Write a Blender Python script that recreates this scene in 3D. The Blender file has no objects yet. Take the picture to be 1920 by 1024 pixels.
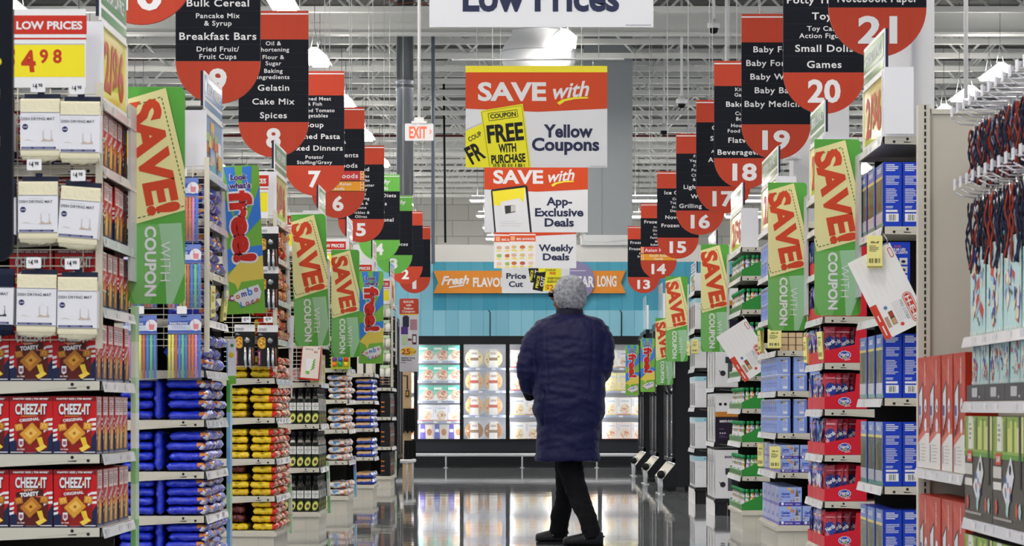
import bpy, math, random
from mathutils import Vector, Matrix
R = random.Random(7)
SC = bpy.context.scene
COL = SC.collection
# ---------------------------------------------------------------- camera, world, exposure
F, CX, HZ, H = 5714.0, 997.0, 766.0, 0.85      # focal length in pixels, vanishing point, eye height
cam = bpy.data.cameras.new('camera')
cam.sensor_width = 36.0
cam.lens = F / 1920 * 36
cam.shift_x = (960 - CX) / 1920
cam.shift_y = (HZ - 512) / 1920
cam.clip_end = 300
cam.dof.use_dof = True
cam.dof.focus_distance = 20.5
cam.dof.aperture_fstop = 16.0
cam_o = bpy.data.objects.new('camera', cam)
cam_o.location = (0, 0, H)
cam_o.rotation_euler = (math.pi / 2, 0, 0)
COL.objects.link(cam_o)
SC.camera = cam_o
SC.view_settings.view_transform = 'Standard'
SC.view_settings.look = 'None'
SC.view_settings.gamma = 1.0
SC.view_settings.use_curve_mapping = False
SC.view_settings.exposure = 0.47
W = bpy.data.worlds.new('world')
SC.world = W
W.use_nodes = True
bg = W.node_tree.nodes['Background']
bg.inputs[0].default_value = (0.93, 0.96, 1.0, 1)
bg.inputs[1].default_value = 0.85
LAMP_STRENGTH = 62.0                            # the shop's ceiling strip lights
FREEZER_STRENGTH = 20.0                         # the strip lamps inside the freezer cases


def PX(px, Y): return (px - CX) * Y / F
def PZ(py, Y): return H + (HZ - py) * Y / F


# ---------------------------------------------------------------- materials
def lin(c):
    return c / 12.92 if c <= 0.04045 else ((c + 0.055) / 1.055) ** 2.4


def rgb(h):
    h = h.lstrip('#')
    return tuple(lin(int(h[i:i + 2], 16) / 255) for i in (0, 2, 4)) + (1,)


MATS = {}


def mat(h, rough=0.45, metal=0.0, spec=0.22, bump=0.0, bscale=40.0, alpha=1.0):
    key = (h, rough, metal, spec, bump, bscale, alpha)
    if key in MATS: return MATS[key]
    m = bpy.data.materials.new('paint_' + h.lstrip('#'))
    m.use_nodes = True
    nt = m.node_tree
    b = nt.nodes['Principled BSDF']
    b.inputs['Base Color'].default_value = rgb(h)
    b.inputs['Roughness'].default_value = rough
    b.inputs['Metallic'].default_value = metal
    b.inputs['Specular IOR Level'].default_value = spec
    b.inputs['Alpha'].default_value = alpha
    if bump:
        tc = nt.nodes.new('ShaderNodeTexCoord')
        n = nt.nodes.new('ShaderNodeTexNoise')
        n.inputs['Scale'].default_value = bscale
        n.inputs['Detail'].default_value = 4
        bp = nt.nodes.new('ShaderNodeBump')
        bp.inputs['Strength'].default_value = bump
        bp.inputs['Distance'].default_value = 0.01
        nt.links.new(tc.outputs['Object'], n.inputs['Vector'])
        nt.links.new(n.outputs['Fac'], bp.inputs['Height'])
        nt.links.new(bp.outputs['Normal'], b.inputs['Normal'])
    MATS[key] = m
    return m


def emis(h, strength):
    key = ('e', h, strength)
    if key in MATS: return MATS[key]
    m = bpy.data.materials.new('lamp_' + h.lstrip('#'))
    m.use_nodes = True
    b = m.node_tree.nodes['Principled BSDF']
    b.inputs['Base Color'].default_value = rgb(h)
    b.inputs['Emission Color'].default_value = rgb(h)
    b.inputs['Emission Strength'].default_value = strength
    MATS[key] = m
    return m


def printed(name, cols, scale=30.0, rough=0.3, stretch=(1, 1, 1), bump=0.0):
    """Packaging print: cells of the pack's own ink colours."""
    if name in MATS: return MATS[name]
    m = bpy.data.materials.new(name)
    m.use_nodes = True
    nt = m.node_tree
    b = nt.nodes['Principled BSDF']
    b.inputs['Roughness'].default_value = rough
    tc = nt.nodes.new('ShaderNodeTexCoord')
    mp = nt.nodes.new('ShaderNodeMapping')
    mp.inputs['Scale'].default_value = stretch
    v = nt.nodes.new('ShaderNodeTexVoronoi')
    v.inputs['Scale'].default_value = scale
    sep = nt.nodes.new('ShaderNodeSeparateColor')
    cr = nt.nodes.new('ShaderNodeValToRGB')
    cr.color_ramp.interpolation = 'CONSTANT'
    el = cr.color_ramp.elements
    while len(el) < len(cols): el.new(0.5)
    for i, c in enumerate(cols):
        el[i].position = i / len(cols)
        el[i].color = rgb(c)
    L = nt.links.new
    L(tc.outputs['Object'], mp.inputs[0]); L(mp.outputs[0], v.inputs['Vector'])
    L(v.outputs['Color'], sep.inputs[0]); L(sep.outputs[0], cr.inputs[0])
    L(cr.outputs[0], b.inputs['Base Color'])
    if bump:
        n = nt.nodes.new('ShaderNodeTexNoise'); n.inputs['Scale'].default_value = 60
        bp = nt.nodes.new('ShaderNodeBump'); bp.inputs['Strength'].default_value = bump; bp.inputs['Distance'].default_value = 0.01
        L(tc.outputs['Object'], n.inputs['Vector']); L(n.outputs['Fac'], bp.inputs['Height']); L(bp.outputs['Normal'], b.inputs['Normal'])
    MATS[name] = m
    return m


def film(h, rough=0.18):        # crinkled plastic film of a bag
    return mat(h, rough, 0, 0.6, 0.9, 40.0)


WHITE = mat('#ececee', 0.4); PAPER = mat('#e6e6ea', 0.6); BLACK = mat('#101114', 0.5)
NAVY = mat('#20263f', 0.45); BEIGE = mat('#cbc7bb', 0.42); STEEL = mat('#b9bcc0', 0.25, 0.9)
RED = mat('#c8301f', 0.4); SIGNRED = mat('#b8402a', 0.55); SIGNDARK = mat('#12151f', 0.6, 0, 0.15)
YEL = mat('#f3e327', 0.45); GREEN = mat('#4f9a3c', 0.4); RAIL = mat('#d5d6de', 0.2)


# ---------------------------------------------------------------- mesh builder
class MB:
    def __init__(s):
        s.v = []; s.f = []; s.fm = []; s.fs = []; s.m = []

    def mi(s, m):
        for i, q in enumerate(s.m):
            if q is m: return i
        s.m.append(m)
        return len(s.m) - 1

    def add(s, vs, fs, m, smooth=False):
        o = len(s.v)
        s.v += [tuple(p) for p in vs]
        k = s.mi(m)
        for f in fs:
            s.f.append([o + i for i in f]); s.fm.append(k); s.fs.append(smooth)

    def box(s, x0, x1, y0, y1, z0, z1, m):
        vs = [(x, y, z) for z in (z0, z1) for y in (y0, y1) for x in (x0, x1)]
        s.add(vs, [(0, 2, 3, 1), (4, 5, 7, 6), (0, 1, 5, 4), (2, 6, 7, 3), (0, 4, 6, 2), (1, 3, 7, 5)], m)

    def prism(s, out, axis, a, b, m):
        """2D outline (counter-clockwise or not) extruded along axis from a to b."""
        def P(p, t):
            return (t, p[0], p[1]) if axis == 'x' else (p[0], t, p[1]) if axis == 'y' else (p[0], p[1], t)
        n = len(out)
        vs = [P(p, a) for p in out] + [P(p, b) for p in out]
        fs = [tuple(range(n))[::-1], tuple(range(n, 2 * n))]
        fs += [(i, (i + 1) % n, n + (i + 1) % n, n + i) for i in range(n)]
        s.add(vs, fs, m)

    def tube(s, path, r, m, n=8, smooth=True):
        pts = [Vector(p) for p in path]
        rs = r if isinstance(r, (list, tuple)) else [r] * len(pts)
        vs = []
        ref = Vector((0.13, 0.21, 0.97))
        for i, p in enumerate(pts):
            t = (pts[min(i + 1, len(pts) - 1)] - pts[max(i - 1, 0)]).normalized()
            if i == 0:
                if abs(t.dot(ref)) > 0.9: ref = Vector((0.97, 0.13, 0.21))
                a = t.cross(ref)
            a = (a - t * a.dot(t)).normalized(); b = t.cross(a)
            for k in range(n):
                w = 2 * math.pi * k / n
                vs.append(p + (a * math.cos(w) + b * math.sin(w)) * rs[i])
        fs = []
        for i in range(len(pts) - 1):
            for k in range(n):
                fs.append((i * n + k, i * n + (k + 1) % n, (i + 1) * n + (k + 1) % n, (i + 1) * n + k))
        fs += [tuple(range(n))[::-1], tuple(range((len(pts) - 1) * n, len(pts) * n))]
        s.add(vs, fs, m, smooth)

    def lathe(s, prof, m, n=16, c=(0, 0, 0), sx=1.0, sy=1.0, smooth=True):
        vs = []
        for r, z in prof:
            for k in range(n):
                w = 2 * math.pi * k / n
                vs.append((c[0] + r * sx * math.cos(w), c[1] + r * sy * math.sin(w), c[2] + z))
        fs = []
        for i in range(len(prof) - 1):
            for k in range(n):
                fs.append((i * n + k, i * n + (k + 1) % n, (i + 1) * n + (k + 1) % n, (i + 1) * n + k))
        fs += [tuple(range(n))[::-1], tuple(range((len(prof) - 1) * n, len(prof) * n))]
        s.add(vs, fs, m, smooth)

    def mesh(s, name='mesh'):
        me = bpy.data.meshes.new(name)
        me.from_pydata(s.v, [], s.f)
        for m in s.m: me.materials.append(m)
        me.polygons.foreach_set('material_index', s.fm)
        me.polygons.foreach_set('use_smooth', s.fs)
        me.update()
        return me

    def build(s, name, parent=None, loc=None):
        return obj(name, s.mesh(name), parent, loc)


def obj(name, me, parent=None, loc=None):
    o = bpy.data.objects.new(name, me)
    COL.objects.link(o)
    if parent: o.parent = parent
    if loc: o.location = loc
    return o


def tag(o, label, cat, group=None, kind=None):
    o['label'] = label; o['category'] = cat
    if group: o['group'] = group
    if kind: o['kind'] = kind
    return o


def thing(name, loc, label, cat, group=None, rz=0.0):
    o = bpy.data.objects.new(name, None)
    o.empty_display_size = 0.05
    o.location = loc; o.rotation_euler = (0, 0, rz)
    COL.objects.link(o)
    return tag(o, label, cat, group)


def put(name, kit, loc, label, cat, group=None, rot=(0, 0, 0), scale=None):
    """One thing: kit is a mesh, or a list of (part name, mesh) under an Empty."""
    if isinstance(kit, list):
        o = thing(name, loc, label, cat, group)
        for p in kit:
            c = obj(p[0], p[1], o)
            for q in p[2:]: obj(q[0], q[1], c)
    else:
        o = tag(obj(name, kit, None, loc), label, cat, group)
    o.rotation_euler = rot
    if scale: o.scale = scale
    return o


def struct(name, mb):
    o = mb.build(name)
    o['kind'] = 'structure'
    return o


# ---------------------------------------------------------------- flat printing on a surface
TXT = {}


def glyphs(t, bold, sp=1.0):
    k = (t, bold, sp)
    if k not in TXT:
        c = bpy.data.curves.new('t', 'FONT')
        c.body = t; c.size = 1.0; c.offset = min(bold, 0.034) if bold < 0.065 and bold != 0.048 else bold; c.resolution_u = 3; c.space_character = sp
        o = bpy.data.objects.new('t', c)
        me = o.to_mesh()
        vs = [v.co.copy() for v in me.vertices]
        fs = [tuple(p.vertices) for p in me.polygons]
        o.to_mesh_clear()
        bpy.data.objects.remove(o); bpy.data.curves.remove(c)
        TXT[k] = (vs, fs)
    return TXT[k]


LIFT = 0.0006


class Fr:
    """A printing plane: origin o, axes u (right) and v (up), s metres per design unit."""
    def __init__(s, mb, o, u, v, sc=1.0, ox=0.0, oy=0.0, lift=LIFT):
        s.mb = mb; s.o = Vector(o); s.u = Vector(u).normalized(); s.v = Vector(v).normalized()
        s.n = s.u.cross(s.v); s.sc = sc; s.ox = ox; s.oy = oy; s.lift = lift; s.k = 0

    def P(s, x, y, l=0):
        return s.o + s.u * ((x - s.ox) * s.sc) + s.v * ((y - s.oy) * s.sc) + s.n * (l * s.lift)

    def poly(s, pts, m, l=1):
        s.k += 1; l += s.k * 0.016
        s.mb.add([s.P(x, y, l) for x, y in pts], [tuple(range(len(pts)))], m)

    def rect(s, x0, y0, x1, y1, m, l=1):
        s.poly([(x0, y0), (x1, y0), (x1, y1), (x0, y1)], m, l)

    def rrect(s, x0, y0, x1, y1, r, m, l=1):
        s.poly(rr(x0, y0, x1, y1, r), m, l)

    def circ(s, cx, cy, rx, m, l=1, ry=None, n=20, rot=0):
        ry = ry or rx
        c, d = math.cos(rot), math.sin(rot)
        P = []
        for k in range(n):
            w = 2 * math.pi * k / n
            a, b = rx * math.cos(w), ry * math.sin(w)
            P.append((cx + a * c - b * d, cy + a * d + b * c))
        s.poly(P, m, l)

    def line(s, p, q, t, m, l=1):
        dx, dy = q[0] - p[0], q[1] - p[1]
        k = t / 2 / max(1e-9, math.hypot(dx, dy))
        a, b = -dy * k, dx * k
        s.poly([(p[0] - a, p[1] - b), (q[0] - a, q[1] - b), (q[0] + a, q[1] + b), (p[0] + a, p[1] + b)], m, l)

    def dash(s, p, q, n, t, m, l=2):
        for i in range(n):
            a, b = (i + 0.2) / n, (i + 0.8) / n
            s.line((p[0] + (q[0] - p[0]) * a, p[1] + (q[1] - p[1]) * a), (p[0] + (q[0] - p[0]) * b, p[1] + (q[1] - p[1]) * b), t, m, l)

    def text(s, t, cx, cy, h, m, w=None, rot=0.0, bold=0.02, l=2, shear=0.0, maxw=None, left=False, wide=1.0, sp=1.0):
        vs, fs = glyphs(t, bold, sp)
        if not vs: return
        x0 = min(v.x for v in vs); x1 = max(v.x for v in vs)
        ky = h / 0.73
        kx = ky * wide
        if w: kx = w / max(1e-6, x1 - x0)
        elif maxw and (x1 - x0) * kx > maxw: kx = maxw / (x1 - x0)
        c, d = math.cos(rot), math.sin(rot)
        s.k += 1; l += s.k * 0.016
        out = []
        for v in vs:
            a = (v.x - (x0 if left else (x0 + x1) / 2)) * kx; b = (v.y - 0.365) * ky
            a += b * shear
            out.append(s.P(cx + a * c - b * d, cy + a * d + b * c, l))
        s.mb.add(out, fs, m)

    def lines(s, x0, x1, ytop, ybot, n, m, l=2, fill=0.45, seed=1):
        """rows of fine print too small to read"""
        q = random.Random(seed)
        st = (ytop - ybot) / n
        for i in range(n):
            y = ytop - i * st
            s.rect(x0, y - st * fill, x0 + (x1 - x0) * q.uniform(0.6, 1.0), y, m, l)

    def bars(s, x0, x1, y0, y1, m, l=3, n=14, seed=3):
        q = random.Random(seed)
        st = (x1 - x0) / n
        for i in range(n):
            if q.random() < 0.85: s.rect(x0 + i * st, y0, x0 + (i + q.uniform(0.25, 0.7)) * st, y1, m, l)


def rr(x0, y0, x1, y1, r, n=5, corners='abcd'):
    P = []
    for name, cx, cy, a0 in (('a', x1 - r, y0 + r, -90), ('b', x1 - r, y1 - r, 0), ('c', x0 + r, y1 - r, 90), ('d', x0 + r, y0 + r, 180)):
        if name in corners:
            for k in range(n + 1):
                w = math.radians(a0 + 90 * k / n)
                P.append((cx + r * math.cos(w), cy + r * math.sin(w)))
        else:
            P.append({'a': (x1, y0), 'b': (x1, y1), 'c': (x0, y1), 'd': (x0, y0)}[name])
    return P


def front(mb, x, y, z, sc=1.0, ox=0, oy=0):      # a plane facing the camera (-y)
    return Fr(mb, (x, y, z), (1, 0, 0), (0, 0, 1), sc, ox, oy)


def side(mb, s, x, y, z, sc=1.0, ox=0, oy=0):    # a plane facing the main aisle: s=-1 left row looks to +x, s=+1 right row looks to -x
    return Fr(mb, (x, y, z), (0, -s, 0), (0, 0, 1), sc, ox, oy)


ORD = ['first', 'second', 'third', 'fourth', 'fifth', 'sixth', 'seventh', 'eighth', 'ninth', 'tenth', 'eleventh', 'twelfth', 'thirteenth', 'fourteenth', 'fifteenth', 'sixteenth', 'seventeenth', 'eighteenth', 'nineteenth', 'twentieth']


def pillow(w, d, h, m, seed, ends=None, crimp=0.012, nu=18, nv=14, top=None, puff=0.45, rough=0.006):
    """A filled film bag lying flat: w along x (sealed ends at +-x), d along y, h high, base at z=0. ends: material of the +x end."""
    q = random.Random(seed)
    ph = [q.uniform(0, 6.28) for _ in range(8)]
    am = [q.uniform(0.4, 1.0) for _ in range(8)]
    mb = MB()
    vs = []
    for i in range(nu + 1):
        u = -1 + 2 * i / nu
        e = max(0.0, 1 - abs(u) ** 12) ** puff
        for k in range(nv):
            t = 2 * math.pi * k / nv
            c, sn = math.cos(t), math.sin(t)
            y = d / 2 * math.copysign(abs(c) ** 0.42, c) * (0.93 + 0.07 * e)
            z = h / 2 * math.copysign(abs(sn) ** 0.5, sn) * (0.12 + 0.88 * e)
            wob = am[0] * math.sin(7 * u + 3 * c + ph[0]) + am[1] * math.sin(13 * u - 5 * c + ph[1]) + am[2] * math.sin(5 * u + 9 * sn + ph[2]) + 0.8 * am[3] * math.sin(23 * u + ph[3] + 4 * sn)
            z += rough * wob * (0.4 + e) * 0.36
            y += rough * wob * 0.6
            vs.append((w / 2 * u, y, max(0.0005, z + h / 2)))
    fs = []; mats = []
    for i in range(nu):
        for k in range(nv):
            fs.append((i * nv + k, (i + 1) * nv + k, (i + 1) * nv + (k + 1) % nv, i * nv + (k + 1) % nv))
            mats.append(i)
    n_end = int(nu * 0.78)
    mb.add(vs, [f for f, i in zip(fs, mats) if i < n_end or not ends], m, True)
    if ends: mb.add(vs, [f for f, i in zip(fs, mats) if i >= n_end], ends, True)
    mb.add([vs[k] for k in range(nv)], [tuple(range(nv))], m)
    mb.add([vs[nu * nv + k] for k in range(nv)], [tuple(range(nv))[::-1]], ends or m)
    return mb
# ================================================================ THE SETTING
def node_mat(name):
    m = bpy.data.materials.new(name); m.use_nodes = True
    return m, m.node_tree, m.node_tree.nodes['Principled BSDF']


def floor_mat():
    m, nt, b = node_mat('polished_floor')
    L = nt.links.new
    tc = nt.nodes.new('ShaderNodeTexCoord')
    n = nt.nodes.new('ShaderNodeTexNoise'); n.inputs['Scale'].default_value = 1.6; n.inputs['Detail'].default_value = 6
    cr = nt.nodes.new('ShaderNodeValToRGB')
    cr.color_ramp.elements[0].position = 0.3; cr.color_ramp.elements[0].color = rgb('#84898f')
    cr.color_ramp.elements[1].position = 0.75; cr.color_ramp.elements[1].color = rgb('#a4a8ac')
    L(tc.outputs['Object'], n.inputs['Vector']); L(n.outputs['Fac'], cr.inputs[0])
    br = nt.nodes.new('ShaderNodeTexBrick')          # large square tiles with a fine joint
    br.inputs['Scale'].default_value = 1.0
    br.inputs['Brick Width'].default_value = 1.2; br.inputs['Row Height'].default_value = 1.2
    br.inputs['Mortar Size'].default_value = 0.004; br.offset = 0
    br.inputs['Color1'].default_value = (1, 1, 1, 1); br.inputs['Color2'].default_value = (0.92, 0.92, 0.92, 1)
    br.inputs['Mortar'].default_value = (0.35, 0.35, 0.35, 1)
    L(tc.outputs['Object'], br.inputs['Vector'])
    mx = nt.nodes.new('ShaderNodeMix'); mx.data_type = 'RGBA'; mx.blend_type = 'MULTIPLY'; mx.inputs['Factor'].default_value = 1
    L(cr.outputs[0], mx.inputs['A']); L(br.outputs['Color'], mx.inputs['B'])
    L(mx.outputs['Result'], b.inputs['Base Color'])
    b.inputs['Roughness'].default_value = 0.035
    b.inputs['Specular IOR Level'].default_value = 0.85
    n2 = nt.nodes.new('ShaderNodeTexNoise'); n2.inputs['Scale'].default_value = 2.3; n2.inputs['Detail'].default_value = 2
    bp = nt.nodes.new('ShaderNodeBump'); bp.inputs['Strength'].default_value = 0.08; bp.inputs['Distance'].default_value = 0.01
    L(tc.outputs['Object'], n2.inputs['Vector']); L(n2.outputs['Fac'], bp.inputs['Height']); L(bp.outputs['Normal'], b.inputs['Normal'])
    return m


mb = MB(); mb.box(-22, 22, -3, 78, -0.2, 0, floor_mat()); struct('floor', mb)


def deck_mat():
    m, nt, b = node_mat('corrugated_deck')
    L = nt.links.new
    tc = nt.nodes.new('ShaderNodeTexCoord')
    w = nt.nodes.new('ShaderNodeTexWave'); w.wave_type = 'BANDS'; w.bands_direction = 'Y'
    w.inputs['Scale'].default_value = 1.0
    bp = nt.nodes.new('ShaderNodeBump'); bp.inputs['Distance'].default_value = 0.05; bp.inputs['Strength'].default_value = 0.8
    n = nt.nodes.new('ShaderNodeTexNoise'); n.inputs['Scale'].default_value = 0.8
    cr = nt.nodes.new('ShaderNodeValToRGB')
    cr.color_ramp.elements[0].color = rgb('#4c4e4a'); cr.color_ramp.elements[1].color = rgb('#626460')
    L(tc.outputs['Object'], w.inputs['Vector']); L(w.outputs['Fac'], bp.inputs['Height']); L(bp.outputs['Normal'], b.inputs['Normal'])
    L(tc.outputs['Object'], n.inputs['Vector']); L(n.outputs['Fac'], cr.inputs[0]); L(cr.outputs[0], b.inputs['Base Color'])
    b.inputs['Roughness'].default_value = 0.7
    return m


ZC = 6.05                                       # underside of the roof joists
mb = MB(); mb.box(-20, 20, 3, 78, ZC + 0.78, ZC + 0.9, deck_mat()); struct('ceiling', mb)


def block_mat():
    m, nt, b = node_mat('painted_block')
    L = nt.links.new
    tc = nt.nodes.new('ShaderNodeTexCoord'); mp = nt.nodes.new('ShaderNodeMapping'); mp.inputs['Rotation'].default_value = (math.pi / 2, 0, 0)
    br = nt.nodes.new('ShaderNodeTexBrick')
    br.inputs['Scale'].default_value = 1; br.inputs['Brick Width'].default_value = 0.8; br.inputs['Row Height'].default_value = 0.4
    br.inputs['Mortar Size'].default_value = 0.012
    br.inputs['Color1'].default_value = rgb('#d6d5ce'); br.inputs['Color2'].default_value = rgb('#c9c8c1'); br.inputs['Mortar'].default_value = rgb('#a8a7a2')
    L(tc.outputs['Object'], mp.inputs[0]); L(mp.outputs[0], br.inputs['Vector']); L(br.outputs['Color'], b.inputs['Base Color'])
    b.inputs['Roughness'].default_value = 0.8
    return m


mb = MB(); mb.box(-20, 20, 77, 77.3, 0, ZC + 0.8, block_mat()); struct('wall_back', mb)

# roof joists: two chords and a zigzag web, one object each
JW = mat('#e6e7e4', 0.45)
mb = MB()
for z in (ZC, ZC + 0.68):
    mb.box(-18, 18, -0.055, 0.055, z, z + 0.075, JW)
x = -18.0
k = 0
while x < 18:
    a = (x, 0, ZC + (0.06 if k % 2 else 0.69)); b2 = (x + 0.62, 0, ZC + (0.69 if k % 2 else 0.06))
    mb.tube([a, b2], 0.02, JW, 4, False)
    x += 0.62; k += 1
jm = mb.mesh('ceiling_beam')
y = 5.0
while y < 76:
    o = obj('ceiling_beam', jm, None, (0.31 * (int(y * 7) % 3), y, 0)); o['kind'] = 'structure'
    y += 1.75
# main girders along the shop and one deep cross girder
mb = MB()
for z in (ZC - 0.06, ZC + 0.6): mb.box(-0.07, 0.07, 32, 77, z, z + 0.07, JW)
y = 32.0; k = 0
while y < 76.5:
    mb.tube([(0, y, ZC + (0 if k % 2 else 0.62)), (0, y + 0.9, ZC + (0.62 if k % 2 else 0))], 0.025, JW, 4, False)
    y += 0.9; k += 1
gm = mb.mesh('ceiling_girder')
for x in (-9.2, -4.6, 4.4, 9.0):
    o = obj('ceiling_girder', gm, None, (x, 0, 0)); o['kind'] = 'structure'
mb = MB(); mb.box(-18, 18, 41.6, 41.85, ZC - 0.09, ZC - 0.06, JW); mb.box(-18, 18, 41.71, 41.74, ZC - 0.06, ZC + 0.25, JW); mb.box(-18, 18, 41.6, 41.85, ZC + 0.25, ZC + 0.28, JW)
struct('ceiling_girder', mb)

# columns: two wrapped white columns on the right, slim steel ones far back
mb = MB(); mb.box(PX(1661, 16.3), PX(1752, 16.3), 16.3, 16.55, 0, 7, mat('#e4e5ea', 0.3)); mb.box(PX(1706, 16.3), PX(1709, 16.3), 16.27, 16.3, 0, 7, mat('#c9cad0', 0.3))
struct('column', mb)
mb = MB(); mb.box(PX(1500, 24.0), PX(1607, 24.0), 24.6, 25.0, 0, 7, mat('#e4e5ea', 0.3)); struct('column', mb)

# blue plank wall over the freezers, with a white band on top
YB = 46.0
mb = MB()
q = random.Random(4)
cols = ['#4499b6', '#4a9fbb', '#509fbb', '#4a9ab7']
cols2 = ['#84bfd4', '#8ac4d8', '#7fbbd1', '#90c8da']
x = PX(600, YB)
while x < PX(1420, YB):
    w = 0.19
    mid = PZ(582, YB)
    lowc = mat(q.choice(cols2), 0.6); hic = mat(q.choice(cols) if x > PX(795, YB) else q.choice(cols2), 0.6)
    mb.box(x, x + w - 0.004, YB, YB + 0.03, PZ(640, YB), mid, lowc)
    mb.box(x, x + w - 0.004, YB, YB + 0.03, mid, PZ(491, YB), hic)
    x += w
mb.box(PX(600, YB), PX(1420, YB), YB + 0.012, YB + 0.1, PZ(640, YB), PZ(491, YB), mat('#3b7f92', 0.7))
mb.box(PX(600, YB), PX(1420, YB), YB, YB + 0.1, PZ(491, YB), PZ(459, YB), mat('#d3d4d2', 0.6))
mb.box(PX(600, YB), PX(1420, YB), YB + 0.031, YB + 0.1, 0, PZ(640, YB), mat('#2a2c30', 0.7))
struct('wall_rear', mb)

# ---------------------------------------------------------------- ducts, pipes
DUCT = mat('#8f949b', 0.32, 0.75)
mb = MB()
Yd = 42.3
r = 16 * Yd / F
xc = PX(759, Yd)
mb.lathe([(r, PZ(366, Yd)), (r, PZ(170, Yd)), (r * 1.06, PZ(168, Yd)), (r * 1.06, PZ(163, Yd)), (r, PZ(161, Yd)), (r, PZ(156, Yd)), (r * 1.06, PZ(154, Yd)), (r * 1.06, PZ(149, Yd)), (r, PZ(147, Yd)), (r, ZC + 0.78)], DUCT, 24, (xc, Yd, 0))
mb.build('ventilation_duct'); o = bpy.data.objects['ventilation_duct']
tag(o, 'round grey metal duct standing upright left of the exit sign', 'duct')
# silver elbow duct behind the banners
mb = MB()
SIL = mat('#e2e4e8', 0.55, 0.0, 0.3, 0.4, 4.0)
Ye = 39.12
path = [Vector((PX(1010, Ye), Ye, PZ(q_, Ye))) for q_ in (138, 134, 118, 104, 92, 80, 66, 50, 30, 0)] + [Vector((PX(1008, Ye), Ye, ZC + 0.77))]
mb.tube(path, [0.3, 0.4, 0.47, 0.48, 0.47, 0.42, 0.345, 0.32, 0.31, 0.31, 0.31], SIL, 28)
for q_, rr_ in ((98, 0.49), (58, 0.335)): mb.tube([(PX(1010, Ye), Ye, PZ(q_ + 1, Ye)), (PX(1010, Ye), Ye, PZ(q_ - 1, Ye))], rr_, mat('#c9ccd2', 0.3, 0.4), 28)
tag(mb.build('elbow_duct'), 'silver wrapped elbow duct above the hanging save banner', 'duct')
mb = MB()
Yg = 46.0
G1 = mat('#8e9499', 0.6); G2 = mat('#c6cacd', 0.3, 0.3, 0.5, 0.6, 14.0)
mb.box(PX(1096, Yg), PX(1186, Yg), Yg, Yg + 0.7, PZ(441, Yg), ZC + 0.77, G1)
mb.box(PX(1128, Yg), PX(1130, Yg), Yg - 0.01, Yg, PZ(441, Yg), PZ(131, Yg), mat('#7b8186', 0.6))
d1 = mb.mesh('duct_body')
mb = MB()
mb.tube([(PX(1092, Yg), Yg, PZ(441, Yg)), (PX(1096, Yg), Yg, PZ(452, Yg)), (PX(1140, Yg), Yg, PZ(455, Yg)), (PX(1190, Yg), Yg, PZ(452, Yg))], 0.055, G2, 8)
mb.box(PX(1090, Yg), PX(1190, Yg), Yg - 0.05, Yg + 0.7, PZ(460, Yg), PZ(441, Yg), G2)
put('square_duct', [('duct_body', d1), ('foil_wrap', mb.mesh('foil_wrap'))], (0, 0, 0), 'tall grey square duct with silver foil at its foot behind the banners', 'duct')
mb = MB(); mb.tube([(-14, 60, PZ(255, 60)), (14, 60, PZ(257, 60))], 0.035, mat('#6d2b26', 0.5)); tag(mb.build('sprinkler_pipe'), 'dark red sprinkler pipe crossing under the roof', 'pipe')
mb = MB(); mb.tube([(PX(812, 43), 43, PZ(495, 43)), (PX(812, 43), 43, ZC + 0.78)], 0.026, mat('#7d8794', 0.4)); tag(mb.build('conduit_pole'), 'thin blue-grey vertical pole right of the exit sign', 'pole')
mb = MB(); mb.tube([(PX(835, 55), 55, PZ(455, 55)), (PX(832, 55), 55, ZC + 0.78)], 0.02, BLACK); tag(mb.build('drop_cable'), 'thin black cable hanging in front of the far wall', 'cable')
mb = MB(); mb.tube([(PX(725, 39), 39, ZC + .04), (PX(745, 39), 39, ZC - 0.02), (PX(775, 39), 39, ZC), (PX(795, 39), 39, ZC - 0.03), (PX(815, 39), 39, ZC + .05)], 0.008, mat('#8a4b3d', 0.5), 6); tag(mb.build('roof_cable'), 'sagging reddish cable along the roof girder', 'cable')
for i, (px, a, lab) in enumerate(((1811, 0.03, 'white pipe hanging near the right column'), (1362, 0.03, 'white pipe hanging above the aisle eighteen sign'))):
    Yp = (26, 38)[i]
    mb = MB(); mb.tube([(PX(px, Yp), Yp, PZ((185, 118)[i], Yp)), (PX(px, Yp), Yp, ZC + 0.78)], 0.02, WHITE); tag(mb.build('ceiling_pipe'), lab, 'pipe')

# ---------------------------------------------------------------- ceiling strip lights
LAMPM = emis('#fff8ee', LAMP_STRENGTH)
UP_FILL = emis('#fff8ef', LAMP_STRENGTH * 0.26)
HOOD = mat('#e9eaec', 0.35)


def strip_kit(n, rot):
    a = MB(); L2 = 0.66
    out = [(-0.06, 0.09), (0.06, 0.09), (0.16, 0.0), (0.145, 0.0), (0.05, 0.075), (-0.05, 0.075), (-0.145, 0.0), (-0.16, 0.0)]
    a.prism(out, 'y', -L2, L2, HOOD)
    b = MB()
    b.prism([(-0.12, 0.012), (-0.05, 0.07), (0.05, 0.07), (0.12, 0.012), (0.1, -0.02), (-0.1, -0.02)], 'y', -L2 + 0.03, L2 - 0.03, LAMPM)
    b.box(-0.045, 0.045, -L2 + 0.05, L2 - 0.05, 0.092, 0.097, UP_FILL)          # added glow strip on top of the housing, brightens the ceiling
    kit = [('housing', a.mesh('housing')), ('lamp', b.mesh('lamp'))]
    for yy in (-0.5, 0.5):
        c = MB(); c.tube([(-0.05, yy, 0.09), (0, yy, 0.35), (0, yy, 1.43)], 0.004, STEEL, 4); c.tube([(0.05, yy, 0.09), (0, yy, 0.35)], 0.004, STEEL, 4)
        kit.append(('hanging_wire', c.mesh('hanging_wire')))
    return kit


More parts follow.
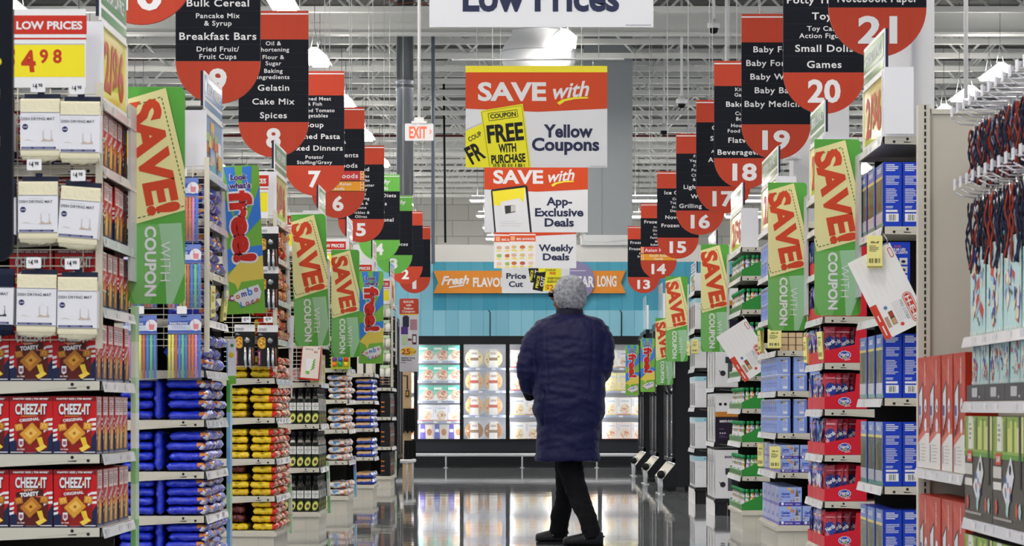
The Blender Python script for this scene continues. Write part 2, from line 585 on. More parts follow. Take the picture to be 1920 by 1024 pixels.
SK = strip_kit(0, 0)
rows = [(-2.8, 'left row over the aisle ends'), (6.3, 'right row beyond the aisle ends'), (-5.9, 'outer left row'), (0.4, 'row over the main aisle')]
for rx, lab in rows:
    n = 0
    y = {-2.8: 6.2, 6.3: 7.9, -5.9: 6.6, 0.4: 4.3}[rx]
    while y < 75:
        if not (rx == 0.4 and y > 46):
            if 1:
                n += 1
                put('ceiling_light', SK, (rx, y, 5.4), 'long white strip light, %s, %s from the front' % (lab, ORD[n - 1] if n <= 20 else 'number %d' % n), 'ceiling light', 'ceiling strip lights along the shop')
        y += 5.6
for i, (px, py, Y, w) in enumerate(((941, 373, 62, 0), (950, 402, 66, 0), (958, 424, 70, 0), (962, 445, 73, 0), (1240, 373, 58, 0), (1243, 403, 63, 0), (1412, 373, 58, 0), (1420, 403, 62, 0), (560, 96, 60, 0))):
    if i == 8: continue
    put('ceiling_light', SK, (PX(px, Y), Y, PZ(py + 3, Y)), 'bright crosswise strip light in front of the far wall, %s of the far ones' % ORD[i], 'ceiling light', 'crosswise strip lights at the far wall', (0, 0, math.pi / 2), (1, 1, 1))

put('ceiling_light', SK, (6.3, 44.4, 5.4), 'long white strip light, right row, extra one above the lanyard hooks', 'ceiling light', 'ceiling strip lights along the shop')
for i, (px, py, Y, r_) in enumerate(((1678, 150, 16.2, 0.034), (1486, 300, 24.5, 0.075))):
    a = MB(); a.lathe([(r_, 0), (r_ * 0.97, r_ * 0.2), (r_ * 0.6, r_ * 0.42), (r_ * 0.25, r_ * 0.5), (r_ * 0.2, r_ * 0.75), (0.004, r_ * 0.75)], mat('#e9eaee', 0.3), 20, (0, 0, 0)); a.box(-0.008, 0.008, 0, 0.12, r_ * 0.5, r_ * 0.7, WHITE)
    tag(a.build('column_fixture', None, (PX(px, Y), Y, PZ(py, Y))), ('small white dish fixture on the near white column', 'white dish fixture on the farther white column')[i], 'fixture')

# ---------------------------------------------------------------- dome cameras, exit sign
for i, (px, py, Y, lab) in enumerate(((1338, 50, 36, 'white dome camera on a pole, nearest of the three'), (1278, 192, 42, 'white dome camera on a pole, middle one of the three'), (1245, 243, 47.9, 'white dome camera on a pole, lowest and farthest of the three'))):
    x = PX(px, Y); z = PZ(py, Y)
    t = thing('dome_camera', (x, Y, z), lab, 'security camera', 'ceiling dome cameras')
    a = MB(); a.tube([(0, 0, 0.08), (0, 0, ZC + 0.78 - z)], 0.018, WHITE); a.build('pole', t)
    a = MB(); a.lathe([(0.03, 0.09), (0.045, 0.06), (0.075, 0.045), (0.078, 0.0), (0.065, -0.02)], WHITE, 20); a.build('housing', t)
    a = MB(); a.lathe([(0.06, -0.02), (0.057, -0.045), (0.04, -0.075), (0.01, -0.085)], mat('#15161c', 0.08), 18); a.build('dome', t)
Y = 30.0
t = thing('exit_sign', (PX(786, Y), Y, PZ(248, Y)), 'white exit sign with red letters hanging from a pole', 'exit sign')
a = MB(); w = 0.14; h = 0.084
a.prism(rr(-w, -h, w, h, 0.01), 'y', -0.02, 0.02, mat('#e8e8ea', 0.3))
f = front(a, 0, -0.0205, 0)
f.text('EXIT', -0.012, 0, 0.115, emis('#ff4a30', 0.9), w=0.172, bold=0.03, l=1)
f.line((0.103, 0.022), (0.12, 0.002), 0.008, emis('#ff4a30', 0.9)); f.line((0.12, 0.002), (0.103, -0.018), 0.008, emis('#ff4a30', 0.9))
a.build('sign_panel', t)
a = MB(); a.box(-0.075, 0.075, -0.03, 0.03, h, h + 0.025, WHITE); a.box(-0.045, 0.045, -0.03, 0.03, h + 0.025, h + 0.06, WHITE); a.build('canopy', t)
a = MB(); a.tube([(0.0, 0, h + 0.06), (0.0, 0, ZC + 0.78 - PZ(248, Y))], 0.016, WHITE); a.build('pole', t)
# ================================================================ HANGING SIGNS
def wires(t, xs, z0, z1, m=None):
    for x in xs:
        a = MB(); a.tube([(x, 0, z0), (x, 0, z1)], 0.0035, m or mat('#c9cbcd', 0.4), 5); a.build('hanging_wire', t)


AISLE = [  # number, px, py of the number, side, rows (top to bottom), colour
    (10, 265, -10, 'l', ['', '', '', '', '', ''], 0),
    (9, 409, 150, 'l', ['Cereal', 'Oatmeal', 'Bulk Cereal', 'Pancake Mix|& Syrup', 'Breakfast Bars', 'Dried Fruit/|Fruit Cups'], 0),
    (8, 513, 258, 'l', ['Oil &|Shortening', 'Flour &|Sugar', 'Baking|Ingredients', 'Gelatin', 'Cake Mix', 'Spices'], 0),
    (7, 590, 335, 'l', ['Canned Meat|& Fish', 'Canned Tomato|Vegetables', 'Soup', 'Canned Pasta', 'Boxed Dinners', 'Potato/|Stuffing/Gravy'], 0),
    (6, 634, 381, 'l', ['Rice &|Beans', 'Pasta &|Sauce', 'Condiments', 'Latin Foods', '@r     Foods', '@o South Asian|Foods'], 0),
    (5, 677, 430, 'l', ['Bread', 'Tortillas|Tostadas', 'Peanut Butter|& Jelly', 'Salad|Dressing', 'Pasta &|Sauce', 'Pickles &|Olives'], 0),
    (4, 711, 467, 'l', ['Special Diets', 'Foods', 'Bars', 'Nutritional', '', ''], 1),
    (3, 738, 494, 'l', ['', '', '', '', '    Spices', ''], 1),
    (2, 760, 514, 'l', ['', '', '', '', '', ''], 0),
    (1, 777, 533, 'l', ['', '', '', '', '', ''], 0),
    (21, 1645, 55, 'r', ['', '', '', 'School', 'Supplies', 'Notebook Paper'], 0),
    (20, 1545, 170, 'r', ['Diapers', 'Potty Training', 'Toys', 'Toy Cars/|Action Figures', 'Small Dolls', 'Games'], 0),
    (19, 1455, 262, 'r', ['Baby Food', 'Baby Formula', 'Baby Wipes', 'Baby Bath', 'Baby Medicine', ''], 0),
    (18, 1396, 322, 'r', ['Kitchen|Gadgets', 'Bakeware', 'Cutting|Boards', 'Household|Food Storage', 'Flatware', 'Beverageware'], 0),
    (17, 1356, 372, 'r', ['Coffee', 'Storage', 'Small|Appliances', 'Air Care', '', ''], 0),
    (16, 1313, 415, 'r', ['Frozen|Vegetables', 'Frozen|Potatoes', 'Charcoal|& More', 'Light Bulbs', 'Wood', 'Grilling Tools'], 0),
    (15, 1271, 463, 'r', ['Ice Cream', 'Cones|Toppings', 'Frozen|Desserts', 'Novelties', 'Frozen Fruit', ''], 0),
    (14, 1235, 504, 'r', ['Frozen Pizza', 'Frozen|Dinners', 'Frozen|Family-Size', 'Meat|Substitutes', '@r Asian Foods', '@o South Asian|Foods'], 0),
    (13, 1207, 533, 'r', ['Frozen Meals', 'Frozen Snacks', 'Frozen|Breakfast', '', '', ''], 0),
]
HW = 0.237
seam = mat('#b03a26', 0.5); seamd = mat('#2b303c', 0.5); seamg = mat('#5a9a3f', 0.5)
SGREEN = mat('#66b04a', 0.5)
for num, px, py, sd, rows_, green in AISLE:
    Y = 10514.0 / (HZ - py)
    x = PX(px, Y)
    col = SGREEN if green else SIGNRED
    lab = 'hanging aisle sign with the number %d on a %s rounded foot' % (num, 'green' if green else 'red')
    t = thing('aisle_sign', (x, Y, 0), lab, 'sign', 'aisle number signs over the main aisle')
    z0, z1, z2, z3 = 2.795 - HW - 0.002, 2.795, 3.355, 3.55
    # top board
    a = MB(); a.box(-HW, HW, -0.012, 0.012, z2, z3, col)
    f = front(a, 0, -0.0125, 0)
    f.rect(-HW, z3 - 0.026, HW, z3 - 0.017, PAPER)
    for k in range(1, 6): f.rect(-HW + k * HW / 3 - 0.0008, z2, -HW + k * HW / 3 + 0.0008, z3 - 0.027, seamg if green else seam)
    if num == 4:
        f.text('Healthy', 0.02, z2 + 0.115, 0.05, PAPER, bold=0.02, l=2, shear=0.25); f.text('LIVING', 0.03, z2 + 0.035, 0.035, PAPER, bold=0.03)
    if num == 3:
        f.text('Healthy', 0.05, z2 + 0.115, 0.05, PAPER, bold=0.02, l=2, shear=0.25)
    a.build('top_board', t)
    # category slats
    a = MB(); a.box(-HW, HW, -0.012, 0.012, z1, z2, SIGNDARK)
    f = front(a, 0, -0.0125, 0)
    rh = (z2 - z1) / 6
    for k, txt in enumerate(rows_):
        zc = z2 - rh * (k + 0.5)
        f.rect(-HW, zc - rh / 2 - 0.0007, HW, zc - rh / 2 + 0.0007, seamd)
        fg = PAPER
        if txt.startswith('@'):
            bgm = mat('#c43a3a', 0.5) if txt[1] == 'r' else mat('#e39a2c', 0.5)
            f.rect(-HW, zc - rh / 2 + 0.004, HW, zc + rh / 2 - 0.004, bgm)
            for e in (-1, 1):
                f.rect(e * HW * 0.98, zc - rh / 2 + 0.006, e * HW * 0.84, zc + rh / 2 - 0.006, mat('#eec58c', 0.5), 2)
                for j in range(3): f.circ(e * HW * 0.91, zc - rh * 0.3 + j * rh * 0.3, 0.009, mat('#d2552f', 0.5), 3, n=6)
            txt = txt[2:]
        ls = txt.split('|')
        if len(ls) == 2:
            f.text(ls[0], 0, zc + rh * 0.225, 0.0285, fg, bold=0.014, l=3, maxw=0.46, wide=1.14, sp=1.1); f.text(ls[1], 0, zc - rh * 0.225, 0.0285, fg, bold=0.014, l=3, maxw=0.46, wide=1.14, sp=1.1)
        elif txt:
            f.text(txt, 0.09 if txt.startswith('  ') else 0, zc, 0.042, fg, bold=0.016, l=3, maxw=0.39 if txt == 'Notebook Paper' else 0.466, wide=1.18, sp=1.1)
    a.build('category_board', t)
    # rounded number foot
    out = [(-HW, z1), (-HW, z0 + HW)] + [(HW * math.cos(w), z0 + HW + HW * math.sin(w)) for w in [math.pi + math.pi * k / 24 for k in range(1, 24)]] + [(HW, z0 + HW), (HW, z1)]
    a = MB(); a.prism(out, 'y', -0.012, 0.012, col)
    f = front(a, 0, -0.0125, 0)
    for k in range(1, 6):
        xx = -HW + k * HW / 3
        f.rect(xx - 0.0008, z0 + HW - math.sqrt(max(0, HW * HW - xx * xx)) + 0.004, xx + 0.0008, z1 - 0.004, seamg if green else seam)
    nz = PZ(py, Y)
    f.text(str(num), 0.0, nz, 0.13, PAPER, bold=0.034, l=2, w=(0.19 if num > 9 else 0.1) if num not in (1,) else 0.06)
    a.build('number_board', t)
    wires(t, (-0.12, 0.12), z3, ZC + 0.78)

# ---------------------------------------------------------------- white banners over the main aisle
BW = 0.95
BNAVY = mat('#2b3150', 0.5)
BRED = mat('#cf4a24', 0.5); BYEL = mat('#f4e53c', 0.5); BWHITE = mat('#e2e4ea', 0.55)


def banner(px0, px1, lab):
    Y = BW * F / (px1 - px0)
    xc = PX((px0 + px1) / 2, Y)
    zb = H + 1.702 * BW
    t = thing('hanging_banner', (xc, Y, zb), lab, 'banner', 'hanging banners above the main aisle')
    a = MB(); Hh = 0.717 * BW
    a.box(-BW / 2, BW / 2, -0.004, 0.004, 0, Hh, BWHITE)
    f = Fr(a, (-BW / 2, -0.0045, 0), (1, 0, 0), (0, 0, 1), BW / 265)   # design units: 265 wide, 190 high
    return t, a, f, Y, zb, Hh


def banner_end(t, a, Y, zb, Hh):
    a.build('banner_sheet', t)
    b = MB(); b.tube([(-BW * 0.6, 0, Hh + 0.04), (BW * 0.62, 0, Hh + 0.047)], 0.008, mat('#d6d8da', 0.3, 0.5)); b.build('hanging_rail', t)
    for x in (-0.4 * BW, 0.4 * BW):
        b = MB(); b.tube([(x, 0, Hh - 0.02), (x, 0, Hh + 0.045)], 0.003, STEEL, 5); b.build('hook', t)
    wires(t, (-0.42 * BW, 0.44 * BW), Hh + 0.04, ZC + 0.78 - zb)


def save_head(f):
    f.poly([(0, 110), (0, 190), (265, 190), (265, 110), (135, 104)], BRED)
    f.rect(0, 178, 265, 190, BYEL, 2)
    f.text('SAVE', 87, 143, 34, PAPER, w=128, bold=0.055, l=3)
    f.text('with', 197, 146, 29, PAPER, w=70, bold=0.02, l=3, shear=0.35, rot=0.1)
    f.poly([(171, 121), (180, 127), (205, 132), (229, 132), (229, 129), (205, 128), (186, 124), (176, 117)], BYEL, 3)


t, a, f, Y, zb, Hh = banner(805, 1225, 'large white banner with navy low prices lettering, topmost of the banners')
f.text('Low Prices', 132, 37, 34, BNAVY, w=185, bold=0.045)
f.rect(232, 2, 262, 2.8, mat('#8f93a0', 0.5))
a.build('banner_sheet', t); wires(t, (-0.42 * BW, 0.42 * BW), Hh, ZC + 0.78 - zb)

t, a, f, Y, zb, Hh = banner(873, 1138.5, 'banner for yellow coupons with an orange save heading')
save_head(f)
f.text('Yellow', 192, 69, 24, BNAVY, w=92, bold=0.04); f.text('Coupons', 187, 44, 24, BNAVY, w=126, bold=0.04)
CY = mat('#efe832', 0.5); CB = mat('#17181c', 0.5)
f.poly([(0, 68), (0, 0), (42, 0), (60, 40), (36, 84)], CY, 1)
f.dash((0, 70), (36, 86), 12, 0.8, CB, 3)
f.text('COUP', 17, 58, 9, CB, w=27, bold=0.02, rot=0.5, l=3)
f.text('FR', 17, 28, 34, CB, w=30, bold=0.05, rot=0.5, l=3)
f.poly([(28, 106), (107, 119), (122, 0), (44, 0)], CY, 4)
f.dash((30, 104), (105, 116), 30, 0.9, CB, 6); f.dash((105, 116), (119, 2), 36, 0.9, CB, 6); f.dash((30, 104), (45, 2), 36, 0.9, CB, 6)
for p, q2 in (((42, 101), (96, 108)), ((96, 108), (98, 95)), ((98, 95), (44, 87)), ((44, 87), (42, 101))): f.line(p, q2, 0.9, CB, 6)
f.text('COUPON', 70, 98, 8.5, CB, w=48, bold=0.03, rot=0.11, l=6)
f.text('FREE', 74, 66, 33, CB, w=68, bold=0.05, rot=0.1, l=6)
f.text('WITH', 78, 37, 16, CB, w=33, bold=0.035, rot=0.06, l=6)
f.text('PURCHASE', 80, 17, 16, CB, w=64, bold=0.035, rot=0.06, l=6)
f.bars(52, 112, 0.5, 7, CB, 6, 22)
f.rect(232, 2, 262, 2.8, mat('#8f93a0', 0.5))
banner_end(t, a, Y, zb, Hh)

t, a, f, Y, zb, Hh = banner(908, 1102, 'banner for app-exclusive deals showing a phone, second save banner')
save_head(f)
for s, yy in (('App-', 80), ('Exclusive', 52), ('Deals', 26)): f.text(s, 192, yy, 21, BNAVY, w={'App-': 66, 'Exclusive': 124, 'Deals': 75}[s], bold=0.045)
f.poly([(17, 106), (20, 110), (106, 121), (111, 117), (122, 0), (26, 0)], mat('#23252e', 0.4), 2)
f.poly([(21, 105), (105, 115), (117, 0), (30, 0)], BWHITE, 3)
f.poly([(21, 105), (105, 115), (101, 76), (90, 88), (42, 78), (40, 68), (24, 70)], BYEL, 4)
f.poly([(45, 76), (88, 84), (88, 50), (45, 46)], PAPER, 5)
f.poly([(52, 68), (80, 70), (80, 52), (54, 47)], mat('#3a3d44', 0.5), 6); f.poly([(68, 68), (80, 70), (80, 54), (68, 52)], mat('#c9cac9', 0.5), 7)
f.lines(40, 100, 28, 12, 3, mat('#c6c7ce', 0.5), 6, 0.2)
banner_end(t, a, Y, zb, Hh)

t, a, f, Y, zb, Hh = banner(926, 1080.5, 'banner for weekly deals with a printed flyer picture')
save_head(f)
f.text('Weekly', 200, 66, 22, BNAVY, w=112, bold=0.04); f.text('Deals', 200, 37, 22, BNAVY, w=85, bold=0.04)
FP = ['#d9b3a0', '#c8703f', '#9fbf6a', '#b65a50', '#d8c48a', '#e8c7b8']
qq = random.Random(2)
for ox, oy in ((2, 0), (50, 2)):
    f.rect(ox, oy, ox + 84, oy + 108, mat('#eceaea', 0.5), 2 if ox < 10 else 4)
    l = 3 if ox < 10 else 5
    f.rect(ox, oy + 84, ox + 84, oy + 104, mat('#dd5a2c', 0.5), l)
    f.text('BIG SAVINGS', ox + 52, oy + 92, 7, PAPER, w=58, bold=0.05, l=l + 1); f.rect(ox + 4, oy + 87, ox + 18, oy + 101, mat('#f0b08a', 0.5), l + 1)
    for r_ in range(3):
        for c_ in range(3):
            f.circ(ox + 15 + c_ * 27, oy + 66 - r_ * 26, 9, mat(qq.choice(FP), 0.5), l + 1, ry=6, n=10)
            f.rect(ox + 6 + c_ * 27, oy + 54 - r_ * 26, ox + 20 + c_ * 27, oy + 58 - r_ * 26, mat('#f0dc52', 0.5), l + 2)
banner_end(t, a, Y, zb, Hh)

t, a, f, Y, zb, Hh = banner(941, 1068, 'banner for price cut with black and yellow labels, lowest of the banners')
save_head(f)
f.text('Price', 56, 68, 22, BNAVY, w=78, bold=0.04); f.text('Cut', 55, 36, 22, BNAVY, w=56, bold=0.04)
f.poly([(103, 100), (142, 100), (150, 40), (112, 42)], CB, 2); f.poly([(142, 100), (232, 96), (232, 30), (150, 40)], CY, 2)
f.text('PRICE', 116, 70, 10, CY, w=40, bold=0.05, rot=1.45, l=3); f.text('CUT', 134, 74, 13, PAPER, w=34, bold=0.05, rot=1.45, l=3)
f.poly([(132, 80), (172, 84), (160, 6), (120, 14)], CB, 4); f.poly([(172, 78), (236, 62), (236, 4), (160, 10)], CY, 4)
f.text('PRICE', 140, 44, 11, CY, w=48, bold=0.05, rot=1.38, l=5); f.text('CUT', 158, 46, 14, PAPER, w=40, bold=0.05, rot=1.38, l=5)
f.text('EVERYDAY', 206, 58, 9, CB, w=52, bold=0.03, l=5); f.text('ESSENTIALS', 206, 45, 9, CB, w=56, bold=0.03, l=5); f.text('$2', 186, 22, 24, mat('#d0602a', 0.5), w=32, bold=0.05, l=5)
f.text('STAPLES', 190, 90, 8, CB, w=42, bold=0.02, rot=0.05, l=3); f.text('.88', 196, 78, 11, mat('#d0602a', 0.5), w=30, bold=0.04, l=3)
banner_end(t, a, Y, zb, Hh)

# ---------------------------------------------------------------- ribbon sign on the blue wall
Y = YB - 0.03
a = MB()
OR = mat('#d98a35', 0.5)
def rp(px, py): return (PX(px, Y), PZ(py, Y))
a.prism([rp(813, 508), rp(1173, 508), rp(1164, 530), rp(1173, 550), rp(813, 550), rp(822, 530)], 'y', Y - 0.03, Y + 0.03, OR)
f = Fr(a, (0, Y - 0.0305, 0), (1, 0, 0), (0, 0, 1))
def pxt(s, px, py, hpx, wpx, **k): f.text(s, PX(px, Y), PZ(py, Y), hpx * Y / F, PAPER, w=wpx * Y / F, **k)
pxt('Fresh', 855, 525, 16, 50, bold=0.04, shear=0.35, rot=0.04); f.line(rp(842, 539), rp(870, 535), 0.02, PAPER, 2)
pxt('FLAVOR', 918, 529, 17, 62, bold=0.035); pxt('ALL', 975, 529, 17, 30, bold=0.035)
o1 = a.mesh('ribbon')
pxt('LONG', 1138, 527, 20, 36, bold=0.035)
o1 = a.mesh('ribbon')
b = MB(); cx, cz = rp(1078, 527); rad = 37 * Y / F
b.prism([(cx + rad * math.cos(2 * math.pi * k / 36), cz + rad * math.sin(2 * math.pi * k / 36)) for k in range(36)], 'y', Y - 0.07, Y - 0.031, mat('#8580a8', 0.5))
f = Fr(b, (0, Y - 0.0705, 0), (1, 0, 0), (0, 0, 1))
pxt('YEAR', 1092, 528, 20, 44, bold=0.035); pxt('to', 1078, 548, 8, 12, bold=0.02); f.line(rp(1060, 508), rp(1098, 508), 0.008, PAPER, 2)
put('ribbon_sign', [('ribbon', o1), ('round_badge', b.mesh('round_badge'))], (0, 0, 0), 'orange ribbon sign with white lettering and purple disc on the blue wall', 'sign')
# ================================================================ AISLE-END SHELVING
XL, XR = 1.476, 1.45
DEPTH = 0.46                                    # shelf depth
SLOT = mat('#1a1a1c', 0.6); BEIGED = mat('#b3afa4', 0.5)


class End:
    """Geometry of one aisle end: s=-1 left row, +1 right row."""
    def __init__(e, s, px_near, px_far, shelf_px, base_px):
        e.s = s; e.X = XL if s < 0 else XR
        e.Y0 = e.X * F / abs(px_near - CX); e.Y1 = e.X * F / abs(px_far - CX)
        e.Z = [PZ(p, e.Y0) for p in shelf_px] + [PZ(base_px, e.Y0) if base_px else None]
        if e.Z[-1] is None: e.Z[-1] = 0.165
    def x(e, d): return e.s * (e.X + d)          # d metres behind the front edge


def build_end(e, lab, body=BEIGE, panel=True, name='endcap_shelving', ztop=1.96, low=None, depth=DEPTH, rails=RAIL):
    s = e.s
    t = thing(name, (e.x(depth / 2), (e.Y0 + e.Y1) / 2, 0), lab, 'shelving', 'aisle end shelving units')
    ox, oy = e.x(depth / 2), (e.Y0 + e.Y1) / 2
    def L(x, y, z): return (x - ox, y - oy, z)
    zb = e.Z[-1]
    y0, y1 = e.Y0 - oy, e.Y1 - oy
    fx = e.x(0) - ox; bx = e.x(depth) - ox
    lo = lambda a_, b_: (min(a_, b_), max(a_, b_))
    # base deck with a rounded nosing
    a = MB()
    x0, x1 = lo(fx + s * 0.012, bx)
    a.box(x0, x1, y0 + 0.012, y1 - 0.012, 0, zb - 0.035, body)
    a.box(*lo(fx - s * 0.004, bx), y0 - 0.006, y1 + 0.006, zb - 0.035, zb - 0.012, body)
    a.box(*lo(fx + s * 0.006, bx), y0 + 0.004, y1 - 0.004, zb - 0.012, zb - 0.001, body)
    a.box(*lo(fx + s * 0.1, fx + s * 0.102), y0 + 0.011, y0 + 0.013, 0.0, zb - 0.035, BEIGED)
    a.build('base', t)
    # back panel and slotted uprights
    a = MB(); a.box(*lo(bx, bx + s * 0.03), y0, y1, 0, ztop, mat('#2b2a29', 0.6) if body is BEIGE else body); a.build('back_panel', t)  # near-black on beige units: shade behind the goods put into the colour
    for yy in (y0 + 0.002, y1 - 0.032):
        a = MB(); a.box(*lo(bx - s * 0.045, bx), yy, yy + 0.03, 0, ztop, body)
        z = 0.06
        while z < ztop - 0.04:
            a.box(*lo(bx - s * 0.046, bx - s * 0.0455), yy + 0.008, yy + 0.022, z, z + 0.022, SLOT)
            z += 0.05
        a.build('upright', t)
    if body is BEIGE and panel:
        a = MB(); a.box(*lo(fx + s * 0.07, bx), y1 - 0.006, y1 - 0.004, zb, ztop - 0.05, mat('#2b2a29', 0.6)); a.build('end_panel', t)  # added dark sheet closing the far end, keeps gaps between goods in shade
    # shelves
    for z in e.Z[:-1]:
        z -= 0.0015
        a = MB()
        dd = depth - 0.02
        prof = [(fx, z), (fx, z - 0.031), (fx + s * 0.12, z - 0.033), (fx + s * dd, z - 0.052), (fx + s * dd, z)]
        a.prism(prof, 'y', y0, y0 + 0.004, body); a.prism(prof, 'y', y1 - 0.004, y1, body)
        a.box(*lo(fx, fx + s * dd), y0 + 0.004, y1 - 0.004, z - 0.008, z - 0.001, body)
        a.box(*lo(fx, fx + s * 0.006), y0, y1, z - 0.031, z, body)
        f = front(a, 0, y0 - 0.0005, 0)
        f.circ(fx + s * 0.10, z - 0.011, 0.006, SLOT, n=10); f.rect(fx + s * 0.085, z - 0.026, fx + s * 0.115, z - 0.022, SLOT); f.circ(fx + s * 0.045, z - 0.022, 0.006, SLOT, n=10)
        f.line((fx + s * 0.04, z - 0.016), (fx + s * 0.22, z - 0.033), 0.0015, BEIGED)
        sh = a.build('shelf', t)
        b = MB()
        b.prism([(fx - s * 0.004, z - 0.002), (fx - s * 0.012, z - 0.037), (fx - s * 0.009, z - 0.037), (fx - s * 0.001, z - 0.002)], 'y', y0 + 0.01, y1 - 0.01, rails)
        fr = side(b, s, fx - s * 0.0085, 0, z - 0.019)
        q = random.Random(int(z * 1000) + int(e.Y0 * 10))
        k = y0 + 0.05
        while k < y1 - 0.14:
            fr.rect(-s * k, -0.012, -s * (k + 0.075), 0.012, mat(q.choice(['#e2e2e8', '#e6e6ea', '#dcdce4']), 0.3), 3); k += q.uniform(0.16, 0.4)
        rl = b.build('price_rail', sh)
    return t


def sign_frame(e, kind, lab, grn=True, dz=0.0, yel='#eee06a'):
    """Tall price sign standing on the top shelf and facing the main aisle."""
    s = e.s
    y0 = e.Y0 + 0.06; y1 = e.Y1 - 0.12
    t = thing('price_sign', (e.x(0.012), (y0 + y1) / 2, e.Z[0] + 0.002), lab, 'sign', 'price signs on top of the aisle ends')
    hy = (y1 - y0) / 2
    lo = lambda a_, b_: (min(a_, b_), max(a_, b_))
    a = MB()
    for yy in (-hy, hy - 0.012): a.box(-0.008, 0.008, yy, yy + 0.012, 0, 0.27, WHITE)
    for zz in (0, 0.258): a.box(-0.008, 0.008, -hy, hy, zz, zz + 0.012, WHITE)
    a.box(*lo(-s * 0.012, s * 0.11), -hy - 0.01, -hy, 0.0, 0.27, mat('#e3e4ec', 0.3))
    a.build('sign_frame', t)
    a = MB(); a.box(*lo(-s * 0.002, s * 0.004), -hy + 0.012, hy - 0.012, 0.012, 0.258, mat(yel, 0.12))
    f = side(a, s, -s * 0.0025, 0, 0)
    if kind == 'price':
        f.text('2/$6', 0, 0.135, 0.17, mat('#c43a22', 0.4), w=hy * 1.5, bold=0.05)
    elif kind == 'print':
        qq = random.Random(int(e.Y0 * 10))
        for k in range(16):
            f.rect(*(lambda u, v: (u, v, u + qq.uniform(0.06, 0.2), v + qq.uniform(0.03, 0.07)))(qq.uniform(-hy * 0.9, hy * 0.55), qq.uniform(0.02, 0.19)), mat(qq.choice(['#f3f0ee', '#e9b64a', '#5f93d8', '#d96a4a', '#9cc46a', '#efe27a']), 0.3), 2)
        f.bars(-hy * 0.6, -hy * 0.35, 0.03, 0.12, CB, 4, 6); f.bars(hy * 0.3, hy * 0.55, 0.02, 0.1, CB, 4, 6)
    a.build('price_panel', t)
    a = MB()
    g = {'g': '#5d9d63', 'b': '#7fa7df', 'r': '#d8a79a'}[grn] if isinstance(grn, str) else '#5d9d63'
    a.box(*lo(-s * 0.002, s * 0.004), -hy, hy, 0.275, 0.45, WHITE)
    a.box(*lo(s * 0.005, s * 0.016), -hy, -hy + 0.008, 0.29, 0.45, NAVY)
    f = side(a, s, -s * 0.0025, 0, 0)
    f.rect(-hy + 0.01, 0.335, hy - 0.01, 0.435, mat(g, 0.12)); f.rect(-hy + 0.01, 0.29, hy - 0.01, 0.32, mat(g, 0.12))
    f.text('EVERYDAY LOW PRICE' if g == '#5d9d63' else 'LOOK INSIDE', 0, 0.385, 0.05, PAPER, w=hy * 1.5, bold=0.03, l=3)
    a.build('header_panel', t)
    if dz < 0: t.scale = (1, 1, 1 + dz)
    return t


def low_prices(e, lab, price='', x_in=0.05, width=0.36, dz=0.0):
    """LOW PRICES board above the wire rack on the side of an aisle end, facing the camera."""
    s = e.s
    xa = e.x(x_in); xb = e.x(x_in + width)
    x0, x1 = min(xa, xb), max(xa, xb)
    t = thing('low_price_board', (x0, e.Y0 - 0.05, 1.945 + dz), lab, 'sign', 'low price boards on the sides of the aisle ends')
    w = x1 - x0
    a = MB(); a.box(0, w, -0.004, 0.004, 0, 0.268, WHITE); a.build('board_frame', t)
    a = MB(); f = front(a, 0, -0.0045, 0)
    f.rect(-0.004, 0.182, w + 0.004, 0.246, RED); f.rect(-0.004, 0.164, w + 0.003, 0.17, RED)
    f.text('EVERYDAY LOW PRICES' if width > 0.3 else 'LOW PRICES', w - 0.012 - (0.46 if width > 0.4 else 0.36 if width > 0.3 else 0.2) / 2 * 0.93, 0.213, 0.027, PAPER, w=0.43 if width > 0.4 else 0.335 if width > 0.3 else 0.19, bold=0.05, l=2)
    a.build('red_heading', t)
    a = MB(); f = front(a, 0, -0.0045, 0)
    f.rect(0.003, 0.036, w - 0.003, 0.146, YEL); f.rect(0.003, 0.146, w - 0.003, 0.15, mat('#b9b9c0', 0.5))
    if price:
        pr = mat('#c03a1c', 0.5)
        f.text('$', w - 0.255, 0.105, 0.066, pr, w=0.03, bold=0.03, rot=-0.05); f.text('4', w - 0.196, 0.092, 0.073, pr, w=0.05, bold=0.045, shear=-0.1)
        f.text('9', w - 0.142, 0.108, 0.046, pr, w=0.029, bold=0.03); f.text('8', w - 0.096, 0.108, 0.046, pr, w=0.03, bold=0.03)
    a.build('price_panel', t)
    return t


# ---------------------------------------------------------------- coupon and "free" blade signs fixed to the shelf fronts
BK = mat('#3f6a34', 0.4)


def mount(t, px, Y, h):
    """strip that fixes a blade sign to the shelf front beside it"""
    x = (-XL + 0.004 if px < CX else XR - 0.006) - PX(px, Y)
    a = MB(); a.box(x - 0.005, x + 0.005, -0.17, 0.03, h * 0.1, h * 0.9, mat('#c9cbd0', 0.3)); a.build('mounting_strip', t)


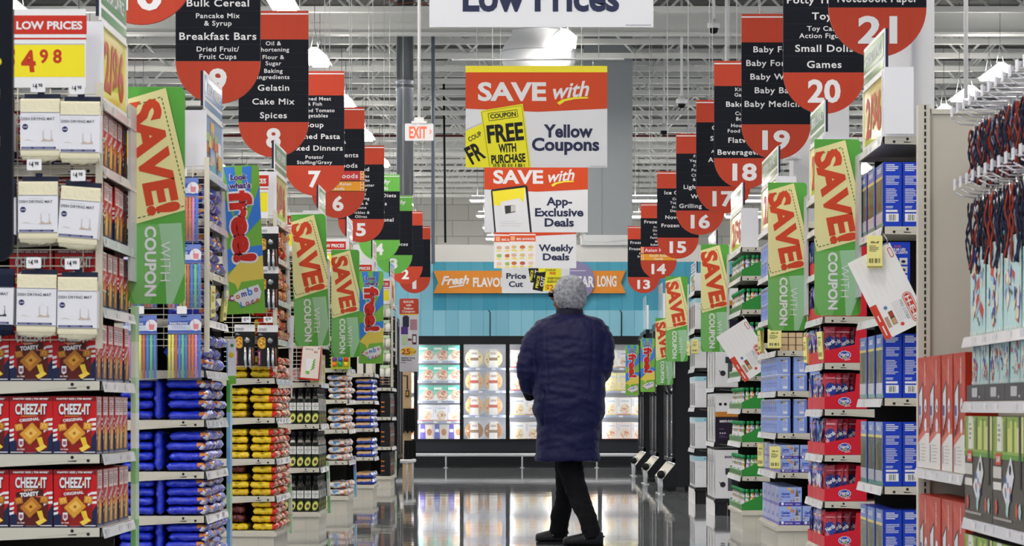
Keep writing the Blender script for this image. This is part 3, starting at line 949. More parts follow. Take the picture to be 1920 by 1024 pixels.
def blade_save(px, py, Y, wpx, lab, rot=0.0):
    """px,py: lower left corner in the picture at distance Y."""
    sc = wpx / 107.0 * Y / F
    t = thing('coupon_sign', (PX(px, Y), Y, PZ(py, Y)), lab, 'coupon sign', 'save with coupon blade signs')
    t.rotation_euler = (0, rot, 0)
    a = MB(); a.prism([(x * sc, z * sc) for x, z in rr(0, 0, 107, 407, 12, 5, 'abd')], 'y', -0.0015, 0.0015, mat('#5aa845', 0.4))
    f = Fr(a, (0, -0.0017, 0), (1, 0, 0), (0, 0, 1), sc)
    f.poly([(0, 150), (0, 60), (50, 150)], mat('#6fb35a', 0.4)); f.poly([(58, 150), (100, 152), (107, 60), (84, 0), (72, 0), (70, 60)], mat('#9cc9a0', 0.4), 1)
    f.poly([(0, 140), (58, 150), (70, 60), (40, 0), (14, 0), (0, 30)], mat('#77b767', 0.4), 1)
    a.build('sign_board', t)
    a = MB(); f = Fr(a, (0, -0.0022, 0), (1, 0, 0), (0, 0, 1), sc)
    f.text('COUPON', 43, 80, 21, PAPER, rot=-math.pi / 2, w=132, bold=0.05, l=3); f.text('WITH', 71, 80, 20, PAPER, rot=-math.pi / 2, w=75, bold=-0.012, l=3)
    a.build('lettering', t)
    a = MB(); f = Fr(a, (0, -0.0026, 0), (1, 0, 0), (0, 0, 1), sc)
    f.poly([(76, 391), (107, 260), (107, 240), (70, 390)], mat('#478c38', 0.4), 1)
    f.poly([(0, 384), (71, 405), (107, 250), (107, 176), (5, 147), (0, 170)], mat('#e9e3a6', 0.45), 2)
    f.dash((0, 368), (63, 388), 7, 2.0, BK, 3); f.dash((63, 388), (107, 205), 22, 2.0, BK, 3); f.dash((8, 158), (107, 184), 11, 2.0, BK, 3); f.dash((0, 185), (8, 158), 3, 2.0, BK, 3)
    f.text('SAVE!', 50, 276, 58, mat('#d1492a', 0.45), rot=-math.radians(79), w=216, bold=0.048, l=3)
    a.build('coupon_print', t)
    mount(t, px, Y, 407 * sc)
    return t


def blade_free(px, py, Y, wpx, lab, rot=0.0):
    sc = wpx / 80.0 * Y / F
    t = thing('free_offer_sign', (PX(px, Y), Y, PZ(py, Y)), lab, 'offer sign', 'look what is free blade signs')
    t.rotation_euler = (0, rot, 0)
    a = MB(); a.prism([(x * sc, z * sc) for x, z in rr(0, 0, 80, 278, 8, 4, 'bc')], 'y', -0.0015, 0.0015, mat('#79b947', 0.4))
    f = Fr(a, (0, -0.0017, 0), (1, 0, 0), (0, 0, 1), sc)
    BL = mat('#3f83df', 0.4)
    for p in ([(8, 276), (30, 276), (40, 170), (30, 170)], [(46, 276), (66, 276), (58, 200), (44, 200)], [(0, 235), (0, 160), (38, 140), (38, 150)], [(80, 240), (80, 178), (46, 146), (46, 158)], [(0, 120), (0, 72), (40, 100), (38, 128)], [(80, 128), (80, 96), (46, 96), (44, 124)]):
        f.poly(p, BL, 1)
    f.poly([(2, 66), (30, 96), (80, 108), (80, 64), (34, 60), (26, 44), (22, 56)], mat('#e6cf5e', 0.4), 2)
    a.build('sign_board', t)
    a = MB(); f = Fr(a, (0, -0.0022, 0), (1, 0, 0), (0, 0, 1), sc)
    PU = mat('#4a2a78', 0.4)
    for s_, cx, cy, w in (('Look', 38, 257, 34), ("what's", 40, 241, 44)):
        f.text(s_, cx, cy, 11, PAPER, w=w + 4, bold=0.08, l=3); f.text(s_, cx, cy, 11, PU, w=w, bold=0.045, l=5)
    f.text('free!', 43, 164, 46, PAPER, rot=-math.radians(88), w=142, bold=0.085, l=3); f.text('free!', 43, 164, 44, mat('#c92d22', 0.4), rot=-math.radians(88), w=134, bold=0.048, l=5)
    a.build('lettering', t)
    a = MB(); f = Fr(a, (0, -0.0024, 0), (1, 0, 0), (0, 0, 1), sc)
    f.poly([(6, 30), (30, 44), (68, 54), (74, 40), (70, 26), (34, 12), (26, 22)], PAPER, 4)
    cl = ['#a8336f', '#c9783a', '#3a55b0', '#4a86d8', '#b8507a']
    for i, ch in enumerate('Combo'): f.text(ch, 13 + i * 12.5, 30 + i * 4, 11 + (i == 3) * 4, mat(cl[i], 0.4), bold=0.05, l=6, rot=0.2)
    for i, ch in enumerate('Loco'): f.text(ch, 34 + i * 10.5, 18 + i * 2.6, 11, mat(cl[(i + 3) % 5], 0.4), bold=0.05, l=6, rot=0.2)
    a.build('logo_print', t)
    t.scale = (0.92, 1, 1)
    mount(t, px, Y, 278 * sc)
    return t


def edge_banner(px, py0, py1, Y, cols, lab, lean=0.0):
    """Long thin offer banner hanging from the base shelf, seen almost edge on."""
    t = None
    x = PX(px, Y); z0 = max(0.01, PZ(py1, Y)); z1 = PZ(py0, Y)
    a = MB(); n = len(cols)
    for i, c in enumerate(cols):
        za = z1 + (z0 - z1) * i / n; zb_ = z1 + (z0 - z1) * (i + 1) / n
        a.box(-0.009, 0.009, -0.05, 0.05, za - z0, zb_ - z0, mat(c, 0.3))
    o = a.build('edge_banner', None, (x, Y, z0))
    o.rotation_euler = (0, lean, 0)
    tag(o, lab, 'banner', 'slim offer banners on the shelf fronts')
    return o


# ---------------------------------------------------------------- small hanging papers
def coupon_pad(px, py, Y, wpx, hpx, lab, rot=0.0, rz=0.0):
    w = wpx * Y / F; h = hpx * Y / F
    t = thing('coupon_pad', (PX(px, Y), Y, PZ(py, Y)), lab, 'coupon pad', 'yellow tear-off coupon pads')
    t.rotation_euler = (0, rot, rz)
    a = MB(); a.box(-w / 2, w / 2, -0.006, 0.006, -h, 0, mat('#f0e99a', 0.6))
    for k in range(4): a.box(-w / 2 + 0.001 * k, w / 2 + 0.0012 * k, 0.006 + 0.003 * k, 0.009 + 0.003 * k, -h - 0.002 * k, -0.004, mat('#e9de7a', 0.6))
    f = front(a, 0, -0.0062, 0)
    f.text('50% off', 0, -h * 0.22, h * 0.07, CB, w=w * 0.55, bold=0.02); f.lines(-w * 0.38, w * 0.3, -h * 0.33, -h * 0.55, 4, mat('#55554a', 0.6), 2, 0.35)
    f.bars(-w * 0.38, w * 0.38, -h * 0.9, -h * 0.75, CB, 2, 12)
    a.build('pad', t)
    b = MB(); b.tube([(0, 0, -h * 0.05), (0.004, 0, h * 0.1), (-0.004, 0.01, h * 0.2), (0.0, 0.02, h * 0.28)], 0.0018, STEEL, 5); b.build('wire_hook', t)
    return t


def flyer(px, py, Y, wpx, hpx, rot, lab, big=True):
    """Store flyer hanging askew; px,py = its top corner hole."""
    w = wpx * Y / F; h = hpx * Y / F
    t = thing('store_flyer', (PX(px, Y), Y, PZ(py, Y)), lab, 'flyer', 'shop flyers hung askew on the shelf fronts')
    t.rotation_euler = (0, rot, 0)
    a = MB(); a.box(-w, 0, -0.001, 0.001, -h, 0, mat('#eeeef0', 0.5))
    f = Fr(a, (-w, -0.0012, -h), (1, 0, 0), (0, 0, 1), w / 100)
    hh = 100 * h / w
    a.build('sheet', t)
    b = MB(); f = Fr(b, (-w, -0.0014, -h), (1, 0, 0), (0, 0, 1), w / 100)
    rd = mat('#cf4533', 0.5)
    f.rect(0, 0, 15, 78, rd, 2); f.rect(6, 8, 9, 30, PAPER, 3); f.rect(6, 40, 9, 54, PAPER, 3)
    f.rrect(72, 6, 93, 74, 10, rd, 2); f.rrect(73.5, 7.5, 91.5, 72.5, 9, PAPER, 3); f.rrect(75, 9, 90, 71, 8, rd, 4)
    f.text('H-E-B', 82.5, 40, 11, PAPER, rot=-math.pi / 2, w=52, bold=0.05, l=5)
    f.text('MID CITIES', 66, 42, 6, mat('#6d8f94', 0.5), rot=-math.pi / 2, w=44, bold=0.0, l=3)
    f.rect(30, 22, 40, 52, mat('#5a4636', 0.5), 2); f.rect(31, 23, 39, 36, mat('#c9a070', 0.5), 3); f.rect(31, 40, 39, 50, mat('#a8462f', 0.5), 3)
    f.circ(30, 62, 4, mat('#5b7fb0', 0.5), 2); f.rect(18, 20, 26, 44, mat('#b59a84', 0.5), 2); f.circ(48, 16, 4, rd, 2)
    for k in range(5): f.lines(46 + 4 * k, 47 + 4 * k, 66, 22, 8, mat('#b9b9c0', 0.5), 2, 0.8, k)
    f.rrect(88, hh - 30, 97, hh - 8, 4, rd, 2); f.rrect(89.5, hh - 28.5, 95.5, hh - 9.5, 3, PAPER, 3)
    for k in range(6): f.lines(12 + 12 * k, 12.8 + 12 * k, hh - 10, 84, 14, mat('#d9d9de', 0.5), 2, 0.7, k)
    b.build('flyer_print', t)
    c = MB(); c.tube([(-0.01, 0, -0.008), (-0.004, 0, 0.02), (-0.006, 0.015, 0.05)], 0.0018, STEEL, 5); c.build('wire_hook', t)
    return t


def wire_rack(x0, x1, Y, z0, z1, lab, n=None, post='right', grid=0.028, vs=4):
    """Hanging wire grid panel that faces the camera, with a slotted edge post."""
    t = thing('wire_rack', ((x0 + x1) / 2, Y, z0), lab, 'wire rack', 'wire racks on the sides of the aisle ends')
    w = (x1 - x0) / 2; hh = z1 - z0
    WM = mat('#d5cfbf', 0.4)
    a = MB(); z = 0.01
    while z < hh:
        a.tube([(-w, 0.004, z), (w, 0.004, z)], 0.0022, WM, 5); z += grid
    for k in range(vs):
        xx = -w + 2 * w * (k + 0.5) / vs; a.tube([(xx, 0.008, 0), (xx, 0.008, hh)], 0.0022, WM, 5)
    a.build('wire_grid', t)
    for e_ in ((1,) if post == 'right' else (-1,) if post == 'left' else (-1, 1)):
        b = MB(); b.box(e_ * w - 0.011, e_ * w + 0.011, -0.012, 0.012, -0.02, hh + 0.02, WM)
        z = 0.05
        while z < hh: b.tube([(e_ * w + 0.011, 0, z), (e_ * w + 0.024, -0.004, z - 0.008)], 0.003, WM, 5); z += 0.13
        b.build('post', t)
    return t
# ================================================================ LEFT ROW
EL = ['nearest left aisle end', 'second left aisle end', 'third left aisle end', 'fourth left aisle end', 'fifth left aisle end', 'sixth left aisle end', 'farthest left aisle end']
L1 = End(-1, 190, 250, [185, 308, 441, 575, 714, 851, 989], 1127)
L2 = End(-1, 385, 425, [317, 409, 505, 597, 694, 787, 884, 967], 1050)
L3 = End(-1, 517, 543, [409, 480, 559, 634, 709, 783, 860, 930], 995)
L4 = End(-1, 600, 615, [467, 565, 642, 717, 795, 877], 960)
L5 = End(-1, 653, 665, [510, 570, 630, 690, 749, 805, 864], 930)
L6 = End(-1, 701, 709, [540, 595, 650, 700, 751, 803, 857], 909)
L7 = End(-1, 734, 742, [570, 650, 727, 782, 838], 893)
LE = [L1, L2, L3, L4, L5, L6, L7]
HOLD = ['red cracker boxes', 'blue cookie bags', 'yellow corn snack bags', 'avocado oil bottles', 'white bread flour bags', 'bread loaves in blue bags', 'black coffee tubs']
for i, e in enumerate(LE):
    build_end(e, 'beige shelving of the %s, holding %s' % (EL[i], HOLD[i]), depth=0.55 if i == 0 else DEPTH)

SN = ['top', 'second', 'third', 'fourth', 'fifth', 'lowest']

# ---------------------------------------------------------------- cracker boxes
CR = mat('#c4161c', 0.35); CRD = mat('#7d1216', 0.35); CNAVY = mat('#1b2148', 0.35); GOLD = mat('#d99a38', 0.4); GOLD2 = mat('#eab95a', 0.4); GOLD3 = mat('#a8641e', 0.4)


def cracker_box(kind):
    w, d, h = 0.148, 0.132, 0.197
    a = MB()
    a.box(-w, 0, 0, d, 0, h, CR)
    f = Fr(a, (-w, -0.0003, 0), (1, 0, 0), (0, 0, 1), w / 82)          # 82 wide, 109 high
    f.rect(0, 100, 82, 109, CRD); f.text('PANTRY SIZE | 75% MORE*', 41, 104.5, 3.4, PAPER, w=68, bold=0.05, l=2)
    f.poly([(0, 0), (0, 36), (30, 8), (46, 4), (62, 12), (82, 44), (82, 0)], CNAVY, 1)
    f.poly([(14, 6), (40, 0), (72, 8), (74, 50), (64, 62), (14, 60)], mat('#8f1a16', 0.35) if kind == 'plain' else mat('#5a1812', 0.35), 2)
    for k in range(3):                                                # flag stripes
        y0 = 63 - k * 9
        f.poly([(65, y0 - 5), (70, y0 - 1), (82, y0), (82, y0 + 5), (72, y0 + 4), (65, y0)], PAPER, 3)
        f.poly([(0, y0 - 22), (8, y0 - 20), (9, y0 - 15), (0, y0 - 17)], PAPER, 3)
    f.text('CHEEZ-IT', 41, 85, 21, mat('#5a0d0e', 0.4), w=63, bold=0.075, l=3); f.text('CHEEZ-IT', 41, 85.5, 20, PAPER, w=60, bold=0.034, l=5)
    f.circ(57, 86, 2.2, GOLD, 6, n=8); f.rect(22, 71, 58, 72.5, mat('#e08a2e', 0.4), 3)
    if kind == 'plain':
        f.poly([(14, 58), (14, 66), (58, 73), (66, 70), (62, 62)], mat('#a01518', 0.35), 3); f.text('ORIGINAL', 38, 65, 5.5, PAPER, w=38, bold=0.06, l=5, rot=0.1)
    else:
        f.poly([(12, 54), (12, 66), (58, 73), (66, 70), (62, 60)], mat('#4a100e', 0.35), 3); f.text('EXTRA', 36, 70.5, 4, mat('#f0b9a8', 0.4), w=16, bold=0.05, l=5, rot=0.1); f.text('TOASTY', 38, 63, 7.5, PAPER, w=36, bold=0.07, l=5, rot=0.1)
        f.rect(50, 57, 66, 59, mat('#e06a5a', 0.4), 5)
    g1, g2, g3 = (GOLD, GOLD2, GOLD3) if kind == 'plain' else (mat('#b8752c', 0.4), GOLD, mat('#7d3d14', 0.4))
    def crk(cx, cy, r, rot, l):
        P = []
        for k in range(32):
            t = 2 * math.pi * k / 32
            c, s_ = math.cos(t), math.sin(t)
            q = r / max(abs(c), abs(s_)) * (0.93 + 0.05 * (k % 2))
            x_, y_ = q * c, q * s_ * 0.85
            P.append((cx + x_ * math.cos(rot) - y_ * math.sin(rot), cy + x_ * math.sin(rot) + y_ * math.cos(rot)))
        f.poly(P, g3, l); f.poly([(cx + (p[0] - cx) * 0.92, cy + 0.6 + (p[1] - cy) * 0.92) for p in P], g1, l + 1)
        f.poly([(cx + (p[0] - cx) * 0.55, cy + 1.5 + (p[1] - cy) * 0.5) for p in P], g2, l + 2)
        f.circ(cx, cy + 1, r * 0.16, g3, l + 3, n=8)
    crk(18, 50, 8, 0.2, 4); crk(66, 52, 8.5, -0.1, 4); crk(41, 38, 18, 0.75, 8)
    f.poly([(52, 30), (58, 14), (66, 18), (62, 32)], mat('#e8c23a', 0.4), 12); f.poly([(50, 10), (66, 18), (72, 13), (56, 3)], mat('#f0cf52', 0.4), 13)
    f.poly([(18, 16), (22, 12), (27, 16), (27, 28), (18, 28)], PAPER, 12); f.rect(19.5, 17, 25.5, 24, mat('#9a5a70', 0.4), 13); f.text('U.S. TEAM', 22, 8.5, 2.5, PAPER, w=14, bold=0.03, l=12)
    f.rect(2, 2, 26, 3.6, PAPER, 3); f.rect(58, 2, 80, 3.8, PAPER, 3); f.rect(30, 2, 52, 2.8, mat('#8a8fb0', 0.4), 3)
    # narrow side towards the aisle
    f = Fr(a, (0.0003, 0, 0), (0, 1, 0), (0, 0, 1), d / 40)            # 40 wide, 60 high
    f.rect(0, 0, 40, 20, CNAVY); f.rect(4, 40, 36, 56, mat('#e9dadb', 0.4)); f.lines(7, 33, 53, 42, 5, mat('#a8686c', 0.4), 2, 0.4); f.rect(2, 56.5, 38, 59, mat('#d9b9b9', 0.4))
    f.text('CHEEZ-IT', 20, 34, 5, PAPER, w=30, bold=0.06, rot=0.35); f.poly([(8, 4), (26, 3), (32, 24), (24, 31), (10, 26)], g1, 2); f.poly([(12, 10), (22, 8), (26, 22), (16, 26)], g2, 3)
    for k in range(3): f.poly([(0, 14 + k * 6), (5, 16 + k * 6), (5, 19 + k * 6), (0, 17 + k * 6)], PAPER, 3)
    f.rect(0, 0, 40, 1.4, mat('#8d93b8', 0.4), 3)
    # top flap
    return a.mesh('cracker_box')


CB1, CB2 = cracker_box('plain'), cracker_box('toasty')
zs = L1.Z[1:7]
for k, z in enumerate(zs):
    for r_ in range(6):
        kind = CB1
        if k == 3: kind = CB2
        if k in (0, 1, 2): kind = (CB1, CB2)[(r_ + k) % 2]
        yy = L1.Y0 + 0.012 + r_ * 0.1365 + (R.uniform(0, 0.004) if r_ else 0)
        fl = 'extra toasty cheese crackers' if kind is CB2 else 'original cheese crackers'
        put('cracker_box', kind, (-L1.X - 0.016 + R.uniform(-0.006, 0.004), yy, z), 'box of %s, %s, %s from the front, aisle side' % (fl, SN[k] + ' shelf', ORD[r_]) if r_ else 'box of %s at the front corner, %s shelf' % (fl, SN[k]), 'cracker box', 'red cracker boxes on the nearest left aisle end', (0, 0, 0))
    for c_ in ((1, 2) if k > 2 else (1,)):
        kind = CB2 if (k, c_) in ((3, 1), (5, 1), (3, 2)) or c_ == 2 else CB1
        fl = 'extra toasty cheese crackers' if kind is CB2 else 'original cheese crackers'
        put('cracker_box', kind, (-L1.X - 0.018 - c_ * 0.1515, L1.Y0 + 0.012 + 0.005 * c_, z), 'box of %s in front, %s in from the corner, %s shelf' % (fl, ('', 'one', 'two')[c_], SN[k]), 'cracker box', 'red cracker boxes on the nearest left aisle end')

# ---------------------------------------------------------------- drying mats on the wire rack
YR = L1.Y0 - 0.1
wire_rack(PX(-60, YR + .06), PX(186, YR + .06), YR + 0.06, PZ(642, YR), PZ(162, YR), 'cream wire rack hung with drying mats on the nearest left aisle end', vs=4)


def mat_kit(cream):
    col_ = mat('#e9e2c6', 0.85, 0, 0.2, 0.3, 60) if cream else mat('#1d2238', 0.85, 0, 0.2, 0.3, 60)
    w, h = 0.133, 0.222
    a = MB()
    for k in range(4):
        zz = -0.028 - 0.012 * (k % 2); yy = -0.012 + k * 0.012
        out = [(-0.006, -0.006)] + [(0.006 * math.sin(t), 0.006 * math.cos(t)) for t in (0,)]
        prof = [(yy - 0.0055, -h + 0.03 - 0.004 * k), (yy - 0.003, -h + 0.022 - 0.004 * k), (yy + 0.003, -h + 0.022 - 0.004 * k), (yy + 0.0055, -h + 0.03 - 0.004 * k), (yy + 0.0055, -0.012), (yy + 0.003, -0.006), (yy - 0.003, -0.006), (yy - 0.0055, -0.012)]
        a.prism([(p[0] - 0.004, p[1]) for p in prof], 'x', -w / 2 + 0.0015 * k, w / 2 - 0.001 * k, col_)
    # sagging lower folds
    for k in range(3):
        n = 9; vs = []
        for i in range(n):
            x = -w / 2 + 0.004 + (w - 0.008) * i / (n - 1)
            sag = 0.008 * math.sin(math.pi * i / (n - 1)) + 0.004 * math.sin(3 * i + k)
            vs += [(x, -0.016 + k * 0.012, -h + 0.03), (x, -0.013 + k * 0.012, -h + 0.012 - sag), (x, -0.003 + k * 0.012, -h + 0.012 - sag), (x, 0.0 + k * 0.012, -h + 0.03)]
        fs = []
        for i in range(n - 1):
            for j in range(3): fs.append((i * 4 + j, i * 4 + 4 + j, i * 4 + 5 + j, i * 4 + 1 + j))
        a.add(vs, fs, col_, True)
    b = MB()
    pp = mat('#e4e4ec', 0.5)
    zt, zb_ = -0.052, -0.18
    b.box(-w / 2 - 0.0005, w / 2 + 0.001, -0.0235, 0.036, zb_, zt, pp)
    f = Fr(b, (-w / 2, -0.0238, zb_), (1, 0, 0), (0, 0, 1), w / 73)      # 73 x 70
    nv = mat('#2a2c66', 0.5)
    f.rect(0, 69, 73, 70, mat('#3c3f5a', 0.5)); f.rect(0, 0, 73, 0.8, mat('#3c3f5a', 0.5))
    f.text('DISH DRYING MAT', 33, 58, 5.4, mat('#4a4c5c', 0.5), w=62, bold=0.01); f.rect(18, 63.5, 46, 64.3, mat('#c9c9d4', 0.5))
    f.circ(9, 43, 5.4, nv); f.text('16x18', 9, 43, 2.6, PAPER, w=7.5, bold=0.03, l=3)
    f.rect(2, 2, 66, 5.6, nv); 
    for k in range(3): f.rect(4 + k * 21, 3.2, 20 + k * 21, 4.4, mat('#9a9cc4', 0.5), 2)
    rk = mat('#c4b2a8', 0.5) if cream else mat('#3a3b44', 0.5)
    for x_ in (42, 57): f.poly([(x_, 18), (x_ + 1.6, 18), (x_ + 1.2, 36), (x_ + 0.4, 36)], rk, 2)
    f.poly([(38, 16), (62, 16), (60, 21), (52, 18), (44, 21)], rk, 2); f.poly([(6, 18), (24, 17), (36, 14), (14, 20)], mat('#d6ccc8', 0.5), 2)
    for k in range(7): f.line((49 + 9 * math.cos(0.5 * k), 28 + 12 * math.sin(0.5 * k)), (49 + 9 * math.cos(0.5 * k + .5), 28 + 12 * math.sin(0.5 * k + .5)), 0.5, mat('#d9d9e2', 0.5), 2)
    c = MB(); c.box(-w / 2 + 0.01, w / 2, 0.0, 0.004, -0.02, 0.012, NAVY); c.box(-0.012, 0.012, 0.001, 0.003, 0.012, 0.024, NAVY)
    return [('folded_mat', a.mesh('folded_mat')), ('paper_band', b.mesh('paper_band')), ('hanger_card', c.mesh('hanger_card'))]


MK, MKN = mat_kit(True), mat_kit(False)
for px, py, rot, lab, kk in ((77, 185, 0.0, 'cream dish drying mat, upper row, left of two', MK), (152, 190, 0.01, 'cream dish drying mat, upper row, beside the post', MK),
                             (73, 340, 0.0, 'cream dish drying mat, middle row, left of two', MK), (154, 350, 0.075, 'cream dish drying mat, middle row, hanging askew beside the post', MK),
                             (71, 514, 0.015, 'cream dish drying mat, bottom row, left of two', MK), (147, 519, 0.01, 'cream dish drying mat, bottom row, beside the post', MK),
                             (-10, 186, 0.0, 'navy dish drying mat half out of frame, upper row', MKN), (-6, 344, 0.0, 'navy dish drying mat half out of frame, middle row', MKN), (-9, 512, 0.02, 'navy dish drying mat half out of frame, bottom row', MKN)):
    put('drying_mat', kk, (PX(px, YR), YR, PZ(py, YR) + 0.004), lab, 'drying mat', 'dish drying mats on the wire rack', (0, rot, 0))


def tag_hook(pr, w=0.05, h=0.037, wh=True):
    a = MB(); a.tube([(0, 0.09, 0.0), (0, 0.0, 0.0), (0, -0.04, 0.006)], 0.0022, STEEL, 5)
    b = MB(); b.prism(rr(-w / 2, -h / 2, w / 2, h / 2, 0.003, 2), 'y', -0.044, -0.042, mat('#ececf0', 0.4)); f = front(b, 0, -0.0443, 0)
    f.text(pr[0], -w * 0.3, h * 0.12, h * 0.28, mat('#3a3c44', 0.5), w=w * 0.09, bold=0.02); f.text(pr[1], -w * 0.13, h * 0.05, h * 0.5, mat('#2a2c34', 0.5), w=w * 0.17, bold=0.05); f.text(pr[2:], w * 0.17, h * 0.13, h * 0.32, mat('#3a3c44', 0.5), w=w * 0.28, bold=0.02)
    return [('rod', a.mesh('rod')), ('price_tag', b.mesh('price_tag'))]


TH = tag_hook('$498')
for i, (px, py) in enumerate(((75, 165), (148, 169), (68, 311), (150, 331), (67, 494), (139, 496))):
    put('peg_hook', TH, (PX(px, YR), YR, PZ(py, YR)), 'peg hook with white %s price tag, %s row, %s' % ('$4.98', ('upper', 'middle', 'bottom')[i // 2], ('left one', 'right one')[i % 2]), 'price hook', 'price hooks on the drying mat rack')

# signs on the first end
low_prices(L1, 'low price board with yellow $4.98 panel above the drying mats', '$4.98', 0.046, 0.42, 0.0)
sign_frame(L1, 'price', 'yellow price sign with green header on the nearest left aisle end')

# ---------------------------------------------------------------- second left end: blue bags, straws
FB = film('#1d34cc'); FBP = printed('cookie_bag_print', ['#2137c4', '#2b49d0', '#dfe3ee', '#23306e', '#3354d8', '#2137c4', '#c97a3a', '#b9c4ea', '#2137c4'], 42, 0.25, (1, 1, 1), 0.4)
blue = [pillow(0.18, 0.28, 0.041, FB, s_, FBP, rough=0.0035).mesh('cookie_bag') for s_ in (1, 2, 3)]
blue2 = [pillow(0.15, 0.28, 0.041, FB, s_, None, rough=0.0035).mesh('cookie_bag') for s_ in (4, 5)]
for m_ in blue + blue2:
    b_ = MB()
S2 = ['third lowest shelf', 'second lowest shelf', 'lowest shelf', 'base deck']
e = L2
zs2 = e.Z[5:9]
POS = ['front', 'middle', 'rear']
HT = ['bottom of', 'second up in', 'third up in', 'top of']
for k, z in enumerate(zs2):
    for r_ in range(3):
        for h_ in range(4):
            put('cookie_bag', blue[(k + r_ + h_) % 3], (-e.X - 0.092 + R.uniform(-0.008, 0.014), e.Y0 + 0.16 + r_ * 0.3, z + 0.0005 + h_ * (0.0465, 0.0465, 0.0415, 0.0415)[k]), 'shiny blue cookie bag, %s the %s pile, %s' % (HT[h_], POS[r_], S2[k]), 'bag of cookies', 'blue cookie bags on the second left aisle end', (R.uniform(-.03, .03), 0, R.uniform(-.05, .05)))
    for h_ in range(4):
        put('cookie_bag', blue2[h_ % 2], (-e.X - 0.315, e.Y0 + 0.16, z + 0.0005 + h_ * (0.0465, 0.0465, 0.0415, 0.0415)[k]), 'shiny blue cookie bag, %s the inner pile, %s' % (HT[h_], S2[k]), 'bag of cookies', 'blue cookie bags on the second left aisle end', (0, 0, R.uniform(-.04, .04)))
    put('cookie_bag', blue2[k % 2], (-e.X - 0.235, e.Y0 + 0.16, z + 0.093), 'shiny blue cookie bag standing upright between two piles, %s' % S2[k], 'bag of cookies', 'blue cookie bags on the second left aisle end', (0, math.pi / 2, R.uniform(-.04, .04)), (1.2, 0.9, 1))
S2u = ['second shelf', 'third shelf', 'fourth shelf', 'fifth shelf']
bluep = [pillow(0.18, 0.28, 0.049, FBP if s_ == 9 else FB, s_, FBP).mesh('cookie_bag') for s_ in (8, 9)]
for k, z in enumerate(e.Z[1:5]):
    for r_ in range(3):
        for h_ in range(3):
            put('cookie_bag', bluep[(h_ + r_) % 2], (-e.X - 0.1 + R.uniform(-.015, .02), e.Y0 + 0.16 + r_ * 0.3, z + 0.004 + h_ * 0.0555), 'printed blue cookie bag, %s the %s pile, %s from the top' % (HT[h_], POS[r_], S2u[k]), 'bag of cookies', 'printed blue cookie bags high on the second left aisle end', (R.uniform(-.015, .015), R.uniform(-.02, .02), R.uniform(-.08, .08)))

YR2 = L2.Y0 - 0.08
wire_rack(PX(225, YR2 + .05), PX(388, YR2 + .05), YR2 + 0.05, PZ(652, YR2), PZ(302, YR2), 'cream wire rack hung with drinking straw packs on the second left aisle end', vs=3)


def straw_kit(n, w):
    a = MB(); h = 0.085
    a.box(-w / 2, w / 2, -0.003, 0.003, -h, 0, mat('#4a62b8', 0.35))
    f = Fr(a, (-w / 2, -0.0033, -h), (1, 0, 0), (0, 0, 1), w / 62)
    f.rect(0, 6, 62, 16, mat('#cfd6ea', 0.4)); f.poly([(0, 35), (62, 35), (62, 26), (0, 22)], mat('#6f86cc', 0.4)); f.text('SHAKE STRAWZ', 20, 19, 4, PAPER, w=34, bold=0.04)
    f.lines(8, 36, 14, 8, 3, mat('#8c98c4', 0.4), 2, 0.3); f.circ(52, 16, 11, mat('#e4e2ea', 0.4), 2); f.poly([(48, 8), (57, 8), (58, 18), (47, 18)], mat('#d98a96', 0.4), 3); f.line((50, 18), (46, 27), 0.8, mat('#b04a56', 0.4), 3)
    f.rect(24, 31, 36, 33, mat('#22263c', 0.5), 3)
    c = MB(); c.box(-w / 2 - 0.002, w / 2 + 0.004, -0.011, -0.0095, -0.295, -0.08, mat('#dfe6f2', 0.1, 0, 0.6, 0.5, 30, 0.06))
    kit = [('header_card', a.mesh('header_card')), ('clear_bag', c.mesh('clear_bag'))]
    cols_ = ['#e3dc3a', '#2f74dc', '#d0641a', '#2566d8', '#c25c1e', '#3f78d0', '#cf7fc0', '#e6dc44', '#4fc490', '#e07018']
    for i in range(n):
        s_ = MB(); x = -w / 2 + w * (i + 0.5) / n
        s_.tube([(x, -0.002, -0.285), (x, -0.002, -0.09)], w / n * 0.42, mat(cols_[(i * 7 + n) % 10], 0.25), 8)
        kit.append(('straw', s_.mesh('straw')))
    return kit


SK1, SK2 = straw_kit(10, 0.149), straw_kit(9, 0.149)
for i, (px, py, kt) in enumerate(((346, 590, SK1), (263, 591, SK2), (346, 458, SK2), (263, 457, SK1), (341, 333, SK1))):
    put('straw_pack', kt, (PX(px, YR2), YR2, PZ(py, YR2)), ('pack of colourful shake straws, bottom row beside the post', 'pack of colourful shake straws, bottom row, left one', 'pack of colourful shake straws, middle row beside the post', 'pack of colourful shake straws behind the coupon sign, only its foot showing', 'pack of colourful shake straws, top row right of the coupon sign')[i], 'drinking straws', 'packs of straws on the wire rack')
BT = tag_hook('    ', 0.045, 0.034)
for i, (px, py) in enumerate(((343, 582), (263, 582), (343, 325))):
    put('peg_hook', [('rod', BT[0][1]), ('price_tag', BT[1][1])], (PX(px, YR2), YR2, PZ(py, YR2)), ('peg hook with blank tag over the bottom right straw pack', 'peg hook with blank tag over the bottom left straw pack', 'peg hook with blank tag over the top straw pack')[i], 'price hook', 'price hooks on the straw rack')
sign_frame(L2, 'print', 'tall colourful deal sign standing on the second left aisle end', 'b', 0.0, '#9db9e6')
low_prices(L2, 'low price board with blank yellow panel on the second left aisle end', '', 0.1, 0.30)
blade_save(240, 570, 11.32, 107, 'coupon sign hanging from the nearest left aisle end, largest of the coupon signs')
blade_free(424, 590, 14.85, 80, 'free offer sign hanging at the second left aisle end, largest of its kind', -0.045)
coupon_pad(398, 536, L2.Y0 + 0.15, 12, 58, 'yellow coupon pad beside the post on the second left aisle end', 0.0, 0.9)
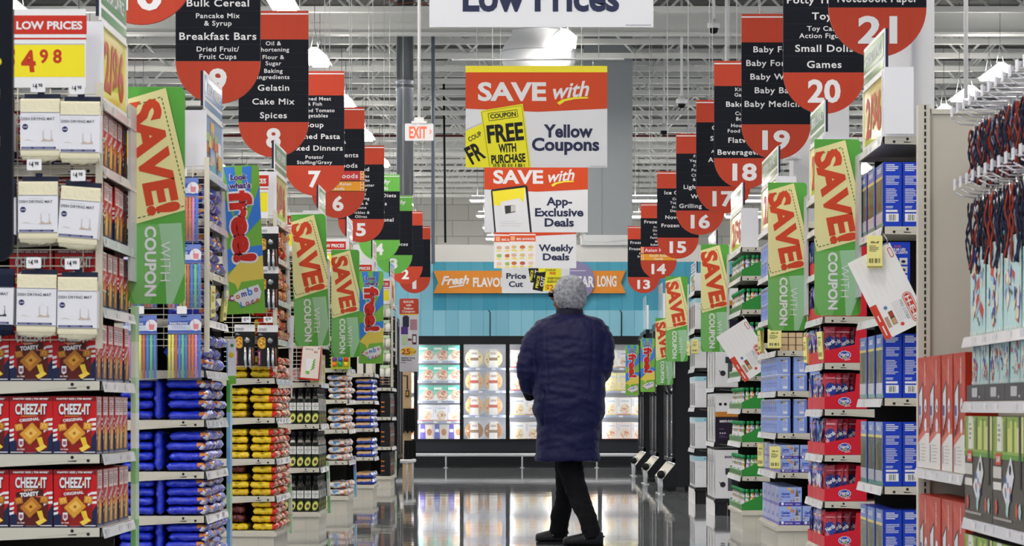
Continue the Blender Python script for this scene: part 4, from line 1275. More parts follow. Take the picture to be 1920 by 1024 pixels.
coupon_pad(424, 545, L2.Y1 - 0.02, 9, 56, 'golden coupon pad just left of the large free sign', 0.12, 0.9)

# ---------------------------------------------------------------- third left end: yellow bags, can openers
FY = film('#efcf22'); FYD = film('#e6c11c'); FR_ = film('#5a0f10')
FYP = printed('corn_bag_print', ['#c92a1c', '#d8402a', '#b81f18', '#e9dcd2', '#c92a1c', '#8f1a16', '#d8b61c'], 36, 0.25, (1, 1, 1), 0.4)


def yellow_bag(w, seed, ends):
    m_ = pillow(w, 0.235, 0.0395, FY if seed % 2 else FYD, seed, ends, rough=0.004)
    f = front(m_, 0, -0.124, 0.03)
    for k in range(5):
        t = math.radians(200 + 35 * k)
        f.line((-0.01, 0.002), (-0.01 + 0.018 * math.cos(t), 0.002 + 0.018 * math.sin(t) * 0.6), 0.0016, CB, 2)
    return m_.mesh('corn_snack_bag')


yb = [yellow_bag(0.145, s_, FYP) for s_ in (11, 12, 13, 14)]; yb2 = [yellow_bag(0.115, s_, None) for s_ in (15, 16)]
rb = [pillow(0.12, 0.23, 0.05, FR_, 17).mesh('corn_snack_bag')]
e = L3
P4 = ['front', 'second', 'third', 'rear']
S3 = ['fifth shelf', 'sixth shelf', 'seventh shelf', 'eighth shelf', 'base deck']
for k, z in enumerate(e.Z[4:9]):
    nh = 3 if k == 0 else 4
    for r_ in range(4):
        for h_ in range(nh):
            put('corn_snack_bag', yb[(k + r_ * 2 + h_) % 4], (-e.X - 0.072 + R.uniform(-0.01, 0.012), e.Y0 + 0.135 + r_ * 0.247, z + 0.0005 + h_ * 0.0435), 'yellow corn snack bag with red end, %s %s pile, %s' % (HT[h_], P4[r_], S3[k]), 'snack bag', 'yellow corn snack bags on the third left aisle end', (R.uniform(-.03, .03), 0, R.uniform(-.06, .06)))
    for h_ in range((3, 4, 4, 3, 1)[k]):
        put('corn_snack_bag', yb2[(h_ + k) % 2], (-e.X - 0.222 + R.uniform(-.006, .006), e.Y0 + 0.135, z + 0.0005 + h_ * 0.0435), 'plain yellow corn snack bag, %s the inner pile, %s' % (HT[h_], S3[k]), 'snack bag', 'yellow corn snack bags on the third left aisle end', (0, 0, R.uniform(-.05, .05)))
for h_ in range(3):
    put('corn_snack_bag', rb[0], (-e.X - 0.24, e.Y0 + 0.15, e.Z[8] + 0.045 + h_ * 0.05), 'dark red corn snack bag, %s three above the lone yellow bag' % ('lowest of', 'middle of', 'top of')[h_], 'snack bag', 'dark red snack bags on the third left aisle end')
    if h_ < 1: put('corn_snack_bag', rb[0], (-e.X - 0.24, e.Y0 + 0.15, e.Z[7] + 0.1315), 'dark red corn snack bag on the inner pile, eighth shelf', 'snack bag', 'dark red snack bags on the third left aisle end')
redb = [pillow(0.13, 0.235, 0.053, FYP, s_, None, rough=0.009).mesh('chilli_snack_bag') for s_ in (21, 22)]
for k, z in enumerate(e.Z[1:4]):
    for r_ in range(4):
        for h_ in range(3):
            put('chilli_snack_bag', redb[(h_ + r_) % 2], (-e.X - 0.07 + R.uniform(-.01, .015), e.Y0 + 0.135 + r_ * 0.247, z + 0.004 + h_ * 0.0605), 'red chilli snack bag, %s %s pile, %s from the top' % (HT[h_], P4[r_], S2u[k]), 'snack bag', 'red chilli snack bags high on the third left aisle end', (R.uniform(-.015, .015), R.uniform(-.02, .02), R.uniform(-.08, .08)))
YR3 = L3.Y0 - 0.08
wire_rack(PX(420, YR3 + .05), PX(516, YR3 + .05), YR3 + 0.05, PZ(690, YR3), PZ(400, YR3), 'cream wire rack hung with can openers on the third left aisle end', vs=3)


def opener_kit():
    w, h = 0.118, 0.235
    a = MB(); a.box(-w / 2, w / 2, -0.002, 0.002, -h, 0, mat('#1b1a1e', 0.4))
    f = Fr(a, (-w / 2, -0.0023, -h), (1, 0, 0), (0, 0, 1), w / 38)
    f.rect(0, 63, 38, 76, PAPER); f.text('simply', 10, 69, 5, mat('#5a5a62', 0.5), w=15, bold=0.01); f.rect(2, 65, 17, 66, mat('#b9b9c0', 0.5), 2)
    f.circ(9, 43, 9, mat('#dca63c', 0.5), 1, ry=11); 
    for k in range(12): f.circ(9 + 6 * math.cos(k * 2.4) * (k / 12), 43 + 8 * math.sin(k * 2.4) * (k / 12), 2, mat(('#f0c860', '#b8741e')[k % 2], 0.5), 2, n=7)
    f.rect(0, 0, 7, 30, mat('#5c1e38', 0.5), 2); f.text('CAN OPENER', 3.5, 15, 2.6, mat('#e8c0cc', 0.5), rot=math.pi / 2, w=24, bold=0.02, l=3); f.lines(2, 10, 60, 56, 2, mat('#b9b9c0', 0.5), 2)
    b = MB(); c = MB()
    for x in (0.004, 0.03): b.tube([(x, -0.012, -0.13), (x, -0.014, -0.2), (x + 0.004, -0.012, -0.25)], [0.008, 0.009, 0.006], mat('#c9cbd0', 0.22, 0.8), 8)
    c.box(-0.01, 0.045, -0.018, -0.003, -0.13, -0.06, mat('#18181b', 0.3)); c.tube([(0.016, -0.018, -0.09), (0.016, -0.03, -0.09)], 0.016, mat('#9a9ca2', 0.25, 0.8), 10); c.tube([(0.045, -0.01, -0.13), (0.05, -0.012, -0.23)], 0.006, mat('#7a4a36', 0.5), 6)
    return [('card', a.mesh('card')), ('handles', b.mesh('handles')), ('cutter_head', c.mesh('cutter_head'))]


OK_ = opener_kit()
for px, py, lab in ((459, 609, 'carded can opener with steel handles, bottom row, left one'), (502, 610, 'carded can opener with steel handles, bottom row beside the post'), (503, 500, 'carded can opener right of the large free sign, middle row'), (503, 425, 'carded can opener right of the large free sign, top row')):
    put('can_opener', OK_, (PX(px, YR3), YR3, PZ(py, YR3)), lab, 'can opener', 'carded can openers on the wire rack')
T3 = tag_hook('$599', 0.052, 0.034)
for px, py, lab in ((463, 600, 'peg hook with $5.99 tag over the left can opener'), (504, 600, 'peg hook with $5.99 tag over the right can opener')):
    put('peg_hook', T3, (PX(px, YR3), YR3, PZ(py, YR3)), lab, 'price hook', 'price hooks on the can opener rack')
a = MB(); a.box(-0.02, 0.02, -0.0015, 0.0015, -0.22, 0, PAPER); f = Fr(a, (-0.02, -0.0018, -0.22), (1, 0, 0), (0, 0, 1), 0.04 / 12); f.circ(5, 42, 4, mat('#e8c23a', 0.5)); f.rect(0, 0, 12, 12, mat('#79b947', 0.5)); f.circ(6, 56, 2.5, mat('#4f8a4a', 0.5))
a.build('shelf_card', None, (PX(435, L2.Y1 - .01), L2.Y1 - 0.01, PZ(635, L2.Y1 - .01))); tag(bpy.data.objects['shelf_card'], 'narrow white and green card left of the can openers', 'card')
sign_frame(L3, 'price', 'yellow price sign with green header on the third left aisle end', 'g', 0.0, '#e6da6a')
low_prices(L3, 'low price board half hidden behind the large free sign', '', 0.04, 0.2)
blade_save(553, 650, 18.62, 65, 'coupon sign at the third left aisle end, second largest on the left', -0.03)

# ---------------------------------------------------------------- fourth left end: oil bottles, gadgets
BOT = mat('#12160f', 0.12, 0, 0.7)


def oil_kit():
    a = MB(); w = 0.0245
    ring = lambda s_, z: [(x * s_, y * s_, z) for x, y in rr(-w, -w, w, w, 0.007, 3)]
    lev = [(0.98, 0), (1, 0.004), (1, 0.158), (0.95, 0.175), (0.78, 0.192), (0.62, 0.2), (0.6, 0.215)]
    vs = []; n = len(ring(1, 0))
    for s_, z in lev: vs += ring(s_, z)
    fs = [tuple(range(n))[::-1], tuple(range((len(lev) - 1) * n, len(lev) * n))]
    for i in range(len(lev) - 1):
        for k in range(n): fs.append((i * n + k, i * n + (k + 1) % n, (i + 1) * n + (k + 1) % n, (i + 1) * n + k))
    a.add(vs, fs, BOT)
    b = MB(); b.lathe([(0.0165, 0.208), (0.0165, 0.25), (0.015, 0.253)], mat('#0e0f10', 0.3), 14)
    c = MB()
    for f in (front(c, 0, -w - 0.0006, 0), Fr(c, (w + 0.0006, 0, 0), (0, 1, 0), (0, 0, 1))):
        f.rect(-w * 0.94, 0.094, w * 0.94, 0.148, mat('#d9dcda', 0.5)); f.text('H-E-B', 0, 0.139, 0.006, mat('#b4463a', 0.5), w=0.014, bold=0.04); f.text('AVOCADO', 0, 0.124, 0.008, mat('#3d4a3c', 0.5), w=0.034, bold=0.03); f.text('OIL', 0, 0.11, 0.008, mat('#3d4a3c', 0.5), w=0.013, bold=0.03)
        f.rect(-w * 0.94, 0.008, w * 0.94, 0.088, mat('#1c2419', 0.4)); f.circ(-0.001, 0.042, 0.021, mat('#a8b43c', 0.5), 2, ry=0.034, rot=-0.3); f.circ(-0.001, 0.041, 0.018, mat('#d8da80', 0.5), 3, ry=0.029, rot=-0.3); f.circ(0.0, 0.04, 0.011, mat('#5a3a22', 0.4), 4, ry=0.013); f.circ(-0.003, 0.044, 0.004, mat('#8a6444', 0.4), 5)
    return [('bottle_body', a.mesh('bottle_body')), ('cap', b.mesh('cap')), ('label', c.mesh('label'))]


OIL = oil_kit()
e = L4
for k, z in enumerate(e.Z[4:7]):
    sn = ('upper', 'middle', 'lowest')[k] + ' bottle shelf'
    for r_ in range(8):
        put('oil_bottle', OIL, (-e.X - 0.034, e.Y0 + 0.04 + r_ * 0.098, z), 'dark avocado oil bottle, aisle-side column, %s from the front, %s' % (ORD[r_], sn) if r_ else 'dark avocado oil bottle at the front corner, %s' % sn, 'bottle', 'avocado oil bottles on the fourth left aisle end')
    for c_ in range(1, 5):
        put('oil_bottle', OIL, (-e.X - 0.034 - c_ * 0.0525, e.Y0 + 0.04, z), 'dark avocado oil bottle in the front row, %s from the corner, %s' % (ORD[c_], sn), 'bottle', 'avocado oil bottles on the fourth left aisle end')
# hanging kitchen set in a red and white card
Yk = L4.Y0 - 0.08
a = MB(); w, h = 0.135, 0.235
a.box(-w / 2, w / 2, 0, 0.03, -h, 0, RED); o1 = None
f = Fr(a, (-w / 2, -0.0005, -h), (1, 0, 0), (0, 0, 1), w / 36)
f.rect(1.5, 3, 34.5, 62.5, mat('#e6d9d2', 0.4)); f.poly([(9, 40), (27, 38), (17, 16), (11, 16)], PAPER, 2); f.poly([(10, 16), (18, 16), (17, 10), (11, 11)], mat('#7fbf5a', 0.4), 3)
for k in range(4): f.line((20 + k, 18 + k * 5), (26, 24 + k * 5), 2.5, mat('#6fb04e', 0.4), 3)
f.text('baking', 14, 57, 3.4, mat('#6a5a5a', 0.4), w=14, bold=0.01); f.circ(26, 52, 4, mat('#c98a8a', 0.4), 2, ry=2); f.circ(31, 59, 1.6, mat('#7a7a84', 0.4), 2)
card = a.mesh('card'); b = MB(); b.tube([(0, 0.01, -0.01), (0, 0.0, 0.02), (0, 0.06, 0.025)], 0.002, STEEL, 5)
put('icing_set', [('card', card), ('hook', b.mesh('hook'))], (PX(585, Yk), Yk, PZ(649, Yk)), 'red and white carded icing set under the coupon sign', 'kitchen gadget', None, (0, 0.09, 0))
a = MB(); a.prism([(-0.025, 0), (0.018, 0), (0.006, -0.5), (-0.002, -0.5)], 'y', -0.001, 0.001, PAPER)
tag(a.build('paper_strip', None, (PX(546, 18.57), 18.57, PZ(592, 18.57))), 'long white pointed paper strip hanging beside the oil bottles', 'paper')
wire_rack(PX(541, Yk + .05), PX(601, Yk + .05), Yk + 0.05, PZ(716, Yk), PZ(470, Yk), 'wire rack behind the second coupon sign on the fourth left aisle end', vs=2)
pk = pillow(0.09, 0.2, 0.1, printed('pink_pack', ['#c9a0a6', '#e0d2d2', '#b0707c', '#d8bcc0'], 40), 31).mesh('snack_bag')
put('snack_bag', pk, (-L4.X - 0.2, L4.Y0 + 0.12, L4.Z[3]), 'pinkish snack bag behind the carded icing set', 'snack bag')
jm_ = MB(); jm_.box(-0.03, 0.03, -0.03, 0.03, 0, 0.1, mat('#c9c88a', 0.4)); f = front(jm_, 0, -0.0305, 0); f.rect(-0.03, 0.03, 0.03, 0.06, PAPER); f.lines(-0.025, 0.025, 0.09, 0.07, 3, mat('#6a8a4a', 0.4)); jm_ = jm_.mesh('spice_box')
for r_ in range(4):
    for h_ in range(2):
        put('spice_box', jm_, (-L4.X - 0.04, L4.Y0 + 0.05 + 0.2 * r_, L4.Z[3] + h_ * 0.101), 'small yellow-green spice box, %s of two, %s from the front' % (('lower', 'upper')[h_], ORD[r_]), 'box', 'spice boxes above the oil bottles')
sign_frame(L4, 'price', 'yellow price sign with green header on the fourth left aisle end')
low_prices(L4, 'low price board behind the top of the third-end coupon sign', '', 0.01, 0.3)
blade_save(621, 670, 22.15, 53, 'coupon sign at the fourth left aisle end, beside the smaller free sign', 0.0)

# ---------------------------------------------------------------- fifth left end: white bags
FWP = printed('white_bag_print', ['#e6e4e2', '#e9e9ea', '#e6e4e2', '#d84a3a', '#e9e9ea', '#e8a03a', '#5a8fd0', '#eceaea', '#dedde0'], 44, 0.3, (1, 1, 1), 0.3)
wb = [pillow(0.16, 0.34, 0.051, FWP, s_).mesh('sugar_bag') for s_ in (41, 42)]
e = L5
S5 = ['fourth lowest shelf', 'third lowest shelf', 'second lowest shelf', 'base deck']
for k, z in enumerate(e.Z[4:8]):
    for r_ in range(2):
        for h_ in range((4, 3, 3, 2)[k]):
            put('sugar_bag', wb[(h_ + k) % 2], (-e.X - 0.085 + R.uniform(-.01, .01), e.Y0 + 0.22 + r_ * 0.42, z + 0.002 + h_ * (0.05 if k == 0 else 0.058)), 'white printed sugar bag, %s %s pile, %s' % (HT[h_], ('front', 'rear')[r_], S5[k]), 'bag', 'white sugar bags on the fifth left aisle end', (0, R.uniform(-.015, .015), R.uniform(-.1, .1)), (1, 1, 0.88 if k == 0 else 1))
pb = pillow(0.1, 0.3, 0.12, mat('#352a4a', 0.25), 44).mesh('purple_bag')
for k in range(4):
    put('purple_bag', pb, (-e.X - 0.24, e.Y0 + 0.25, e.Z[4 + k]), 'dark purple bag behind the white sugar bags, %s' % S5[k], 'bag', 'dark purple bags on the fifth left aisle end', (0, 0, 0.05))
Yk = L5.Y0 - 0.06
a = MB(); w, h = 0.15, 0.1
a.box(-w / 2, w / 2, 0, 0.03, 0, h, mat('#b9d23a', 0.4)); card = a.mesh('card'); kit = [('card', card)]
for i, c_ in enumerate(['#e8742a', '#2fa05a', '#f0c02a', '#7a3f9a', '#3a6fd0', '#d8402a']):
    b = MB(); b.tube([(-0.046 + (i % 3) * 0.046, -0.008, 0.02 + (i // 3) * 0.042), (-0.046 + (i % 3) * 0.046, -0.008, 0.055 + (i // 3) * 0.042)], 0.018, mat(c_, 0.3), 10); kit.append(('dye_bottle', b.mesh('dye_bottle')))
put('food_colour_pack', kit, (PX(638, Yk), Yk, PZ(692, Yk)), 'bright pack of six food colour bottles under the coupon sign', 'food colouring')
wire_rack(PX(618, Yk + .05), PX(654, Yk + .05), Yk + 0.05, PZ(700, Yk), PZ(500, Yk), 'wire rack behind the coupon sign on the fifth left aisle end', vs=2)
sign_frame(L5, 'print', 'blue and white deal sign on the fifth left aisle end', 'b', 0.0, '#c4d0e4')
low_prices(L5, 'low price board on the fifth left aisle end', '', 0.02, 0.3)
blade_free(673, 682, 25.55, 50, 'free offer sign on the left, smaller than the near one', 0.0)

# ---------------------------------------------------------------- sixth left end: bread
BB = mat('#2f4fc0', 0.25, 0, 0.6, 0.3, 30); BR = mat('#cfa878', 0.55, 0, 0.4, 0.3, 40); BWP = printed('bread_bag_end', ['#dfe4f2', '#3558cc', '#eceef4', '#2f4fc0', '#dfe4f2'], 30, 0.25)


def loaf(seed):
    a = pillow(0.175, 0.33, 0.056, BR, seed, BWP, rough=0.004)
    for i, f_ in enumerate(a.f):                 # blue lower half of the bag
        if max(a.v[j][2] for j in f_) < 0.033: a.fm[i] = a.mi(BB)
    return a.mesh('bread_loaf')


lf = [loaf(51), loaf(52)]
e = L6
for k, z in enumerate(e.Z[4:8]):
    for r_ in range(2):
        for h_ in range((4, 3, 3, 2)[k]):
            put('bread_loaf', lf[(h_ + r_) % 2], (-e.X - 0.085, e.Y0 + 0.2 + r_ * 0.36, z + 0.0005 + h_ * (0.052 if k == 0 else 0.0605)), 'bread loaf in blue bag, %s %s pile, %s' % (HT[h_], ('front', 'rear')[r_], S5[k]), 'bread', 'bread loaves on the sixth left aisle end', (0, 0, R.uniform(-.05, .05)), (1, 1, 0.86 if k == 0 else 1))
a = MB(); a.box(-0.07, 0.07, 0, 0.12, 0, 0.16, mat('#dcd8cc', 0.5)); f = front(a, 0, -0.0005, 0); f.rect(-0.012, 0, 0.012, 0.16, mat('#26262c', 0.5)); f.rect(-0.06, 0.1, -0.02, 0.14, mat('#b9b9b0', 0.5)); tm = a.mesh('tortilla_box')
for k in range(3):
    put('tortilla_box', tm, (-e.X - 0.09, e.Y0 + 0.05 + k * 0.26, e.Z[3]), 'pale box with dark stripe above the bread, %s from the front' % ORD[k], 'box', 'pale boxes above the bread')
sign_frame(L6, 'print', 'pink and white deal sign on the sixth left aisle end', 'r', 0.0, '#e4d2d0')
low_prices(L6, 'low price board on the sixth left aisle end', '', 0.02, 0.26)

# ---------------------------------------------------------------- seventh left end: black tubs, paper rolls
ORG = mat('#d9762a', 0.5)


def tub():
    a = MB(); a.prism(rr(-0.055, -0.06, 0.055, 0.06, 0.02, 4), 'z', 0, 0.22, mat('#17181b', 0.3)); f = front(a, 0, -0.0605, 0)
    for k in range(3): f.rect(-0.045, 0.05 + k * 0.05, -0.01, 0.062 + k * 0.05, ORG)
    f = Fr(a, (0.0555, 0, 0), (0, 1, 0), (0, 0, 1)); f.rect(-0.04, 0.15, 0.04, 0.17, ORG); f.rect(-0.03, 0.11, 0.03, 0.14, PAPER); f.circ(0, 0.07, 0.035, ORG)
    b = MB(); b.prism(rr(-0.05, -0.055, 0.05, 0.055, 0.02, 4), 'z', 0.22, 0.25, mat('#26282d', 0.2))
    return [('tub', a.mesh('tub')), ('lid', b.mesh('lid'))]


TB = tub()
e = L7
for k, z in enumerate(e.Z[3:6]):
    for r_ in range(4):
        put('coffee_tub', TB, (-e.X - 0.066, e.Y0 + 0.1 + r_ * 0.24, z), 'black tub with orange print, %s tub shelf, %s from the front' % (('upper', 'middle', 'lowest')[k], ORD[r_]), 'tub', 'black tubs on the farthest left aisle end')
Yk = L7.Y0 - 0.06
wire_rack(PX(712, Yk + .05), PX(735, Yk + .05), Yk + 0.05, PZ(722, Yk), PZ(562, Yk), 'wire rack hung with white rolls on the farthest left aisle end', vs=2)
def roll_kit():
    a = MB()
    for x in (-0.028, 0.028): a.lathe([(0.01, 0), (0.027, 0.002), (0.027, 0.088), (0.01, 0.09)], mat('#e2e2da', 0.7), 14, (x, 0, -0.11))
    b = MB(); b.box(-0.05, 0.05, -0.03, -0.028, -0.02, 0.012, mat('#b9cfae', 0.5))
    return [('rolls', a.mesh('rolls')), ('header_card', b.mesh('header_card'))]
RK = roll_kit()
for k in range(5):
    put('roll_pack', RK, (PX(722, Yk), Yk - 0.02, PZ(575 + k * 28, Yk)), 'twin pack of white rolls, %s from the top of its rack' % ORD[k], 'paper rolls', 'roll packs on the farthest left wire rack')
for k in range(3):
    put('coffee_tub', TB, (-e.X - 0.066, e.Y0 + 0.1 + k * 0.3, e.Z[2]), 'black tub with orange print above the three tub shelves, %s from the front' % ORD[k], 'tub', 'black tubs on the farthest left aisle end')
sign_frame(L7, 'price', 'yellow price sign on the farthest left aisle end', 'b')
low_prices(L7, 'low price board on the farthest left aisle end', '', 0.02, 0.2)
# 25% off sign
Y = 33.12; sc = 37 / 37 * Y / F
t = thing('wellness_sign', (PX(749, Y), Y, PZ(697, Y)), 'narrow white sign offering 25 percent off with a red save heading', 'coupon sign')
a = MB(); a.prism([(x * sc, z * sc) for x, z in rr(0, 0, 36, 137, 3)], 'y', -0.002, 0.002, mat('#d9d9e2', 0.45)); a.build('sign_board', t)
a = MB(); f = Fr(a, (0, -0.0024, 0), (1, 0, 0), (0, 0, 1), sc, lift=0.001)
f.poly(rr(0, 108, 36, 137, 3, 4, 'bc'), mat('#c94a34', 0.45)); f.rect(1, 106.5, 33, 108, YEL)
for s_, yy, w in (('SAVE', 131, 19), ('with', 125, 10), ('Yellow', 118.5, 19), ('Coupon', 113, 24)): f.text(s_, 17, yy, 4, PAPER, w=w, bold=0.05, l=2)
f.rect(6, 84, 18, 103, mat('#33314a', 0.4)); f.rect(8, 103, 16, 105, mat('#33314a', 0.4)); f.rect(20, 78, 33, 98, mat('#b48a9c', 0.4)); f.rect(3, 70, 16, 84, mat('#5a3a8a', 0.4)); f.rect(16, 58, 23, 78, PAPER, 2); f.rect(16, 58, 23, 62, mat('#7a3a5a', 0.4), 3); f.rect(24, 51, 32, 70, mat('#5a3040', 0.4)); f.rect(25.5, 55, 30.5, 67, PAPER, 2); f.rect(5, 50, 14, 68, mat('#b8d8a8', 0.4))
f.circ(17, 38, 15, mat('#e8cf4a', 0.45), 1, ry=8); f.text('25', 12, 38, 10, mat('#b84a24', 0.45), w=17, bold=0.05, l=2); f.text('% off', 26, 37, 5, mat('#b8862a', 0.45), w=10, bold=0.03, l=2)
f.text('Healthy Living', 16, 26, 3, NAVY, w=26, bold=0.03); f.text('Department', 13, 22, 3, NAVY, w=20, bold=0.03); f.rect(2, 16, 12, 17.5, mat('#8a8c9a', 0.5))
a.build('printing', t); mount(t, 749, Y, 137 * sc)
# slim banners seen edge on
GW = ['#a8cfa0', '#d4e2d0', '#b4d4ae', '#dfe6dc', '#8cc383', '#c0dabb', '#7dbb74']
edge_banner(253, 575, 1040, 11.35, GW, 'slim green banner edge-on at the nearest left aisle end', 0.0)
edge_banner(430, 640, 1040, 14.9, ['#7db0e0', '#5fae55', '#8cc0e8', '#7db0e0', '#9fd0b0', '#7db0e0'], 'slim blue and green banner edge-on at the second left aisle end')
edge_banner(546, 890, 1000, 18.6, GW[:3], 'slim green banner edge-on at the third left aisle end', -0.03)
edge_banner(618, 865, 962, 22.06, GW[2:5], 'slim green banner edge-on at the fourth left aisle end', -0.04)
edge_banner(667, 855, 932, 25.42, ['#9a9ad0', '#7db0e0', '#8cc0e8'], 'slim blue banner edge-on at the fifth left aisle end', -0.03)
edge_banner(742, 845, 896, 33.08, GW[1:4], 'slim green banner edge-on at the farthest left aisle end')
# near dark sign at the frame edge
Yn = 6.2
a = MB(); x0, x1 = PX(-150, Yn), PX(25, Yn); z0, z1 = PZ(490, Yn), PZ(-80, Yn)
a.prism(rr(x0, z0, x1, z1, 0.03, 6, 'ad'), 'y', -0.01, 0.01, SIGNDARK); f = front(a, 0, -0.0105, 0)
f.circ(PX(-3, Yn), PZ(117, Yn), 0.008, YEL); f.rect(PX(-12, Yn), PZ(185, Yn), PX(0.5, Yn), PZ(168, Yn), PAPER); f.rect(PX(-12, Yn), PZ(275, Yn), PX(0.5, Yn), PZ(255, Yn), PAPER)
o = a.build('dark_sign', None, (0, Yn, 0)); tag(o, 'dark navy sign with rounded lower corner at the left frame edge', 'sign')
# ================================================================ RIGHT ROW
ER = ['second right aisle end', 'third right aisle end', 'fourth right aisle end', 'fifth right aisle end', 'sixth right aisle end', 'seventh right aisle end']
R2 = End(1, 1656, 1610, [255, 424, 592, 746, 912], 1078)
R3 = End(1, 1544, 1512, [355, 418, 505, 593, 680, 767, 853, 940], 1028)
R4 = End(1, 1456, 1423, [415, 506, 592, 657, 733, 812, 886], 985)
R5 = End(1, 1390, 1366, [463, 517, 580, 643, 705, 766, 829, 893], 957)
R6 = End(1, 1340, 1325, [514, 620, 726, 829], 935)
R7 = End(1, 1303, 1292, [545, 617, 690, 764, 841], 914)
RH = ['blue solar light boxes', 'red candy trays', 'light blue baby food', 'green pouch trays', 'boxed coffee machines', 'boxed white heaters']
DARKF = mat('#1b1c20', 0.4)
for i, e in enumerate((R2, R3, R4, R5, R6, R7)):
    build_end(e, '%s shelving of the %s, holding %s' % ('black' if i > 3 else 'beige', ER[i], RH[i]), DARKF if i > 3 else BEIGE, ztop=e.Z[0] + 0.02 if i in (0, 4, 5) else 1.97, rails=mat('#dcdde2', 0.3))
for e in (R6, R7):                               # white fronts on the black bases
    a = MB(); a.box(e.x(-0.006), e.x(0.004), e.Y0 + 0.02, e.Y1 - 0.02, 0.0, e.Z[-1] - 0.02, WHITE)
    o = a.build('base_front'); par = [q_ for q_ in bpy.data.objects if q_.name.startswith('endcap_shelving') and q_['label'].startswith('black shelving of the ' + ER[4 if e is R6 else 5])][0]
    o.parent = par; o.matrix_parent_inverse = Matrix.Translation(par.location).inverted()

# ---------------------------------------------------------------- blue light boxes
BX = mat('#1d3fbe', 0.35); BXD = mat('#16309a', 0.35)
LG = mat('#cfd6f0', 0.5)


def light_box(face):
    w, d, h = 0.0745, 0.285, 0.265
    a = MB(); a.box(0, w, 0, d, 0, h, BX)
    f = Fr(a, (0, -0.0004, 0), (1, 0, 0), (0, 0, 1), w / 34)              # 34 x 121
    if face:
        f.text('H-E-B', 15, 114, 3, mat('#d0604a', 0.4), w=10, bold=0.05); f.text('SOLAR LED', 16, 109, 4, PAPER, w=22, bold=0.04); f.text('PICNIC LIGHTS', 16, 104, 4, PAPER, w=28, bold=0.04)
        for k in range(4): f.rect(18, 84 - k * 14, 30, 95 - k * 14, mat('#d8d8da', 0.4)); f.circ(24, 89 - k * 14, 3.4, CB, 2, ry=2.4, n=8)
        f.lines(2, 15, 92, 50, 9, LG, 2, 0.3)
    else:
        f.lines(4, 29, 117, 103, 4, LG, 2, 0.6, 1); f.lines(4, 30, 95, 77, 6, LG, 2, 0.45, 2); f.lines(4, 29, 71, 43, 9, LG, 2, 0.45, 3); f.lines(4, 24, 38, 33, 2, LG, 2, 0.5, 4)
        f.rect(4, 27, 26, 31, mat('#e6e7ee', 0.4)); f.rect(4, 9, 28, 24, mat('#e9eaee', 0.4)); f.bars(10, 23, 11, 22, CB, 2, 11)
    f = Fr(a, (-0.0004, d, 0), (0, -1, 0), (0, 0, 1), d / 100)             # picture side towards the aisle, 100 x 93
    f.rect(0, 0, 100, 93, mat('#5f83c8', 0.25)); f.rect(0, 70, 100, 74, mat('#d9c860', 0.25), 2); f.rect(0, 22, 100, 70, mat('#4a5a3c', 0.25), 2); f.rect(0, 6, 100, 22, mat('#b9bdc4', 0.25), 2); f.rect(0, 0, 100, 6, mat('#4f8a86', 0.25), 2)
    q = random.Random(5)
    for k in range(9): f.rect(6 + k * 10, 24, 9 + k * 10, q.uniform(40, 66), mat(q.choice(['#c9a860', '#7d8a50', '#2f3a2c', '#8a6a40']), 0.25), 3)
    f.rect(88, 6, 100, 93, mat('#2d51c4', 0.3), 4); f.text('SOLAR LED', 46, 84, 7, PAPER, w=50, bold=0.04, l=4)
    return a.mesh('light_box')


LB, LBF = light_box(0), light_box(1)
e = R2
SR2 = ['top box shelf', 'second box shelf', 'third box shelf', 'fourth box shelf', 'lowest box shelf']
for k, z in enumerate(e.Z[1:6]):
    if k == 1:
        put('light_box', LBF, (e.X + 0.02, e.Y0 + 0.02, z), 'blue solar light box with small product pictures, behind the near flyer', 'light box', 'blue solar light boxes on the second right aisle end', (0, 0, 0), (1.25, 1, 1.15))
        continue
    for r_ in range(3):
        put('light_box', LB, (e.X + 0.004, e.Y0 + 0.016 + r_ * 0.305, z), 'blue solar light box, aisle-side column, %s from the front, %s' % (ORD[r_], SR2[k]), 'light box', 'blue solar light boxes on the second right aisle end', (0, 0, R.uniform(-.012, .012)))
    put('light_box', LB, (e.X + 0.083, e.Y0 + 0.018, z), 'blue solar light box in front, second in from the aisle, %s' % SR2[k], 'light box', 'blue solar light boxes on the second right aisle end')
sign_frame(R2, 'price', 'yellow price sign with green header on the second right aisle end', 'g', 0.03, '#e9dc6e')
a = MB(); xa = PX(1657, R2.Y0 - .03); xb = PX(1713, R2.Y0 - .03)
a.box(xa, xb, -0.006, 0.006, 0, 0.275, mat('#e4e5ec', 0.25)); tag(a.build('blank_board', None, (0, R2.Y0 - 0.03, 1.98)), 'blank white back of a low price board beside the white column', 'sign')

# ---------------------------------------------------------------- candy trays
TR = mat('#d01f33', 0.4); TRD = mat('#b0182a', 0.4)


